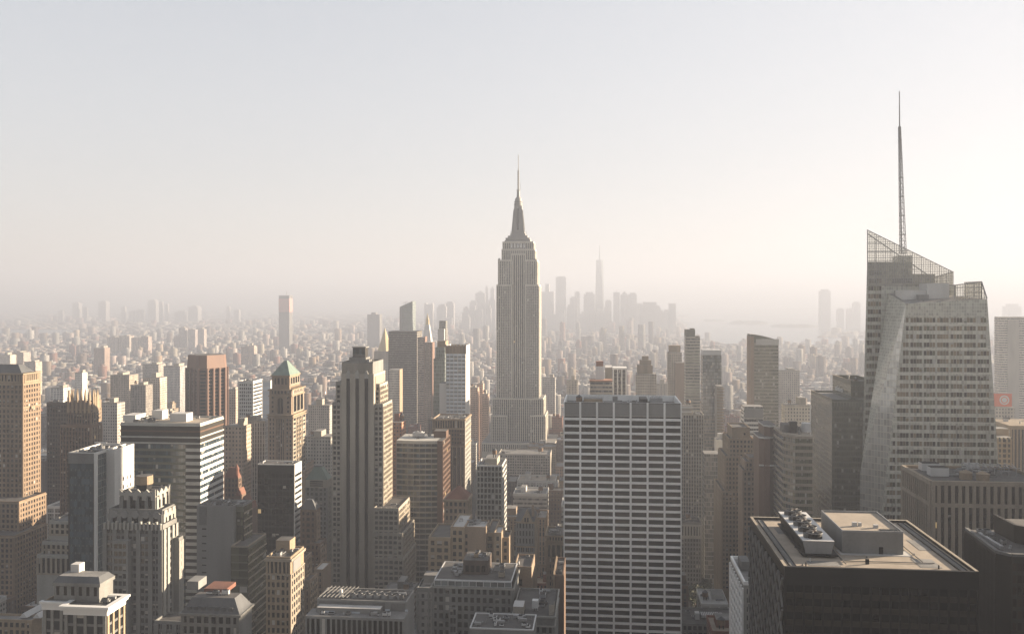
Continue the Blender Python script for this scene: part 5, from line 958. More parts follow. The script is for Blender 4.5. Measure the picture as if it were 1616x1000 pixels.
for j in range(nf):
    z = zt - j * fhh
    if z < 60: break
    l, r = lx(z - 3) + 1.0, rx(z) - .8; mb.box(lx(z) + .1, rx(z) - .1, Yf - .14, Yf, z - fhh + .05, z - fhh + 2.3, 'crystal_band', bottom=True)
    x = math.ceil(l / 8.2) * 8.2 - 8.2
    while x < r:
        for q in range(4):
            a, b = x + .75 + q * 1.8, x + .75 + q * 1.8 + 1.6
            if a > l and b < r and j < 30: t.w.append(('N', Yf, a, b, z - fhh + 2.35, z, R.choice(('bronze_pane', 'glass_olive', 'glass_brown', 'bronze_pane')), .14))
        x += 8.2
for k in range(2): mb.box(lx(A[2]) + .2, rx(A[2]) - .2, Yf - .3, Yf, A[2] - 8 + k * 4, A[2] - 7.6 + k * 4, 'crystal_band', bottom=True)
# rear volume
Yr = 634; rl = lambda py: 1369 - (py - 362) * 12.5 / 383
Rg = (X(1352, Yr), Yr, 0); R0 = q3(1368.5, 413, Yr); R1 = q3(1439, 413, Yr); R2 = q3(1439, 432.5, Yr); R3 = q3(1476, 432.5, Yr); R4 = q3(1476, 449, Yr); R5 = q3(1509, 449, Yr)
rb = 676; rw = t.mb('rear_wall')
poly = [(Rg[0], Yr, 0), (R5[0] + 2, Yr, 0), R5, R4, R3, R2, R1, R0]; rw.face(poly, 'crystal'); bk = lambda p: ((X(1352 if p[2] < 1 else 1368.5, rb) if p[0] < R0[0] + 1 else p[0]), rb, p[2]); rw.face([bk(p) for p in poly][::-1], 'crystal'); t.reg(Rg[0] + 3, R5[0], Yr, rb, R2[2])
for i in range(len(poly)): a, b = poly[i], poly[(i + 1) % len(poly)]; rw.face([b, a, bk(a), bk(b)], 'crystal' if i in (1, 7) else 'grey_roof')
for j in range(26):
    z = R0[2] - 6 - j * 5.25; xx = Rg[0] + (R0[0] - Rg[0]) * z / R0[2]
    for q in range(5): t.w.append(('N', Yr, xx + 1.2 + q * 1.75, xx + 1.2 + q * 1.75 + 1.55, z - 3.0, z, R.choice(('bronze_pane', 'glass_brown', 'glass_olive')), .1))
    if j in (1, 4, 6): rw.box(X(1408, Yr), X(1470 if j > 3 else 1439, Yr), Yr - .2, Yr, z - 3.2, z + .2, 'mid_grey', bottom=True)
def lattice(part, corners_bottom, top_line, sx, sz, th=.32, pane_=True):
    """a glass screen wall: mullions clipped under a sloping top rail"""
    (xa, ya), (xb, yb) = corners_bottom; z0, za, zb_ = top_line; L = math.hypot(xb - xa, yb - ya); n = max(2, round(L / sx)); q = t.mb(part); P_ = lambda k, z: (xa + (xb - xa) * k, ya + (yb - ya) * k, z)
    for i in range(n + 1):
        k = i / n; zz_ = za + (zb_ - za) * k; q.bar(P_(k, z0), P_(k, zz_), th * (1.5 if i % 4 == 0 else 1), 'galvanised')
    z = z0
    while z < max(za, zb_):
        k0, k1 = 0, 1
        if zb_ < za and z > zb_: k1 = (za - z) / (za - zb_)
        if za < zb_ and z > za: k0 = (z - za) / (zb_ - za)
        if k1 - k0 > .01: q.bar(P_(k0, z), P_(k1, z), th * (1.6 if round((z - z0) / sz) % 3 == 0 else 1), 'galvanised')
        z += sz
    q.bar(P_(0, za), P_(1, zb_), th * 2, 'galvanised')
    if pane_: t.mb(part + '_glass', part).face([P_(0, z0), P_(1, z0), P_(1, zb_), P_(0, za)], 'clear_glass')
TL = q3(1369, 363, Yr - .6); TR = q3(1504, 429, Yr - .6); LB = (X(1367, Yr - .6), Yr - .6); RB = (X(1508, Yr - .6), Yr - .6)
lattice('crown_screen', ((TL[0], Yr - .6), (TR[0], Yr - .6)), (R0[2] - 16, TL[2], TR[2]), 1.45, 1.55, .22)
lattice('crown_screen#side', ((TR[0], Yr - .6), (TR[0] + 1.5, rb)), (R0[2] - 16, TR[2], TR[2] - 3), 3, 3.2); lattice('crown_screen#back', ((X(1369, rb), rb), (TR[0], rb)), (R2[2] - 2, TL[2] + .5, TR[2] - 2), 5.2, 6.4, pane_=False)
lattice('crown_screen#left', ((TL[0], Yr - .6), (X(1369, rb), rb)), (R0[2] - 2, TL[2], TL[2]), 4, 3.2)
S0, S1 = q3(1507, 450, Yf + .5), q3(1549, 444.5, Yf + .5)
lattice('parapet_screen', ((S0[0], Yf + .5), (S1[0], Yf + .5)), (A[2] - 1, S0[2], S1[2]), 1.6, 1.9, .22); lattice('parapet_screen#corner', ((S1[0], Yf + .5), (Bq[0], Yf + .6)), (A[2] + 1.0, S1[2], Bq[2] + .6), 1.4, 2.8); lattice('parapet_screen#back', ((S0[0], Yf + 30), (S1[0], Yf + 30)), (A[2] - 1, S0[2] - 1, S1[2] - 1), 5, 5.6, pane_=False); lattice('parapet_screen#side', ((S1[0], Yf + .5), (S1[0] + 1, Yf + 30)), (A[2] - 1, S1[2], S1[2]), 3, 2.8)
zr = A[2]; q = t.mb('bulkhead#0'); q.box(X(1424, 612), X(1466, 612), 612, 626, zr - 1, Zp(458, X(1440, 612), 612), 'white_concrete'); q = t.mb('bulkhead#1'); q.box(X(1463.5, 610), X(1498, 610), 610, 626, zr - 1, Zp(447, X(1480, 610), 610), 'white_concrete'); q = t.mb('bulkhead#2'); q.box(X(1450, 607), X(1466, 607), 607, 611.5, zr - 1, Zp(465, X(1450, 607), 607), 'grey_concrete'); clutter(t, X(1432, 604), X(1545, 604), 602, 608, zr, 12, 311, mats=('grey_concrete', 'galvanised'), big=.6)
# spire
Ys = 652; sx0 = X(1424.5, Ys); sp = lambda hw, py, cx_: [(X(cx_ + a * hw, Ys), Ys + b2 * hw * .45, Zp(py, sx0, Ys)) for a, b2 in ((-1, -1), (1, -1), (1, 1), (-1, 1))]
lev = [(4.6, 392, 1424.3), (4.2, 360, 1423.5), (3.6, 320, 1422.3), (3.0, 280, 1421.3), (2.3, 240, 1420.4), (1.6, 205, 1419.9)]
q = t.mb('spire'); ctr = lambda py: 1424.3 - (392 - py) * 4.6 / 187
q.loft([sp(1.1, 400, 1422.8), sp(.9, 300, 1421), sp(.8, 200, 1419.6), sp(.55, 146, 1419.4), sp(.1, 143, 1419.4)], 'galvanised')
prev = None; n_ = 20
for i in range(n_ + 1):
    py = 400 - i * 200 / n_; hw = 4.0 - 2.6 * i / n_; c = ctr(py) + .6 * (1 - i / n_); r_ = sp(hw, py, c)
    if prev:
        for k in range(4): q.bar(prev[k], r_[k], .34, 'galvanised'); q.bar(prev[k], r_[(k + 1) % 4], .16, 'galvanised')
    for k in range(4): q.bar(r_[k], r_[(k + 1) % 4], .24 if i % 3 else .55, 'galvanised')
    prev = r_
q.box(X(1413, Ys), X(1436, Ys), Ys - 5, Ys + 6, R0[2] - 12, Zp(404, sx0, Ys), 'crystal')

# beige pier block, its roof full of plant
t = Thing('concrete_pier_block', 'beige concrete block of tall piers, two round tanks and air handlers on its roof', vb=900, short='the beige pier block')
Y = 470; x0 = X(1470, Y); x1 = X(1660, Y); z1 = Zp(758, x0, Y); y1 = x0 / rat(1424.5); body(t, x0, x1, Y, y1, 0, z1, 'dark_spandrel', 'tar_roof', pm='buff_brick', par=1.6, th=.8)
z2 = z1 - 2.2; z3 = z2 - 8.8
for fc, c, a, b, n_ in (('N', Y, x0, x1, 17), ('E', x0, Y, y1, 14)):
    facade(t, fc, c, a, b, z3, z2, cols=n_, fh=9, rows=1, pw=1.75 if fc == 'N' else 1.0, sh=.01, d=.9, ds=.5, pm='warm_limestone', gl='glass_brown', bl=.05, edge=1.6, part='wall')
    fbox(t.mb('wall'), fc, c, a - .01 * (fc == 'E'), b, z2, z1 - .01, 0, .92, 'warm_limestone'); fbox(t.mb('wall'), fc, c, a, b, z3 - 1.9, z3, 0, .93, 'warm_limestone')
    facade(t, fc, c, a, b, 30, z3 - 1.9, cols=n_, fh=3.8, pw=1.75 if fc == 'N' else 1.0, sh=.9, d=.9, ds=.3, pm='warm_limestone', sm='bronze', gl='glass_brown', bl=.06, edge=1.6)
zr = z1 - 1.5
unit(t, X(1456, 500), X(1484, 500), 488, 494, zr, 4.6, 'white_metal', 'a', 'air_handler'); unit(t, X(1450, 508), X(1478, 508), 503, 509, zr, 4.2, 'white_metal', 'b', 'air_handler')
for k, (px, yy) in enumerate(((1524, 484), (1551, 481))): q = t.mb(f'round_tank#{k}'); q.cyl(X(px, yy), yy, zr, zr + 3.4, 3.1, n=18, mat='buff_brick'); q.cyl(X(px, yy), yy, zr + 3.4, zr + 4.8, 3.3, .2, 18, 'buff_brick', bottom=True)
q = t.mb('steel_frame')
for k in range(7): xx = X(1530, 496) + k * 3.6; q.bar((xx, 492, zr), (xx, 492, zr + 4.5), .35, 'galvanised'); q.bar((xx, 506, zr), (xx, 506, zr + 4.5), .35, 'galvanised'); q.bar((xx, 492, zr + 4.5), (xx, 506, zr + 4.5), .3, 'galvanised'); q.bar((xx, 492, zr + 4.5), (xx + 3.6, 506, zr + 4.5), .2, 'galvanised')
q.bar((X(1530, 496), 492, zr + 4.5), (X(1530, 496) + 24, 492, zr + 4.5), .3, 'galvanised'); t.mb('screen_wall').box(X(1536, 500), X(1560, 500), 512, 512.6, zr, zr + 3.5, 'white_metal'); clutter(t, x0 + 8, x1 - 6, 486, y1 - 3, zr, 16, 321, big=.9)

# foreground black tower
t = Thing('black_roof_tower', 'near black tower top with gravel roof, fan cooling unit and grey plant room', vb=1000, short='the black tower with gravel roof')
Y = 270; x0, x1 = X(1238, Y), X(1543.5, Y); z1 = Zp(897, (x0 + x1) / 2, Y); y1 = 330
body(t, x0, x1, Y, y1, 0, z1, 'black_metal', 'gravel_roof', par=.9, pm='bronze', th=.7); zr = z1 - .78
mb = t.mb('wall'); cop = t.mb('coping')
for (a, b, c, d_) in ((x0 - .15, x0 + .75, Y - .1, y1 + .1), (x1 - .75, x1 + .15, Y - .1, y1 + .1)): cop.box(a, b, c, d_, z1, z1 + .16, 'warm_limestone', bottom=True)
cop.box(x0 + .75, x1 - .75, y1 - .8, y1 + .1, z1, z1 + .16, 'limestone', bottom=True)
fh = 11.5; 
facade(t, 'N', Y, x0, x1, z1 - 60, z1 - 5.2, cols=20, fh=3.95, pw=.55, sh=1.7, d=.4, ds=.25, pm='black_metal', sm='bronze', gl='glass_black', bl=0)
mb.box(x0, x1, Y - .55, Y, z1 - 5.2, z1 + .01, 'black_metal', bottom=True)
facade(t, 'E', x0, Y, y1, z1 - 60, z1 - 3.2, cols=12, fh=3.95, pw=.5, sh=1.5, d=.2, ds=.2, pm='black_metal', sm='black_metal', gl='glass_black', bl=0)
n_ = 0                                                       # diagonal lattice on the side wall
for k in range(-6, 10):
    for s_ in (1, -1):
        a0 = Y + (y1 - Y) * k / 9 if s_ > 0 else Y + (y1 - Y) * (k + 6) / 9
        pa = (a0, z1 - 3.2); pb = (a0 + s_ * 40, z1 - 58)
        f0, f1 = 0.0, 1.0
        for lim, sg in ((Y + .3, 1), (y1 - .3, -1)):
            v0, v1 = (pa[0] - lim) * sg, (pb[0] - lim) * sg
            if v0 < 0 and v1 < 0: f1 = -1
            elif v0 < 0: f0 = max(f0, v0 / (v0 - v1))
            elif v1 < 0: f1 = min(f1, v0 / (v0 - v1))
        if f1 - f0 > .02:
            P_ = lambda f_: (x0 - .55, pa[0] + (pb[0] - pa[0]) * f_, pa[1] + (pb[1] - pa[1]) * f_); mb.bar(P_(f0), P_(f1), .55, 'mid_grey')
walk = t.mb('walkway')
for (a, b, c, d_) in ((x0 + 2.2, x0 + 3.6, Y + 2, y1 - 2), (x1 - 3.8, x1 - 2.2, Y + 2, y1 - 2)): walk.box(a, b, c, d_, zr, zr + .25, 'mid_grey'); walk.box(a - .25, a, c, d_, zr, zr + .45, 'black_metal'); walk.box(b, b + .25, c, d_, zr, zr + .45, 'black_metal')
# plant room
py0 = 288; ax, bx = X(1329, py0), X(1425.5, py0); zt = Zp(836, ax, py0); py1 = py0 * 1.075 + 5
q = t.mb('plant_room'); q.box(ax, bx, py0, py1, zr, zt - .5, 'grey_concrete', 'gravel_roof')
for (a, b, c, d_) in ((ax, bx, py0, py0 + .3), (ax, bx, py1 - .3, py1), (ax, ax + .3, py0 + .3, py1 - .3), (bx - .3, bx, py0 + .3, py1 - .3)): q.box(a, b, c, d_, zt - .5, zt, 'galvanised')
t.mb('roof_hatch', 'plant_room').box(bx - 6, bx - .8, py0 + .8, py0 + 4.2, zt - .5, zt - .38, 'glass_black'); t.mb('door', 'plant_room').box(X(1387, py0), X(1393.6, py0), py0 - .12, py0, zr + .1, zr + 2.3, 'black_metal'); t.mb('door#b', 'plant_room').box(X(1415.5, py0), X(1422.6, py0), py0 - .1, py0, zr + .1, zr + 2.2, 'grey_concrete'); BLOCKS.append((t, ax, bx, py0, py1, zt))
t.mb('seam', 'plant_room').box(ax, bx, py0 - .04, py0, zr + 4.1, zr + 4.25, 'grey_concrete', bottom=True)
for k, (dx_, dy_, w_, h_) in enumerate(((5, 7, 1.4, .8), (7, 7.4, .9, .6), (11, 5.4, 1.4, .5))): t.mb(f'roof_vent#{k}', 'plant_room').box(ax + dx_, ax + dx_ + w_, py0 + dy_, py0 + dy_ + 1, zt - .5, zt + h_, 'white_metal')
# cooling unit on legs
cy0, cy1 = 283, 321; cxa, cxb = X(1267, cy0), X(1317, cy0); zt = Zp(852.5, cxa, cy0); zb = Zp(873, cxa, cy0); q = t.mb('cooling_unit')
q.loft([[(cxa + .9, cy0 + .3, zb), (cxb - .9, cy0 + .3, zb), (cxb - .9, cy1, zb), (cxa + .9, cy1, zb)], [(cxa, cy0, zt), (cxb, cy0, zt), (cxb, cy1, zt), (cxa, cy1, zt)]], 'galvanised', bottom=True, top='white_metal')
q.face([(cxa + .80, cy0 + .3, zb + .1), (cxa - .0, cy0 + .3, zt - .5), (cxa - .0, cy1 - .3, zt - .5), (cxa + .80, cy1 - .3, zb + .1)][::-1], 'black_metal')
for k in range(5):
    yy = cy0 + 4.2 + k * 7.3; f = t.mb(f'fan#{k}', 'cooling_unit'); xm = (cxa + cxb) / 2 - .3; nseg = 20
    f.cyl(xm, yy, zt, zt + 1.5, 2.35, 2.2, nseg, 'black_metal', 'black_metal'); f.cyl(xm, yy, zt + 1.5, zt + 1.75, 2.45, 2.45, nseg, 'galvanised', 'black_metal', True); f.cyl(xm, yy, zt + 1.76, zt + 2.0, .55, n=10, mat='rusty_steel')
    for b_ in range(6): a = b_ * math.pi / 3 + k; f.bar((xm, yy, zt + 1.85), (xm + 2.1 * math.cos(a), yy + 2.1 * math.sin(a), zt + 1.85), .3, 'mid_grey')
    f.box(xm - 3.2, xm - 2.0, yy - .9, yy + .9, zt, zt + 1.3, 'mid_grey')
for k in range(6):
    yy = cy0 + 1 + k * 7.2
    for j, xx in enumerate((cxa + 1.2, cxb - 1.2)): t.mb(f'leg#{k}{j}', 'cooling_unit').bar((xx, yy, zr), (xx, yy, zb), .4, 'black_metal')
t.mb('skid').box(cxa - .3, cxb + .9, cy0 - .8, cy1, zb - .45, zb - .02, 'black_metal', bottom=True); BLOCKS.append((t, cxa, cxb, cy0, cy1, zt))
for k, (px, yy) in enumerate(((1272, 273), (1369, 277), (1482, 274), (1279, 278))): t.mb(f'roof_vent#p{k}').box(X(px, yy) - (.5 if k == 1 else .12), X(px, yy) + (.5 if k == 1 else .12), yy, yy + .5, zr, zr + (1.5 if k == 1 else 1.1), 'black_metal' if k != 3 else 'white_metal')
for k, (xa_, ya_, xb_, yb_) in enumerate(((cxb + 1.5, 276, cxb + 1.5, 318), (bx + 3, 280, bx + 3, 322), (ax - 2, 279, bx + 6, 279))): t.mb(f'conduit#{k}').bar((xa_, ya_, zr + .3), (xb_, yb_, zr + .3), .22, 'mid_grey')
for k, (u_, v_, w_, l_) in enumerate(((8, 4, 9, 5), (40, 5, 6, 9), (46, 24, 5, 12), (6, 40, 7, 8))): t.mb(f'roof_patch#{k}').box(x0 + u_, x0 + u_ + w_, Y + v_, Y + v_ + l_, zr, zr + .06 + .01 * k, 'grey_roof')
for k in range(9): t.mb(f'roof_drain#{k}').cyl(x0 + 6 + (k * 17.3) % 50, Y + 4 + (k * 23.7) % 52, zr, zr + .5, .35, .2, 8, 'mid_grey')
t.mb('pad').box(ax - .8, bx + 2.2, py0 - 1.6, py0 + 4, zr + .01, zr + .14, 'white_roof')

t = Thing('chamfered_brown_tower', 'dark bronze tower with chamfered corner and raised upper block at the edge', vb=1000, short='the bronze chamfered tower')
Y = 300; xa = X(1523, 345); xb = X(1581, 305); z1 = Zp(873, xb, 305); poly = [(xa, 345), (xb, 305), (xb + 60, 305), (xb + 60, 380), (xa, 380)]; xa = X(1523, 339); poly = [(xb - .2, 309), (xb + 3, 305), (xb + 60, 305), (xb + 60, 339), (xa, 339)]
t.mb('wall').prism(poly, 0, z1 - .8, 'bronze', 'tar_roof'); t.mb('wall').prism([(x - .2, y - .1) for x, y in poly[:2]] + [(xb + 3.4, 306), (xb + .9, 309.4), (xa + .9, 338.8), (xa - .2, 338.8)], z1 - .9, z1, 'mid_grey', bottom=True); t.mb('wall').box(xb + 3.3, xb + 60, 304.9, 306, z1 - .9, z1, 'mid_grey', bottom=True); t.reg(xb, xb + 60, 305, 339, z1)
facade(t, 'N', 305, xb + 3, xb + 53, z1 - 60, z1 - 3, dx=1.6, fh=3.9, pw=.3, sh=1.4, d=.2, pm='bronze', gl='glass_brown', bl=.05, k=1)
p, qv = np.array(poly[4]), np.array(poly[0]); L = np.linalg.norm(qv - p); dv = (qv - p) / L; nv = np.array((dv[1], -dv[0])); wm = t.mb('wall'); wi = 0
for k in range(25):
    c = p + dv * L * k / 24; wm.bar((*(c + nv * .15), z1 - 60), (*(c + nv * .15), z1 - 2), .35, 'bronze')
for j in range(12):
    for k in range(24):
        a, b = p + dv * (L * k / 24 + .3), p + dv * (L * (k + 1) / 24 - .3); z = z1 - 4.5 - j * 3.9; nm = f'window#{wi}' if wi < 60 and 8 <= k < 20 else 'window_strip'; wi += 1
        t.mb(nm).face([(*(a + nv * .1), z - 2.4), (*(b + nv * .1), z - 2.4), (*(b + nv * .1), z), (*(a + nv * .1), z)], R.choice(('glass_brown', 'glass_brown', 'glass_black', 'glass_olive')))
t.tags['window_strip'] = {'kind': 'stuff'}
ua = X(1571, 336); uz = Zp(812, ua, 336); up = [(ua + .4, 322), (ua + 6, 316), (ua + 60, 316), (ua + 60, 337), (ua, 337)]; t.mb('upper_block').prism(up, z1 - 1, uz - 1.5, 'bronze', 'tar_roof'); t.mb('upper_block').prism([(ua + .1, 321.8), (ua + 5.8, 315.7), (ua + 60, 315.7), (ua + 60, 316.6), (ua + 6.2, 316.8), (ua + 1.2, 322.3), (ua + .8, 337), (ua - .3, 337)], z1, uz, 'bronze'); clutter(t, ua + 4, ua + 30, 320, 335, uz - 1.5, 10, 331, big=.7); clutter(t, xb + 2, ua - 1, 309, 337, z1 - .8, 12, 332, big=.6); BLOCKS.append((t, ua, ua + 60, 316, 337, uz))
t.mb('roof_duct').box(xb + 2.5, xb + 3.6, 312, 330, z1 - .5, z1 + .6, 'galvanised', bottom=True)
t = Thing('slim_white_building', 'slim pale building top squeezed against the black tower with gravel roof', 'building', vb=1000, short='the slim pale building')
B = px_block(1173.6, 1200, None, 918, 400); x0, x1, y0, _, z1 = B; body(t, x0, x1, 400, 440, 0, z1, 'silver_stone', 'grey_roof', par=1.5, pm='travertine', th=.9); facade(t, 'N', 400, x0, x1, z1 - 60, z1 - 3, cols=3, fh=3.9, pw=1.3, sh=1.6, d=.4, pm='silver_stone', bl=.2); facade(t, 'E', x0, 400, 440, z1 - 60, z1 - 3, cols=8, fh=3.9, pw=1.6, sh=1.4, d=.6, pm='travertine'); t.mb('bulkhead').box(x0 + 2, x0 + 6, 420, 430, z1 - 1, z1 + 3, 'mid_grey')
t = Thing('grille_roof_building', 'dark low roof with white grilles at the bottom edge below the dark park', 'building', vb=1000, short='the low roof with white grilles')
B = px_block(1076, 1176, None, 986, 560); x0, x1, y0, _, z1 = B; body(t, x0, x1, 560, 590, 0, z1, 'grey_stone', 'tar_roof'); facade(t, 'N', 560, x0, x1, 20, z1 - 1.5, cols=12, fh=3.9, pw=1.0, sh=1.4, d=.3, pm='grey_stone', bl=.2)
t.mb('air_handler#0').box(X(1097, 570), X(1104, 570), 570, 574, z1 - 1, z1 + 3, 'white_metal'); t.mb('air_handler#1').box(X(1135, 570), X(1141, 570), 570, 574, z1 - 1, z1 + 2.4, 'white_metal')
g_ = t.mb('grille'); g_.box(X(1106, 572), X(1134, 572), 571, 577, z1 - 1, z1 + 1.4, 'mid_grey')
for k in range(10): g_.box(X(1107, 572) + k * 1.1, X(1107, 572) + k * 1.1 + .55, 570.7, 577.2, z1 + .1, z1 + 1.6, 'white_metal')
clutter(t, x0 + 2, x1 - 2, 563, 588, z1 - 1, 9, 341, big=.7)

# the right hand edge, far back
t, x0, x1, y0, y1, z1 = far_tower('huge_pale_slab', 'huge plain brown slab half lost in haze at the edge', 1577, 1700, 500, 1500, (.42, .37, .29), 'office_bands', 'the huge hazy slab', vb=660, dp=18); t.mb('panel').box(X(1590, 1500), X(1608, 1500), 1499.2, 1500, 60, z1 - 5, 'limestone')
t, x0, x1, y0, y1, z1 = far_tower('sign_building', 'low hazy building carrying the round emblem billboard', 1566, 1601, 642, 1000, (.42, .38, .32), 'masonry', 'the billboard building', vb=680, cat='building')
t = Thing('billboard', 'orange red rooftop billboard with a white ring emblem', 'billboard', vb=642); a, b = X(1568, 1003), X(1597, 1003); zb, zt = Zp(641, a, 1003), Zp(620.5, a, 1003); t.loc = ((a + b) / 2, 1003, z1); t.mb('panel').box(a, b, 1003, 1004, zb, zt, 'orange_poster', bottom=True); t.mb('frame').box(a - .4, b + .4, 1003.2, 1004.4, zt, zt + .5, 'galvanised', bottom=True)
for k in range(4): t.mb(f'post#{k}').box(a + 2 + k * (b - a - 4) / 3 - .25, a + 2 + k * (b - a - 4) / 3 + .25, 1003.2, 1003.8, z1, zb, 'galvanised')
cx, cz = X(1585, 1003), (zb + zt) / 2; em = t.mb('emblem', 'panel')
def ringf(r0, r1, n=28):
    for k in range(n):
        a0, a1 = 2 * math.pi * k / n, 2 * math.pi * (k + 1) / n; em.face([(cx + r * math.cos(a), 1002.9, cz + r * math.sin(a)) for r, a in ((r1, a0), (r1, a1), (r0, a1), (r0, a0))][::-1], 'white_paint')
ringf(3.6, 5.0); ringf(0.0, 2.6)
t, x0, x1, y0, y1, z1 = far_tower('beige_setback_block', 'beige setback block beside the foot of the crystal glass tower', 1573, 1597, 690, 720, (.46, .40, .31), 'masonry', 'the beige setback block', vb=750, cat='building'); facade(t, 'N', y0, x0, x1, z1 - 40, z1 - 1, dx=3.4, fh=3.8, pw=1.3, sh=1.4, d=.3, pm='buff_brick', bl=.15); t.mb('setback').box(X(1570, 730), X(1592, 730), 730, 740, z1 - 2, Zp(676, x0, 730), 'buff_brick', 'grey_roof')
t, x0, x1, y0, y1, z1 = far_tower('ribbed_beige_block', 'broad vertically ribbed beige block at the edge below the huge hazy slab', 1594, 1690, 672, 780, (.40, .36, .28), 'pier_front', 'the ribbed beige block', vb=760); facade(t, 'N', y0, x0, x1, z1 - 60, z1 - 3, dx=2.8, fh=60, rows=1, pw=1.2, sh=.1, d=.5, pm='buff_brick', gl='glass_dark', bl=0); t.mb('cornice').box(x0 - .6, x1, y0 - 1, y1, z1 - 2.8, z1 + .2, 'buff_brick', bottom=True); clutter(t, x0, x1, y0, y1, z1, 6, 351)

# ---------------------------------------------------------------- towers in the middle distance, left of the spire
t, x0, x1, y0, y1, z1 = far_tower('gold_pyramid_tower', 'pale stone tower with a gold octagonal spire roof', 587, 621, 573, 1900, (.46, .42, .35), 'masonry', 'the gold spired tower', vb=610)
mb = t.mb('upper_tower'); c0 = (x0 + x1) / 2; mb.box(X(590, 1904), X(617, 1904), 1904, 1936, z1 - 2, Zp(554, c0, 1904), 'warm_limestone'); rc = 12.5 * 1900 / F; q8 = lambda r, py: [(c0 + r * math.cos(math.pi / 8 + k * math.pi / 4), 1920 + r * math.sin(math.pi / 8 + k * math.pi / 4), Zp(py, c0, 1920)) for k in range(8)]
t.mb('gold_roof').loft([q8(rc, 554), q8(rc * .55, 538), q8(rc * .22, 525), q8(.2, 517)], 'gold_leaf')
t, x0, x1, y0, y1, z1 = far_tower('clock_spire_tower', 'slender tower with a tall stepped pyramid and lantern top', 664, 682, 548, 2150, (.52, .49, .44), 'masonry', 'the lantern topped tower', vb=600); c0 = (x0 + x1) / 2; yy = (y0 + y1) / 2
q4 = lambda hw, py: [(c0 + a * hw * 2150 / F, yy + b2 * hw * 2150 / F, Zp(py, c0, yy)) for a, b2 in ((-1, -1), (1, -1), (1, 1), (-1, 1))]
t.mb('cornice').loft([q4(9.6, 546), q4(9.6, 542)], 'warm_limestone', True, True); t.mb('pyramid_roof').loft([q4(7.6, 542), q4(3.4, 512)], 'white_concrete'); t.mb('lantern').loft([q4(2.6, 512), q4(2.4, 504), q4(1.2, 500), q4(.2, 494)], 'gold_leaf')
t, x0, x1, y0, y1, z1 = far_tower('dark_brown_slab', 'broad dark bronze slab with a flat top beyond the limestone tower with three stripes', 613, 658, 523, 1500, (.14, .12, .09), 'pattern' if False else 'office_bands', 'the broad dark bronze slab', vb=640)
for j in range(36): t.mb('wall').box(x0 - .1, x1 + .1, y0 - .35, y0, z1 - 3 - j * 3.8, z1 - 1.4 - j * 3.8, 'bronze', bottom=True)
t.mb('crown').box(x0 - .2, x1 + .2, y0 - .4, y1, z1 - .5, z1 + .4, 'bronze', bottom=True)
t = Thing('wedge_glass_tower', 'slim grey glass tower with a diagonal top and a crane', vb=525, short='the diagonal topped tower'); Y = 2150; x0, x1 = X(631, Y), X(651, Y); zl, zr_ = Zp(484, x0, Y), Zp(475, x1, Y); t.mb('wall').loft([[(x0, Y, 0), (x1, Y, 0), (x1, Y + 40, 0), (x0, Y + 40, 0)], [(x0, Y, zl), (x1, Y, zr_), (x1, Y + 40, zr_), (x0, Y + 40, zl)]], 'teal_wall', top='grey_roof'); t.reg(x0, x1, Y, Y + 40, zl); c = t.mb('crane'); c.bar((x0 + 12, Y + 10, zl), (x0 + 12, Y + 10, zl + 11), 1.2, 'white_metal'); c.bar((x0 + 4, Y + 10, zl + 9), (x0 + 18, Y + 10, zl + 12), 1.0, 'white_metal')
t.mb('corner_pier').box(x0 - .5, x0 + 5, Y - .6, Y, 0, zl - 2, 'grey_concrete')
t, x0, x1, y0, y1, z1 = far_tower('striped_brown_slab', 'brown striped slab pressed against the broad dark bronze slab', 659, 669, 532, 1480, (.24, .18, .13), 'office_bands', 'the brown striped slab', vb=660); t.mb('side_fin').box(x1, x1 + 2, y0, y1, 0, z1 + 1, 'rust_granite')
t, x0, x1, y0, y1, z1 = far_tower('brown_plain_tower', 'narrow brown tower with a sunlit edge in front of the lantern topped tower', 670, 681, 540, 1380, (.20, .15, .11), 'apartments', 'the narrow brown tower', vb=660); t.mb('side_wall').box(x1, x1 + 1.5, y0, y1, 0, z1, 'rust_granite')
t, x0, x1, y0, y1, z1 = far_tower('setback_olive_tower', 'stepped olive tower with a pale lower setback near the lantern topped tower', 693, 703.5, 506, 1700, (.26, .24, .18), 'curtain_wall', 'the stepped olive tower', vb=560); t.mb('setback').box(X(691, 1690), X(701, 1690), 1690, 1699, 0, Zp(519, x0, 1690), 'pale_spandrel', 'grey_roof')
t, x0, x1, y0, y1, z1 = far_tower('grey_waterfront_tower', 'broad grey hazy tower far beyond the gold spired tower', 579.5, 599, 496, 4300, (.30, .29, .29), 'mid_grey', 'the broad hazy tower', vb=530); t.mb('crown').box(X(586, 4302), X(593, 4302), 4302, 4340, z1, Zp(493, x0, 4300), 'mid_grey')
t, x0, x1, y0, y1, z1 = far_tower('pink_netted_tower', 'tall lone tower wrapped in pink netting near its top', 440, 456.5, 466, 4300, (.36, .33, .33), 'mid_grey', 'the lone pink netted tower', vb=530)
t.mb('netting').box(x0 - .8, x1 + .8, y0 - .8, y1 + .8, Zp(492, x0, y0), Zp(471, x0, y0), 'pink_net', bottom=True); t.mb('antenna').bar(((x0 + x1) / 2 + 6, y0 + 20, z1), ((x0 + x1) / 2 + 6, y0 + 20, Zp(459, x0, y0)), 1.6, 'mid_grey')
t, x0, x1, y0, y1, z1 = far_tower('pale_brick_block', 'pale brick block with sunlit side behind the three striped limestone tower', 614, 630, 583, 1150, (.48, .44, .38), 'apartments', 'the pale brick block', vb=640); t.mb('side_wall').box(x1, x1 + .6, y0, y1, 0, z1, 'buff_brick')
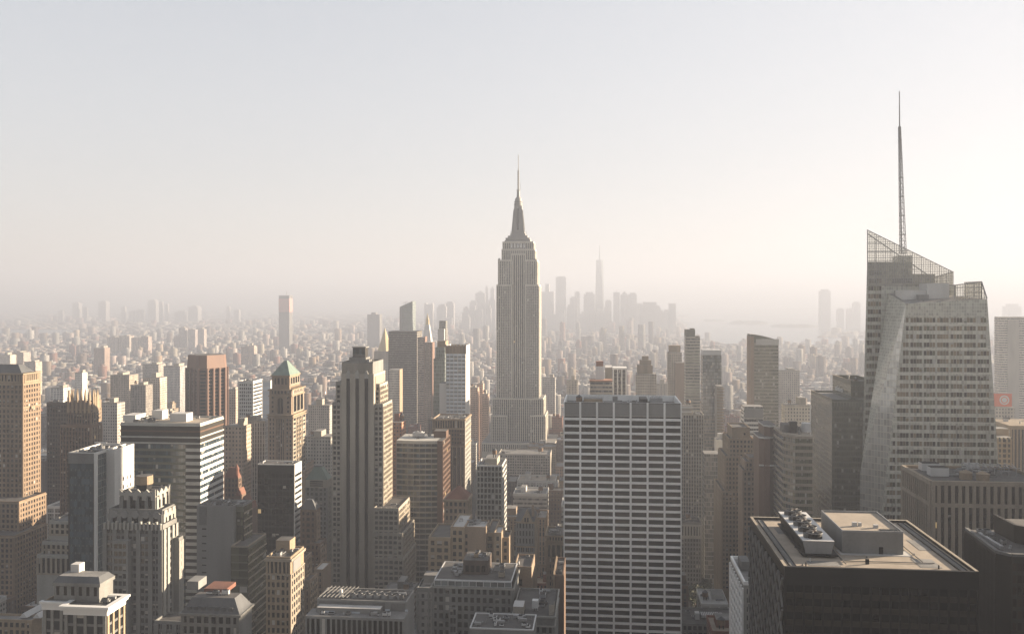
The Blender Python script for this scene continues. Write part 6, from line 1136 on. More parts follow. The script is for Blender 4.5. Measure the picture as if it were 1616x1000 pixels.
t, x0, x1, y0, y1, z1 = far_tower('orange_brick_block', 'orange brick stepped block tucked between the three striped limestone tower and the bowed ribbon block', 617, 634, 666, 800, (.36, .18, .11), 'apartments', 'the orange brick block', vb=740, cat='building'); t.mb('setback').box(X(622, 806), X(630, 806), 806, 818, z1, Zp(652, x0, 806), 'red_brick', 'tar_roof'); tank(t, x0 + 8, y0 + 10, z1, 1.8, 2.8)

# far skyline: downtown, the far shore and the long left horizon
sky_list = [ # name, label, a, b, top, Y, depth
 ('tapered_glass_tower', 'tallest hazy tapered tower with a needle mast on the far skyline', 938.5, 954, 410, 5700),
 ('twin_step_tower', 'broad hazy flat topped tower, second tallest of the far skyline', 877, 893, 437, 5600),
 ('hazy_tower', 'hazy tower with a stepped peak right behind the shoulder of the great spired skyscraper', 853, 874, 460, 5700), ('hazy_tower', 'low broad hazy tower between the stepped peak and the tapered mast tower', 899, 912, 470, 5600),
 ('hazy_tower', 'narrow hazy tower standing over the low broad one near the tapered mast tower', 907, 915, 461, 5750), ('hazy_tower', 'wide hazy block directly before the foot of the tapered mast tower', 921, 939, 464, 5500),
 ('hazy_tower', 'short rounded hazy tower in the lee of the tapered mast tower', 955, 965, 475, 5600), ('hazy_tower', 'slim hazy tower with a tiny crane on top', 968, 978, 461, 5500),
 ('hazy_tower', 'hazy tower with a pyramid cap on the far skyline', 979, 992, 466, 5450), ('hazy_tower', 'flat hazy tower adjoining the pyramid capped one', 992, 1005, 464, 5400), ('hazy_block', 'big square hazy block at the waterfront end of the far skyline', 1010, 1041, 482, 5200),
 ('hazy_block', 'lower hazy block leaning on the big square waterfront block', 1041, 1050, 494, 5250), ('hazy_tower', 'last thin hazy tower before the open harbour', 1054, 1063, 490, 5100), ('hazy_tower', 'lone rounded hazy tower on the far harbour shore', 1295, 1311, 459, 6300),
 ('hazy_block', 'stubby hazy block beside the lone rounded harbour shore tower', 1322, 1332, 488, 6500), ('hazy_block', 'second stubby hazy block along the harbour shore', 1337, 1347, 488, 6500), ('hazy_tower', 'tall hazy tower at the harbour shore, half hidden by the crystal glass tower', 1347, 1358, 478, 6400), ('hazy_tower', 'tiny hazy tower top of the harbour shore peeping beyond the crystal glass tower', 1590, 1612, 483, 6300),
 ('hazy_tower', 'tallest of the spiky hazy towers that crowd toward the great spired skyscraper', 766, 770, 454, 5900), ('hazy_tower', 'spiky hazy tower second from the great spired skyscraper', 774, 780, 456, 5900), ('hazy_tower', 'broad shouldered hazy tower among the spiky downtown towers', 750, 765, 463, 5900), ('hazy_tower', 'blunt hazy tower beside the broad shouldered downtown one', 741, 752, 476, 5850),
 ('hazy_tower', 'hazy tower with a chamfered crown between the lantern topped and blunt towers', 703, 716, 478, 5900), ('hazy_tower', 'hazy tower with corner horns behind the lantern topped tower', 669.5, 683, 480, 5600),
]
for i, (nm, lab, a, b, py, Y) in enumerate(sky_list):
    Y *= 1.3
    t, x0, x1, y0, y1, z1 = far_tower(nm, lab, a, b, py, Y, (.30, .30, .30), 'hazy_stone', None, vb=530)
    c0, yy = (x0 + x1) / 2, (y0 + y1) / 2; hw = (x1 - x0) / 2
    if i == 0:
        t.parts.clear(); p = t.mb('wall'); n8 = lambda k, z: [(c0 + hw * k * x_, yy + hw * k * y_, z) for x_, y_ in ((-1, -.4), (-.4, -1), (.4, -1), (1, -.4), (1, .4), (.4, 1), (-.4, 1), (-1, .4))]
        p.loft([[(c0 + hw * x_, yy + hw * y_, 0) for x_, y_ in ((-1, -.99), (-.99, -1), (.99, -1), (1, -.99), (1, .99), (.99, 1), (-.99, 1), (-1, .99))], n8(.72, z1)], 'glass_sky'); t.mb('mast').loft([[(c0 + a_ * 4.5, yy + b_ * 4.5, z1) for a_, b_ in ((-1, -1), (1, -1), (1, 1), (-1, 1))], [(c0 + a_ * 2, yy + b_ * 2, Zp(387, c0, yy)) for a_, b_ in ((-1, -1), (1, -1), (1, 1), (-1, 1))]], 'hazy_stone')
    elif 'step' in lab and i == 2: t.mb('peak').box(c0 - hw * .3, c0 + hw * .3, y0 + 4, y1 - 4, z1 - 1, Zp(448, c0, yy), 'hazy_stone')
    elif 'crane' in lab: c = t.mb('crane'); c.bar((c0, yy, z1), (c0, yy, z1 + 14), 2, 'hazy_stone'); c.bar((c0 - 10, yy, z1 + 9), (c0 + 24, yy, z1 + 20), 1.6, 'hazy_stone')
    elif 'pyramid' in lab and 'cap' in lab and 'adjoin' not in lab: t.mb('cap').loft([[(x0, y0, z1), (x1, y0, z1), (x1, y1, z1), (x0, y1, z1)], [(c0 - 1, yy - 1, z1 + hw), (c0 + 1, yy - 1, z1 + hw), (c0 + 1, yy + 1, z1 + hw), (c0 - 1, yy + 1, z1 + hw)]], 'hazy_stone')
    elif 'horns' in lab: t.mb('horn#0').box(x0, x0 + hw * .5, y0, y1, z1 - 1, z1 + 10, 'hazy_stone'); t.mb('horn#1').box(x1 - hw * .5, x1, y0, y1, z1 - 1, z1 + 10, 'hazy_stone')
    elif 'spiky' in lab: t.mb('spire').loft([[(x0, y0, z1), (x1, y0, z1), (x1, y1, z1), (x0, y1, z1)], [(c0 - .5, yy - .5, z1 + 24), (c0 + .5, yy - .5, z1 + 24), (c0 + .5, yy + .5, z1 + 24), (c0 - .5, yy + .5, z1 + 24)]], 'hazy_stone')
    else: t.mb('crown').box(x0 + hw * .35, x1 - hw * .3, y0 + hw * .3, y1 - hw * .3, z1 - 1, z1 + hw * (.35 if i != 1 else .12), 'hazy_stone')
dr = random.Random(12)
for k in range(40):                                                               # the crowd of lesser towers downtown
    px0 = dr.uniform(688, 790) if k < 20 else dr.uniform(850, 1056); wd = dr.uniform(7, 15); top = dr.uniform(478, 503) - (6 if 735 < px0 < 785 else 0)
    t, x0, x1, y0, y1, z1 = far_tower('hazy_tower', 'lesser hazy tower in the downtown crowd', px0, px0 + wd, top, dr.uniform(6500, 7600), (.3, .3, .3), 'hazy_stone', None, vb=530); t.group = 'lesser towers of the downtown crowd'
    if k % 2: hw = (x1 - x0) / 2; t.mb('setback').box(x0 + hw * .4, x1 - hw * .4, y0 + hw * .3, y1 - hw * .3, z1 - 1, z1 + dr.uniform(8, 26), 'hazy_stone')
far_left = [(92, 98, 488, 'thin tapering'), (114, 124, 476, 'paired'), (130, 136, 483, 'short thin'), (155, 167, 474, 'tall plain'), (191, 197, 482, 'pale slim'), (215, 224, 487, 'stubby'), (233, 245, 472, 'tallest broad'), (251, 256, 474, 'second slim'), (260, 265, 478, 'third slim'), (297, 312, 482, 'wide flat'), (357, 362, 481, 'needle thin'), (369, 377, 487, 'low square'), (204, 212, 489, 'squat grey'), (275, 290, 490, 'long low')]
for (a, b, py, ad) in far_left:
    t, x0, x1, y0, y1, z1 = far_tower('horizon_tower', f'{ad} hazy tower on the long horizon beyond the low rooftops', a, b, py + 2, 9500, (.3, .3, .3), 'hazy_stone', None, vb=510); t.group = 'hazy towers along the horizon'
    hw = (x1 - x0) / 2; t.mb('crown').box(x0 + hw * .7, x1 - hw * .3, y0 + 4, y1 - 4, z1 - 1, z1 + hw * .22, 'hazy_stone')
mids = [(148, 165, 549, 2900, 'brown brick slab with a greenish top, alone among the low rooftops', (.26, .19, .15)), (0, 16, 560, 2500, 'pale cluster slab at the edge behind the tall brown brick tower roof', (.5, .43, .36)), (17, 37, 556, 2550, 'pale twin slab beside the edge slab', (.44, .38, .33)), (38, 56, 571, 2100, 'low pale brick slab over the tall brown brick tower', (.52, .44, .36)),
        (169, 186, 532, 3900, 'first of the pale slabs in the row before the river', (.42, .36, .31)), (188, 204, 530, 3900, 'second of the pale slabs in the row before the river', (.48, .4, .34)), (207, 220, 533, 3850, 'third of the pale slabs in the row before the river', (.46, .38, .32)), (222, 234, 531, 3850, 'last of the pale slabs in the row before the river', (.46, .36, .31)),
        (225, 250, 575, 2000, 'grey slab with bulkhead beside the fluted brown tower', (.3, .27, .24)), (258, 284, 578, 1900, 'long pale striped block touching the fluted brown tower', (.34, .33, .32)), (282, 292, 517, 4600, 'first slab of the hazy estate above the fluted brown tower', (.33, .29, .27)), (297, 308, 520, 4600, 'second slab of the hazy estate above the fluted brown tower', (.35, .3, .28)), (312, 322, 519, 4550, 'third slab of the hazy estate above the fluted brown tower', (.4, .34, .3)), (380, 391, 547, 3300, 'brown slab in the low rooftops beyond the white gridded tower', (.36, .28, .23)),
        (392, 401, 545, 3300, 'sunlit slab next to the brown one beyond the white gridded tower', (.42, .33, .27)), (118, 130, 588, 1700, 'white stepped apartment block with dark window rows behind the gothic crown', (.6, .57, .52)), (80, 100, 612, 1300, 'white balconied block just above the almost black tower', (.62, .6, .57)), (160, 185, 636, 1050, 'grey apartment block right behind the white sided glass block', (.34, .31, .28)), (174, 204, 592, 1500, 'brown stepped apartment block above the wide banded slab', (.3, .25, .2)), (206, 230, 608, 1250, 'dark slab with a tan neighbour above the wide banded slab', (.26, .23, .2)), (226, 252, 596, 1400, 'tan balconied tower above the wide banded slab', (.45, .37, .29)),
        (742, 754, 612, 1400, 'first rosy brick tower beside the foot of the great spired skyscraper', (.42, .28, .2)), (753, 762, 606, 1450, 'tallest of the rosy brick towers beside the great spired skyscraper', (.44, .3, .22)), (762, 770, 622, 1400, 'last rosy brick tower beside the great spired skyscraper', (.42, .29, .21)), (894, 912, 600, 1450, 'pale block with dark windows beyond the pale banded office tower', (.46, .42, .36)), (856, 876, 596, 1700, 'grey block in the haze next to the great spired skyscraper', (.38, .36, .33)),
        (1228, 1262, 585, 1500, 'big hazy brown block between the sloping topped glass tower and the dark green tower', (.36, .32, .27)), (1100, 1130, 640, 1200, 'hazy low block between the notched slab and the coppery glass tower', (.34, .31, .26)), (1036, 1056, 606, 1500, 'hazy pale block beside the tan ziggurat', (.44, .4, .34)), (1240, 1278, 640, 980, 'wide beige block behind the golden banded block', (.42, .38, .31)), (486, 520, 640, 1100, 'grey row of windows beyond the green pyramid tower', (.33, .31, .28)), (482, 522, 690, 900, 'pale pilastered block between the green pyramid tower and the three striped limestone tower', (.36, .34, .3)), (356, 372, 615, 1250, 'tan apartment slab just beyond the fluted brown tower', (.42, .33, .26)), (380, 418, 665, 800, 'pale stone mid rise in front of the white gridded tower', (.36, .34, .31)), (354, 384, 673, 760, 'tan brick mid rise with square windows next to the wide banded slab', (.36, .28, .21))]
for k, (a, b, py, Y, lab, col) in enumerate(mids):
    t, x0, x1, y0, y1, z1 = far_tower('apartment_block', lab, a, b, py, Y, col, R.choice(('masonry', 'apartments', 'masonry', 'pier_front')), lab, vb=int(py + 45), cat='building', dp=None)
    t.mb('roof').box(x0 + .6, x1 - .6, y0 + .6, y1 - .6, z1, z1 + .3, 'grey_roof'); t.mb('parapet').box(x0 - .2, x1 + .2, y0 - .25, y0 + .4, z1 - .6, z1 + 1.0, 'limestone', bottom=True); c0 = R.uniform(.25, .6); t.mb('bulkhead').box(x0 + (x1 - x0) * c0, x0 + (x1 - x0) * (c0 + .3), y0 + 5, y1 - 3, z1, z1 + R.uniform(3, 8), 'limestone', 'grey_roof')
    if Y < 1600 and k % 2: tank(t, x0 + (x1 - x0) * .2, y0 + 6, z1, 1.9, 3)
# green roofed, red roofed neighbours of the green pyramid tower
t = Thing('copper_roofed_tower', 'grey stone tower with a truncated green copper roof, beside the three striped limestone tower', vb=900, short='the truncated green roof')
B = px_block(482, 517, 524, 757, 660); x0, x1, y0, y1, z1 = B; body(t, x0, x1, y0, y1, 0, z1, 'limestone', 'slate'); both(t, B, 40, z1 - 6, dict(dx=3.2, fh=3.6, pw=1.4, sh=1.5, d=.3, pm='grey_stone', bl=.15), dict(pm='silver_stone', cols=4)); c0, yy = (x0 + x1) / 2, (y0 + y1) / 2; zt = Zp(735, c0, yy); t.mb('copper_roof').loft([[(x0, y0, z1), (x1, y0, z1), (x1, y1, z1), (x0, y1, z1)], [(c0 - 2.6, yy - 2.6, zt), (c0 + 2.6, yy - 2.6, zt), (c0 + 2.6, yy + 2.6, zt), (c0 - 2.6, yy + 2.6, zt)]], 'copper_green'); t.mb('roof_rail').box(c0 - 2.9, c0 + 2.9, yy - 2.9, yy + 2.9, zt, zt + .7, 'mid_grey', bottom=True)  # side piers in paler stone, coloured to look sunlit
for j in range(3): facade(t, 'N', y0, x0 + 3, x1 - 3, z1 - 5.4 + j * 1.6, z1 - 4 + j * 1.6, cols=1, fh=1.4, rows=1, pw=.5, sh=.5, d=.3, pm='limestone', gl='glass_black', bl=0)
t = Thing('brown_gabled_block', 'brown brick tower with dark hipped roof in front of the truncated green roof', vb=890, short='the brown hipped tower')
B = px_block(474, 499, 505, 804, 560); x0, x1, y0, y1, z1 = B; body(t, x0, x1, y0, y1, 0, z1, 'brown_brick', 'slate', par=.3); both(t, B, 40, z1 - 1.5, dict(dx=3.0, fh=3.6, pw=1.4, sh=1.6, d=.3, pm='brown_brick', bl=.1), dict(pm='tan_brick')); c0, yy = (x0 + x1) / 2, (y0 + y1) / 2; zt = Zp(787, c0, yy); t.mb('hipped_roof').loft([[(x0, y0, z1), (x1, y0, z1), (x1, y1, z1), (x0, y1, z1)], [(c0 - 2, yy - 2, zt), (c0 + 2, yy - 2, zt), (c0 + 2, yy + 2, zt), (c0 - 2, yy + 2, zt)]], 'slate')  # side piers painted tan as sunlit brick, the front stays brown
Q = px_block(489, 505, 515, 857, 552); body(t, Q[0], Q[1], 552, Q[3], 0, Q[4], 'brown_brick'); both(t, Q, 40, Q[4] - 1.5, dict(dx=3.0, fh=3.6, pw=1.4, sh=1.6, d=.3, pm='brown_brick'), dict(pm='tan_brick')); Q = px_block(495, 510, 523, 898, 530); body(t, Q[0], Q[1], 530, Q[3], 0, Q[4], 'tan_brick', 'white_roof'); both(t, Q, 40, Q[4] - 2, dict(dx=3.0, fh=3.6, pw=1.2, sh=1.6, d=.3, pm='tan_brick'), {})
t = Thing('red_turret_block', 'red brick block with steep red roof and turret beside the wide banded slab', 'building', vb=800, short='the red turreted block')
B = px_block(354, 376, 381, 754, 700); x0, x1, y0, y1, z1 = B; body(t, x0, x1, y0, y1, 0, z1, 'brown_brick', 'slate', par=.3); both(t, B, 40, z1 - 1, dict(dx=3.0, fh=3.8, pw=1.2, sh=1.6, d=.3, pm='brown_brick'), dict(pm='brown_brick')); c0, yy = (x0 + x1) / 2, (y0 + y1) / 2; t.mb('hipped_roof').loft([[(x0, y0, z1), (x1, y0, z1), (x1, y1, z1), (x0, y1, z1)], [(c0 - 3, yy - 1, z1 + 8), (c0 + 3, yy - 1, z1 + 8), (c0 + 3, yy + 1, z1 + 8), (c0 - 3, yy + 1, z1 + 8)]], 'red_tile'); q = t.mb('turret'); q.cyl(x1 - 2, y0 + 2, z1 - 2, z1 + 7, 1.8, n=10, mat='red_brick'); q.cyl(x1 - 2, y0 + 2, z1 + 7, z1 + 11, 2.2, .1, 10, 'red_tile')
for k in range(3): Q = px_block(371 + k * 9, 379 + k * 9, 382 + k * 9, 782 + k * 11, 690 - k * 14); p = t.mb(f'gabled_wing#{k}'); p.box(Q[0], Q[1], Q[2], Q[2] + 12, 0, Q[4], 'brown_brick'); p.loft([[(Q[0], Q[2], Q[4]), (Q[1], Q[2], Q[4]), (Q[1], Q[2] + 12, Q[4]), (Q[0], Q[2] + 12, Q[4])], [(Q[0] + 2, Q[2], Q[4] + 5), (Q[0] + 2.2, Q[2], Q[4] + 5), (Q[0] + 2.2, Q[2] + 12, Q[4] + 5), (Q[0] + 2, Q[2] + 12, Q[4] + 5)]], 'red_tile')
t = Thing('tiered_portico_block', 'pale tiered building with columned portico beside the tall brown brick tower', 'building', vb=960, short='the tiered portico block')
for i, (a, b, py, Yf, dp) in enumerate(((78, 112, 822, 535, 20), (66, 112, 855, 528, 26), (58, 112, 876, 522, 32))):
    Q = px_block(a, b, None, py, Yf); body(t, Q[0], Q[1], Yf, Yf + dp, 0, Q[4], 'silver_stone', 'slate' if i == 0 else 'grey_roof')
    facade(t, 'N', Yf, Q[0], Q[1], Q[4] - (9 if i < 2 else 12), Q[4] - 2, dx=3.2, fh=3.6 if i < 2 else 12, pw=1.4, sh=1.2, d=.5, pm='warm_limestone', gl='glass_black', bl=.1)
t = Thing('glass_corner_shed', 'sunlit low roof with white skylight ridges at the bottom corner', 'building', vb=1000, short='the sunlit corner roof')
B = px_block(-30, 50, 66, 978, 420); body(t, *B[:4], 0, B[4], 'buff_brick', 'grey_roof'); both(t, B, 30, B[4] - 1.5, dict(dx=3, fh=3.6, pw=1.2, sh=1.4, d=.3, pm='buff_brick'), {})
for k in range(2): t.mb(f'skylight#{k}').loft([[(B[0] + 18 + k * 7, 423, B[4]), (B[0] + 22 + k * 7, 423, B[4]), (B[0] + 22 + k * 7, 440, B[4]), (B[0] + 18 + k * 7, 440, B[4])], [(B[0] + 19.7 + k * 7, 423, B[4] + 2), (B[0] + 20.3 + k * 7, 423, B[4] + 2), (B[0] + 20.3 + k * 7, 440, B[4] + 2), (B[0] + 19.7 + k * 7, 440, B[4] + 2)]], 'white_metal')
# ---------------------------------------------------------------- what hides what (a coarse count, only to decide which things earn objects)
RES = 4; OW, OH = 1616 // RES, 1000 // RES
def raster(x0, x1, y0, y1, z1):
    """pixels a block can cover, as (columns, top rows)"""
    xs = []
    a, ya = proj(x0, y0, z1); b, yb = proj(x1, y0, z1); seg = [(a, ya, b, yb)]
    if x1 < 0: c, yc = proj(x1, y1, z1); seg.append((b, yb, c, yc))
    elif x0 > 0: c, yc = proj(x0, y1, z1); seg.append((c, yc, a, ya))
    for (p, q, r, s_) in seg:
        i0, i1 = max(0, int(p // RES)), min(OW - 1, int(r // RES))
        for i in range(i0, i1 + 1):
            k = 0 if r == p else min(1, max(0, (i * RES + 2 - p) / (r - p))); xs.append((i, int((q + (s_ - q) * k) // RES)))
    return xs
HERO = list(THINGS)
# ---------------------------------------------------------------- the rest of the blocks, laid out on the street grid
PAL = [('tan brick', (.34, .25, .17)), ('red brick', (.28, .14, .10)), ('grey stone', (.27, .265, .25)), ('white brick', (.52, .50, .46)), ('brown brick', (.19, .135, .10)), ('buff brick', (.42, .34, .25)), ('beige stone', (.38, .34, .27)), ('dark brick', (.13, .10, .085)), ('pale concrete', (.44, .43, .40))]
PM = {'tan brick': 'tan_brick', 'red brick': 'red_brick', 'grey stone': 'grey_stone', 'white brick': 'white_concrete', 'brown brick': 'brown_brick', 'buff brick': 'buff_brick', 'beige stone': 'limestone', 'dark brick': 'dark_brick', 'pale concrete': 'travertine'}
def free(x0, x1, y0, y1, pad=1.5):
    for t, a, b, c, d, z in BLOCKS:
        if c > 1700: continue
        if x0 < b + pad and x1 > a - pad and y0 < d + pad and y1 > c - pad: return False
    return True
PARK = (X(1080, 720), X(1176, 720), 640, 845)
def cap_height(x0, x1, y0, h):
    """no taller than lets the named buildings behind it show as far down as they do"""
    pa, _ = proj(x0, y0, 0); pb, _ = proj(x1, y0, 0)
    for t, a, b, c, d, z in BLOCKS:
        if c <= y0: continue
        qa, qt = proj(a, c, z); qb, _ = proj(b, c, z)
        if a > 0: qa, _ = proj(a, d, z)
        if b < 0: qb, _ = proj(b, d, z)
        if pb > qa + 1 and pa < qb - 1: h = min(h, Zp(t.vb, (x0 + x1) / 2, y0))
    return h
LOTS = []
gy = 330.0
while gy < 1750:
    for row in (0, 1):
        ya = gy + row * 31
        ax_ = -11.0
        xl, xr_ = X(-40, ya), X(1650, ya)
        x = xl - R.uniform(0, 20)
        while x < xr_:
            wd = R.uniform(15, 34) if R.random() < .8 else R.uniform(34, 55)
            av = ((x + 2000) % 170) ; 
            if av + wd > 146: x += 170 - av + 2; continue
            dp = R.uniform(24, 30)
            if not (PARK[0] - 8 < x + wd and x < PARK[1] + 8 and PARK[2] < ya + dp and ya < PARK[3]) and free(x, x + wd, ya, ya + dp):
                base = R.choice((34, 42, 50, 58, 66, 80, 95)) if ya < 1150 else R.choice((24, 30, 36, 45, 55, 70))
                h = base * R.uniform(.8, 1.2)
                if ya > 1400: h *= .8
                if ya < 800: h *= 1.15
                h2 = cap_height(x, x + wd, ya, h)
                if h2 > 9: LOTS.append([x, x + wd, ya, ya + dp, h2, R.randrange(len(PAL)), R.random(), R.random()])
            x += wd + R.uniform(.3, 1.5)
    gy += 80
# front-to-back count of the picture
own = np.full((OH, OW), -1, int); ids = {}; cover = {}
allb = [(y0, ('h', THINGS.index(t)), x0, x1, y0, y1, z1) for t, x0, x1, y0, y1, z1 in BLOCKS] + [(l[2], ('l', i), l[0], l[1], l[2], l[3], l[4]) for i, l in enumerate(LOTS)]
allb.sort(key=lambda k: k[0])
for _, key, x0, x1, y0, y1, z1 in allb:
    c = 0; v = key[1] if key[0] == 'h' else 10000 + key[1]
    for i, top in raster(x0, x1, y0, y1, z1):
        col = own[max(0, top):, i]; m_ = col < 0; c += int(m_.sum()); col[m_] = v
    cover[v] = cover.get(v, 0) + c
TI = {id(t): i for i, t in enumerate(THINGS)}
def vis(t, px, py):
    o = own[min(OH - 1, int(py // RES)), min(OW - 1, int(px // RES))]; return o == TI[id(t)] or o < 0
n_hero = len(HERO)
order = sorted(range(len(LOTS)), key=lambda i: -cover.get(10000 + i, 0))
MAXIND = 296 - n_hero
IND = [i for i in order if cover.get(10000 + i, 0) >= 4][:MAXIND]; REST = [i for i in order if i not in set(IND)]
anch = [t for t in HERO if t.short and not t.short.startswith(('first', 'second', 'third', 'last')) and len(t.short.split()) <= 6 and t.blocks and t.short.startswith('the ')]
count = {}
ROOFW = {0: 'flat', 1: 'stepped', 2: 'water tank', 3: 'bulkhead'}
def describe(l):
    c0 = ((l[0] + l[1]) / 2); px, py = proj(c0, l[2], l[4]); best, bd = None, 1e9
    for t in anch:
        b = t.blocks[0]; qx, qy = proj((b[0] + b[1]) / 2, b[2], b[4]); d = abs(qx - px) + .35 * abs(max(qy, min(py, t.vb)) - py) + abs(b[2] - l[2]) * .03
        if d < bd: bd, best = d, (t, b, qx)
    t, b, qx = best; return t, ('beyond' if l[2] > b[3] else 'in front of' if l[3] < b[2] else 'beside')
plan = []
for i in IND:
    l = LOTS[i]; t, rel = describe(l); wd = l[1] - l[0]; form = 1 if l[4] > 45 and l[6] < .5 else 2 if l[6] < .75 else 3
    hw = 'tall' if l[4] > 70 else 'low' if l[4] < 32 else 'mid rise'; plan.append((i, PAL[l[5]][0], form, hw, t.short, rel, l[2]))
grp = {}
for p in sorted(plan, key=lambda p: p[6]): grp.setdefault(p[1:6], []).append(p[0])
ORD = ['nearest', 'second nearest', 'third nearest', 'fourth nearest', 'fifth nearest', 'sixth nearest', 'seventh nearest', 'eighth nearest']
for i, colr, form, hw, sh, rel, yy in plan:
    l = LOTS[i]; x0, x1, y0, y1, h, pi, r1, r2 = l; g_ = grp[(colr, form, hw, sh, rel)]; k = g_.index(i)
    lab = f"{hw} {colr} {('flat roofed', 'stepped', 'block with water tank', 'block with roof bulkhead')[form]}{' block' if form < 2 else ''} {rel} {sh}"
    if len(g_) > 1: lab += f", {ORD[min(k, 7)]} of {('two','three','four','five','six','seven','eight')[min(len(g_), 8) - 2]}"
    lab = ' '.join(lab.split()[:16])
    t = Thing('city_building', lab, 'building', group='ordinary city blocks', vb=1000, short=None); rr = random.Random(i); cl = PAL[pi][1]; kk = rr.uniform(.55, .9); t.col = tuple(c * kk for c in cl); t.loc = ((x0 + x1) / 2, (y0 + y1) / 2, 0)
    pat = rr.choice(('masonry', 'masonry', 'apartments', 'pier_front', 'office_bands') if pi not in (3, 8) else ('apartments', 'office_bands', 'masonry')); pm = PM[colr]
    tiers = [(x0, x1, y0, y1, h)]
    if form == 1:
        s1 = h * rr.uniform(.55, .8); tiers = [(x0, x1, y0, y1, s1), (x0 + (x1 - x0) * rr.uniform(.06, .2), x1 - (x1 - x0) * rr.uniform(.06, .2), y0 + 3, y1 - 2, h)]
        if r2 < .4: a = tiers[1]; tiers[1] = (*a[:4], (s1 + h) / 2); tiers.append((a[0] + (a[1] - a[0]) * .2, a[1] - (a[1] - a[0]) * .2, a[2] + 3, a[3] - 2, h))
    zb = 0
    near = y0 < 1000
    for j, (a, b, c, d, z) in enumerate(tiers):
        mb = t.mb('wall' if j == 0 else f'setback#{j}')
        mb.box(a, b, c, d, 0 if j == 0 else zb - 1, z, pat, 'tar_roof'); 
        pt = t.mb(f'parapet#{j}')
        for q in ((a - .15, b + .15, c - .2, c + .45), (a - .15, b + .15, d - .45, d + .2), (a - .15, a + .45, c + .45, d - .45), (b - .45, b + .15, c + .45, d - .45)): pt.box(*q, z - 1.1, z + rr.choice((.7, 1.0, 1.4)), pm, bottom=True)
        t.mb(f'roof#{j}').box(a + .45, b - .45, c + .45, d - .45, z - .1, z + .1, rr.choice(('tar_roof', 'grey_roof', 'grey_roof', 'white_roof', 'gravel_roof')))
        if near and pat != 'office_bands':
            npx = max(2, round((b - a) / 6))
            for k in range(npx + 1): mb.box(a + (b - a) * k / npx - .45, a + (b - a) * k / npx + .45, c - .35, c, 0 if j == 0 else zb, z - 1.1, pm)
            for zc in (z - 5, (0 if j == 0 else zb) + (z - (0 if j == 0 else zb)) * .4): mb.box(a - .2, b + .2, c - .3, c, zc - .35, zc + .35, pm, bottom=True)
        zb = z
    a, b, c, d, z = tiers[-1]; W2 = (b - a); bx_ = a + W2 * rr.uniform(.1, .5)
    t.mb('bulkhead').box(bx_, min(b - 1, bx_ + rr.uniform(4, 9)), c + (d - c) * .35, c + (d - c) * .8, z, z + rr.uniform(3, 6.5), pm, 'grey_roof')
    if form == 2 or rr.random() < .25: tank(t, a + W2 * rr.choice((.2, .8)), c + (d - c) * .3, z + .1, rr.uniform(1.6, 2.2), rr.uniform(2.6, 3.6))
    if near: clutter(t, a, b, c, d, z + .1, rr.randint(2, 5), i, big=.7)
    if tiers[0][4] != z and near: clutter(t, x0, x1, y0, y0 + 4, tiers[0][4] + .1, 2, i + 5000, big=.5)
nobj_before = len(bpy.data.objects)
for t in THINGS: t.finish(vis)
for t in THINGS:
    for (txt, kind, loc, size, rot, mat, fitw) in t.signs:
        cu = bpy.data.curves.new('lettering', 'FONT'); cu.body = txt; cu.size = size; cu.extrude = .12; cu.shear = .25; cu.align_x = 'CENTER'; cu.align_y = 'CENTER'; cu.offset = .05
        o = bpy.data.objects.new('lettering_curve', cu); C.objects.link(o); bpy.context.view_layer.update()
        me = bpy.data.meshes.new_from_object(o.evaluated_get(bpy.context.evaluated_depsgraph_get())); wdt = o.dimensions[0]; bpy.data.objects.remove(o)
        me.materials.clear(); me.materials.append(MATS[mat]); o = bpy.data.objects.new('lettering', me); C.objects.link(o); o.parent = t.root
        o.location = [loc[i] - t.loc[i] for i in range(3)]; o.rotation_euler = (rad(90), 0, rad(rot[2])); k = fitw / max(.1, wdt); o.scale = (k, k, 1)

# ---------------------------------------------------------------- the city that reads as one mass
rn = np.random.default_rng(5)
bx = []          # x0,x1,y0,y1,z1, r,g,b
for i in REST:
    l = LOTS[i]
    if cover.get(10000 + i, 0) > 0: c = PAL[l[5]][1]; bx.append((l[0], l[1], l[2], l[3], l[4], *c))
palette = np.array([p[1] for p in PAL])
def water(x, y):
    """the harbour and the river bend"""
    if y > 5200 and x > X(1075 + max(0, (6500 - y)) * .05, y) and y < 17000 and not (6200 < y < 7400 and x > X(1290, y)): return True
    if x < X(118, y) and 6150 < y < 7300: return True
    r0 = 5600 + (x + 2300) * .35
    return X(118, y) < x < X(700, y) and r0 + 900 < y < r0 + 1250
def sprinkle(ya, yb, cell, hfun, fill, size):
    y = ya
    while y < yb:
        xl, xr_ = X(-30, y), X(1646, y)
        xs = np.arange(xl, xr_, cell)
        for x in xs:
            pk = math.sin(x * .0031 + 1.3 * math.sin(y * .0017)) * math.sin(y * .0043 + x * .0011) + .35 * math.sin(x * .013 + y * .009)
            if rn.random() > fill * (1.12 if pk > -.35 else .38) or water(x, y): continue
            w_, d_ = cell * rn.uniform(*size), cell * rn.uniform(*size); jx, jy = rn.uniform(0, cell * .25), rn.uniform(0, cell * .25)
            h = hfun(x, y) * (1.25 if pk > .55 else 1.0); c = palette[rn.integers(len(palette))] * rn.uniform(.36, .68)
            if rn.random() < .15: c = np.array((.32, .26, .23)) * rn.uniform(.6, 1.1)
            bx.append((x + jx, x + jx + w_, y + jy, y + jy + d_, h, *c))
            if h > 22 and rn.random() < .5: bx.append((x + jx + w_ * .2, x + jx + w_ * .6, y + jy + d_ * .3, y + jy + d_ * .7, h + rn.uniform(3, 7), *c))
        y += cell
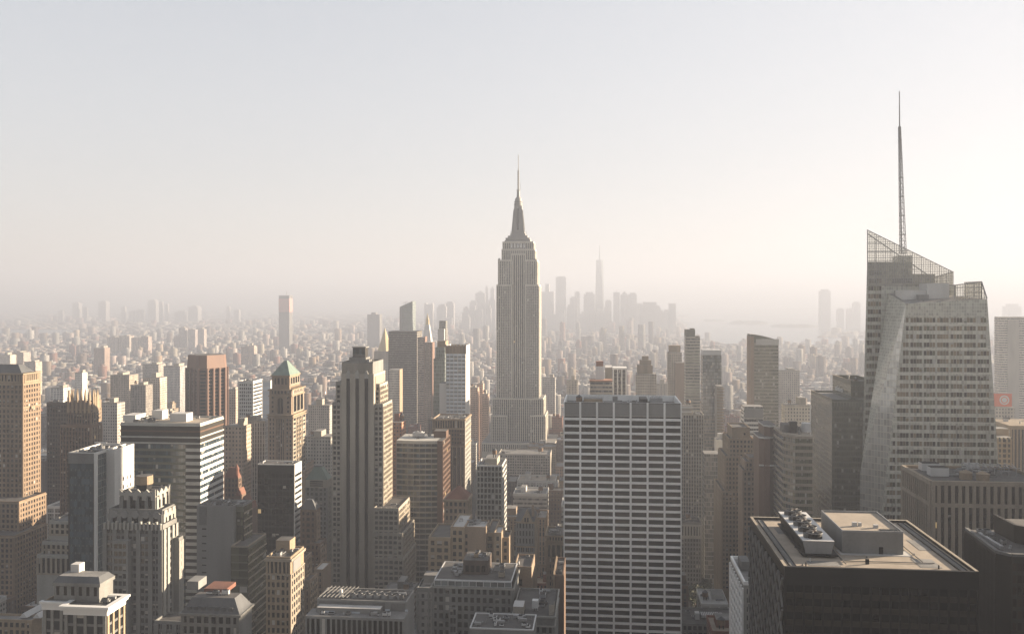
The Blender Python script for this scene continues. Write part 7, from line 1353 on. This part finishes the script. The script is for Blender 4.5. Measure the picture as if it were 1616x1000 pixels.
def h_mid(x, y):
    r = rn.random(); px = proj(x, y, 0)[0]
    k = 1.0 if px < 560 else 1.35
    return k * (rn.uniform(9, 14) if r < .80 else rn.uniform(14, 25) if r < .965 else rn.uniform(25, 60))
def h_far(x, y):
    r = rn.random(); return rn.uniform(6, 10) if r < .86 else rn.uniform(12, 28) if r < .98 else rn.uniform(28, 70)
def h_dt(x, y):
    px = proj(x, y, 0)[0]; k = 2.1 if 690 < px < 1060 else 1.0
    return h_far(x, y) * k
sprinkle(1760, 2600, 22, h_mid, .82, (.75, 1.0)); sprinkle(2600, 4300, 26, h_mid, .78, (.7, 1.0)); sprinkle(4300, 6200, 38, h_dt, .74, (.6, 1.0)); sprinkle(6200, 10000, 66, h_far, .70, (.5, .95)); sprinkle(10000, 20000, 210, h_far, .6, (.25, .75)); sprinkle(20000, 38000, 480, h_far, .55, (.2, .7))
# unseen blocks added beside, behind and below the frame to shade its foreground
for (x0, x1, y0, y1, h) in ((-55, 55, -70, -7, 252), (-330, -230, 20, 100, 165), (-215, -120, 25, 110, 170), (-105, -20, 30, 100, 175), (-5, 90, 30, 105, 180), (-330, -240, 130, 200, 150), (-230, -140, 130, 195, 158), (-120, -40, 130, 200, 160), (-20, 60, 130, 200, 150), (-360, -250, 225, 290, 120), (-235, -150, 225, 290, 130), (-130, -60, 225, 290, 120), (-45, 40, 225, 290, 132), (-400, -290, -150, -40, 180), (-270, -120, -200, -60, 190), (80, 220, -180, -40, 200), (-420, -180, -420, -260, 210), (-150, 60, -420, -260, 230), (90, 300, -420, -260, 220), (330, 500, -300, -100, 210), (150, 230, 50, 120, 258), (165, 245, 150, 235, 255), (280, 350, 40, 120, 260), (280, 350, 150, 235, 255), (360, 430, 250, 320, 250), (300, 360, 440, 560, 235), (250, 300, 345, 385, 170), (205, 262, 60, 120, 190), (215, 270, 150, 215, 205), (225, 285, 240, 300, 185), (262, 320, 330, 390, 165), (300, 365, 410, 470, 205), (335, 395, 500, 560, 150), (300, 360, 20, 80, 215), (330, 400, 120, 190, 180), (340, 400, 230, 290, 200), (400, 470, 330, 395, 180), (430, 500, 440, 510, 190), (400, 460, 600, 660, 165), (470, 540, 560, 640, 175), (520, 590, 700, 770, 160), (450, 500, 20, 90, 170), (480, 550, 200, 270, 190)):
    bx.append((x0, x1, y0, y1, h, .3, .27, .23))
a = np.array(bx); n = len(a); V = np.zeros((n, 8, 3))
for k, (i, j, z) in enumerate(((0, 2, 0), (1, 2, 0), (1, 3, 0), (0, 3, 0), (0, 2, 1), (1, 2, 1), (1, 3, 1), (0, 3, 1))): V[:, k, 0] = a[:, i]; V[:, k, 1] = a[:, j]; V[:, k, 2] = a[:, 4] * z
Q = np.array(((0, 1, 5, 4), (1, 2, 6, 5), (2, 3, 7, 6), (3, 0, 4, 7), (4, 5, 6, 7))); FI = (Q[None] + (np.arange(n) * 8)[:, None, None]).reshape(-1, 4)
me = bpy.data.meshes.new('city_and_shade_blocks'); me.vertices.add(n * 8); me.vertices.foreach_set('co', V.reshape(-1)); me.loops.add(len(FI) * 4); me.loops.foreach_set('vertex_index', FI.reshape(-1)); me.polygons.add(len(FI)); me.polygons.foreach_set('loop_start', np.arange(len(FI)) * 4); me.polygons.foreach_set('loop_total', np.full(len(FI), 4)); me.update(); me.validate()
at = me.attributes.new('tint', 'FLOAT_COLOR', 'FACE'); cols = np.ones((n, 5, 4)); cols[:, :, :3] = a[:, None, 5:8]; rc = rn.uniform(.06, .34, (n, 1)); cols[:, 4, :3] = rc * np.array((1, .97, .92)); at.data.foreach_set('color', cols.reshape(-1)); me.materials.append(MATS['mass_masonry'])
o = bpy.data.objects.new('city_and_shade_blocks', me); C.objects.link(o); o['label'] = 'far off city of small blocks fading into haze, plus unseen blocks added for shade'; o['category'] = 'city'; o['kind'] = 'stuff'

# ---------------------------------------------------------------- park trees: a mass of leaf clumps between the blocks
mb = MB(); pr = random.Random(3)
for k in range(70):
    x, y = pr.uniform(PARK[0], PARK[1]), pr.uniform(PARK[2], PARK[3] - 6); h = pr.uniform(13, 21); mb.cyl(x, y, 0, h * .55, .45, .25, 6, 'cedar')
    for q in range(60):
        a_, b_, r_ = pr.uniform(0, 6.28), pr.uniform(-.6, 1.4), pr.uniform(.5, 1) ** .5; c = (x + r_ * 5 * math.cos(a_) * math.cos(b_), y + r_ * 5 * math.sin(a_) * math.cos(b_), h * .66 + r_ * 5 * math.sin(b_)); s_ = pr.uniform(.5, 1.1); u = np.array((pr.gauss(0, 1), pr.gauss(0, 1), pr.gauss(0, 1))); u /= np.linalg.norm(u); v = np.cross(u, (pr.gauss(0, 1), pr.gauss(0, 1), pr.gauss(0, 1))); v /= np.linalg.norm(v); c = np.array(c); mb.face([c + s_ * (u + v * .4), c + s_ * (v - u * .3), c - s_ * (u + v * .3), c - s_ * (v - u * .5)], 'leaf')
wall('leaf', (.05, .06, .028), rough=.7, var=.5, scale=.4)
o = mb.build('park_trees', loc=(0, 0, 0)); o['label'] = 'dark mass of park trees between the low roof with white grilles and the skylit building'; o['category'] = 'trees'; o['kind'] = 'stuff'

# ---------------------------------------------------------------- ground, roads, water
def sheet(name, pts, z, mat):
    mb = MB(); mb.face([(x, y, z) for x, y in pts], mat); o = mb.build(name); o['kind'] = 'structure'; o['label'] = {'ground': 'grey city ground reaching to the horizon'}.get(name, 'plain ' + name.replace('_', ' ') + ' between the blocks'); return o
sheet('ground', [(-30000, -600), (40000, -600), (40000, 60000), (-30000, 60000)], 0, 'ground_grey')
k = -2000 - 24
while k < 2600: sheet('avenue', [(k, -300), (k + 22, -300), (k + 22, 4500), (k, 4500)], .02, 'asphalt'); k += 170
gy = 330 - 18 - 320
while gy < 1800: sheet('street', [(-1500, gy + 2), (1800, gy + 2), (1800, gy + 14), (-1500, gy + 14)], .03, 'asphalt'); gy += 80
m, t_, b_ = nodes('harbour_water'); b_.inputs['Base Color'].default_value = (.05, .07, .08, 1); b_.inputs['Roughness'].default_value = .25; nz = N(t_, 'ShaderNodeTexNoise'); nz.inputs['Scale'].default_value = .02; g_ = N(t_, 'ShaderNodeNewGeometry'); t_.links.new(g_.outputs['Position'], nz.inputs['Vector']); bp_ = N(t_, 'ShaderNodeBump'); bp_.inputs['Strength'].default_value = .25; t_.links.new(nz.outputs[0], bp_.inputs['Height']); t_.links.new(bp_.outputs[0], b_.inputs['Normal'])
sheet('harbour_water', [(X(1135, 5250), 5250), (X(1700, 5250), 5250), (X(1700, 17500), 17500), (X(1062, 17500), 17500), (X(1062, 6800), 6800)], .05, 'harbour_water')
sheet('river_water', [(X(-80, 6150), 6150), (X(118, 6150), 6150), (X(118, 7300), 7300), (X(-80, 7300), 7300)], .05, 'harbour_water')
x_a, x_b = X(118, 6500), X(700, 6900); pts = []
sheet('river_water', [(X(118, 6400), 6400), (X(400, 6900), 6900), (X(640, 7500), 7500), (X(640, 7900), 7900), (X(400, 7300), 7300), (X(118, 6800), 6800)], .08, 'harbour_water')
for (a0, b0, Yq, hh) in ((1110, 1145, 11000, 14), (1150, 1212, 9800, 26), (1215, 1290, 8800, 16)):
    mb = MB(); xa, xb = X(a0, Yq), X(b0, Yq); nn = 24; cx_, hw_ = (xa + xb) / 2, (xb - xa) / 2; ring = lambda s_, z: [(cx_ + hw_ * s_ * math.cos(2 * math.pi * k / nn), Yq + 260 * s_ * math.sin(2 * math.pi * k / nn), z * (1 + .5 * math.sin(k * 2.3))) for k in range(nn)]
    mb.loft([ring(1, 0), ring(.9, hh * .6), ring(.5, hh)], 'ground_grey'); o = mb.build('island'); o['kind'] = 'structure'; o['label'] = 'low hazy island in the harbour'
mb = MB(); nn = 60; pr = random.Random(9)                                          # low hills beyond the harbour
for (x_l, x_r, Yq, hh) in ((-3000, 14000, 21000, 90),):
    top = [(x_l + (x_r - x_l) * k / nn, Yq, hh * (.5 + .5 * math.sin(k * .37) * math.sin(k * .11 + 1)) + pr.uniform(0, 12)) for k in range(nn + 1)]
    for k in range(nn): p, q = top[k], top[k + 1]; mb.face([(p[0], Yq - 900, 0), (q[0], Yq - 900, 0), q, p], 'ground_grey'); mb.face([p, q, (q[0], Yq + 1500, 0), (p[0], Yq + 1500, 0)], 'ground_grey')
o = mb.build('hills'); o['kind'] = 'structure'; o['label'] = 'low hills along the horizon beyond the harbour'

# ---------------------------------------------------------------- haze: one closed box of even air round everything
m = bpy.data.materials.new('haze'); m.use_nodes = True; t_ = m.node_tree; t_.nodes.remove(t_.nodes['Principled BSDF']); pv = t_.nodes.new('ShaderNodeVolumePrincipled'); pv.inputs['Color'].default_value = (.343, .374, .440, 1); pv.inputs['Density'].default_value = HAZE_DENSITY; pv.inputs['Anisotropy'].default_value = .15
t_.links.new(pv.outputs[0], t_.nodes['Material Output'].inputs['Volume']); MATS['haze'] = m
mb = MB(); mb.box(-31000, 41000, -1500, 61000, -1.0, 710, 'haze', bottom=True); o = mb.build('haze'); o['kind'] = 'stuff'; o['label'] = 'pale warm haze filling the air over the city'
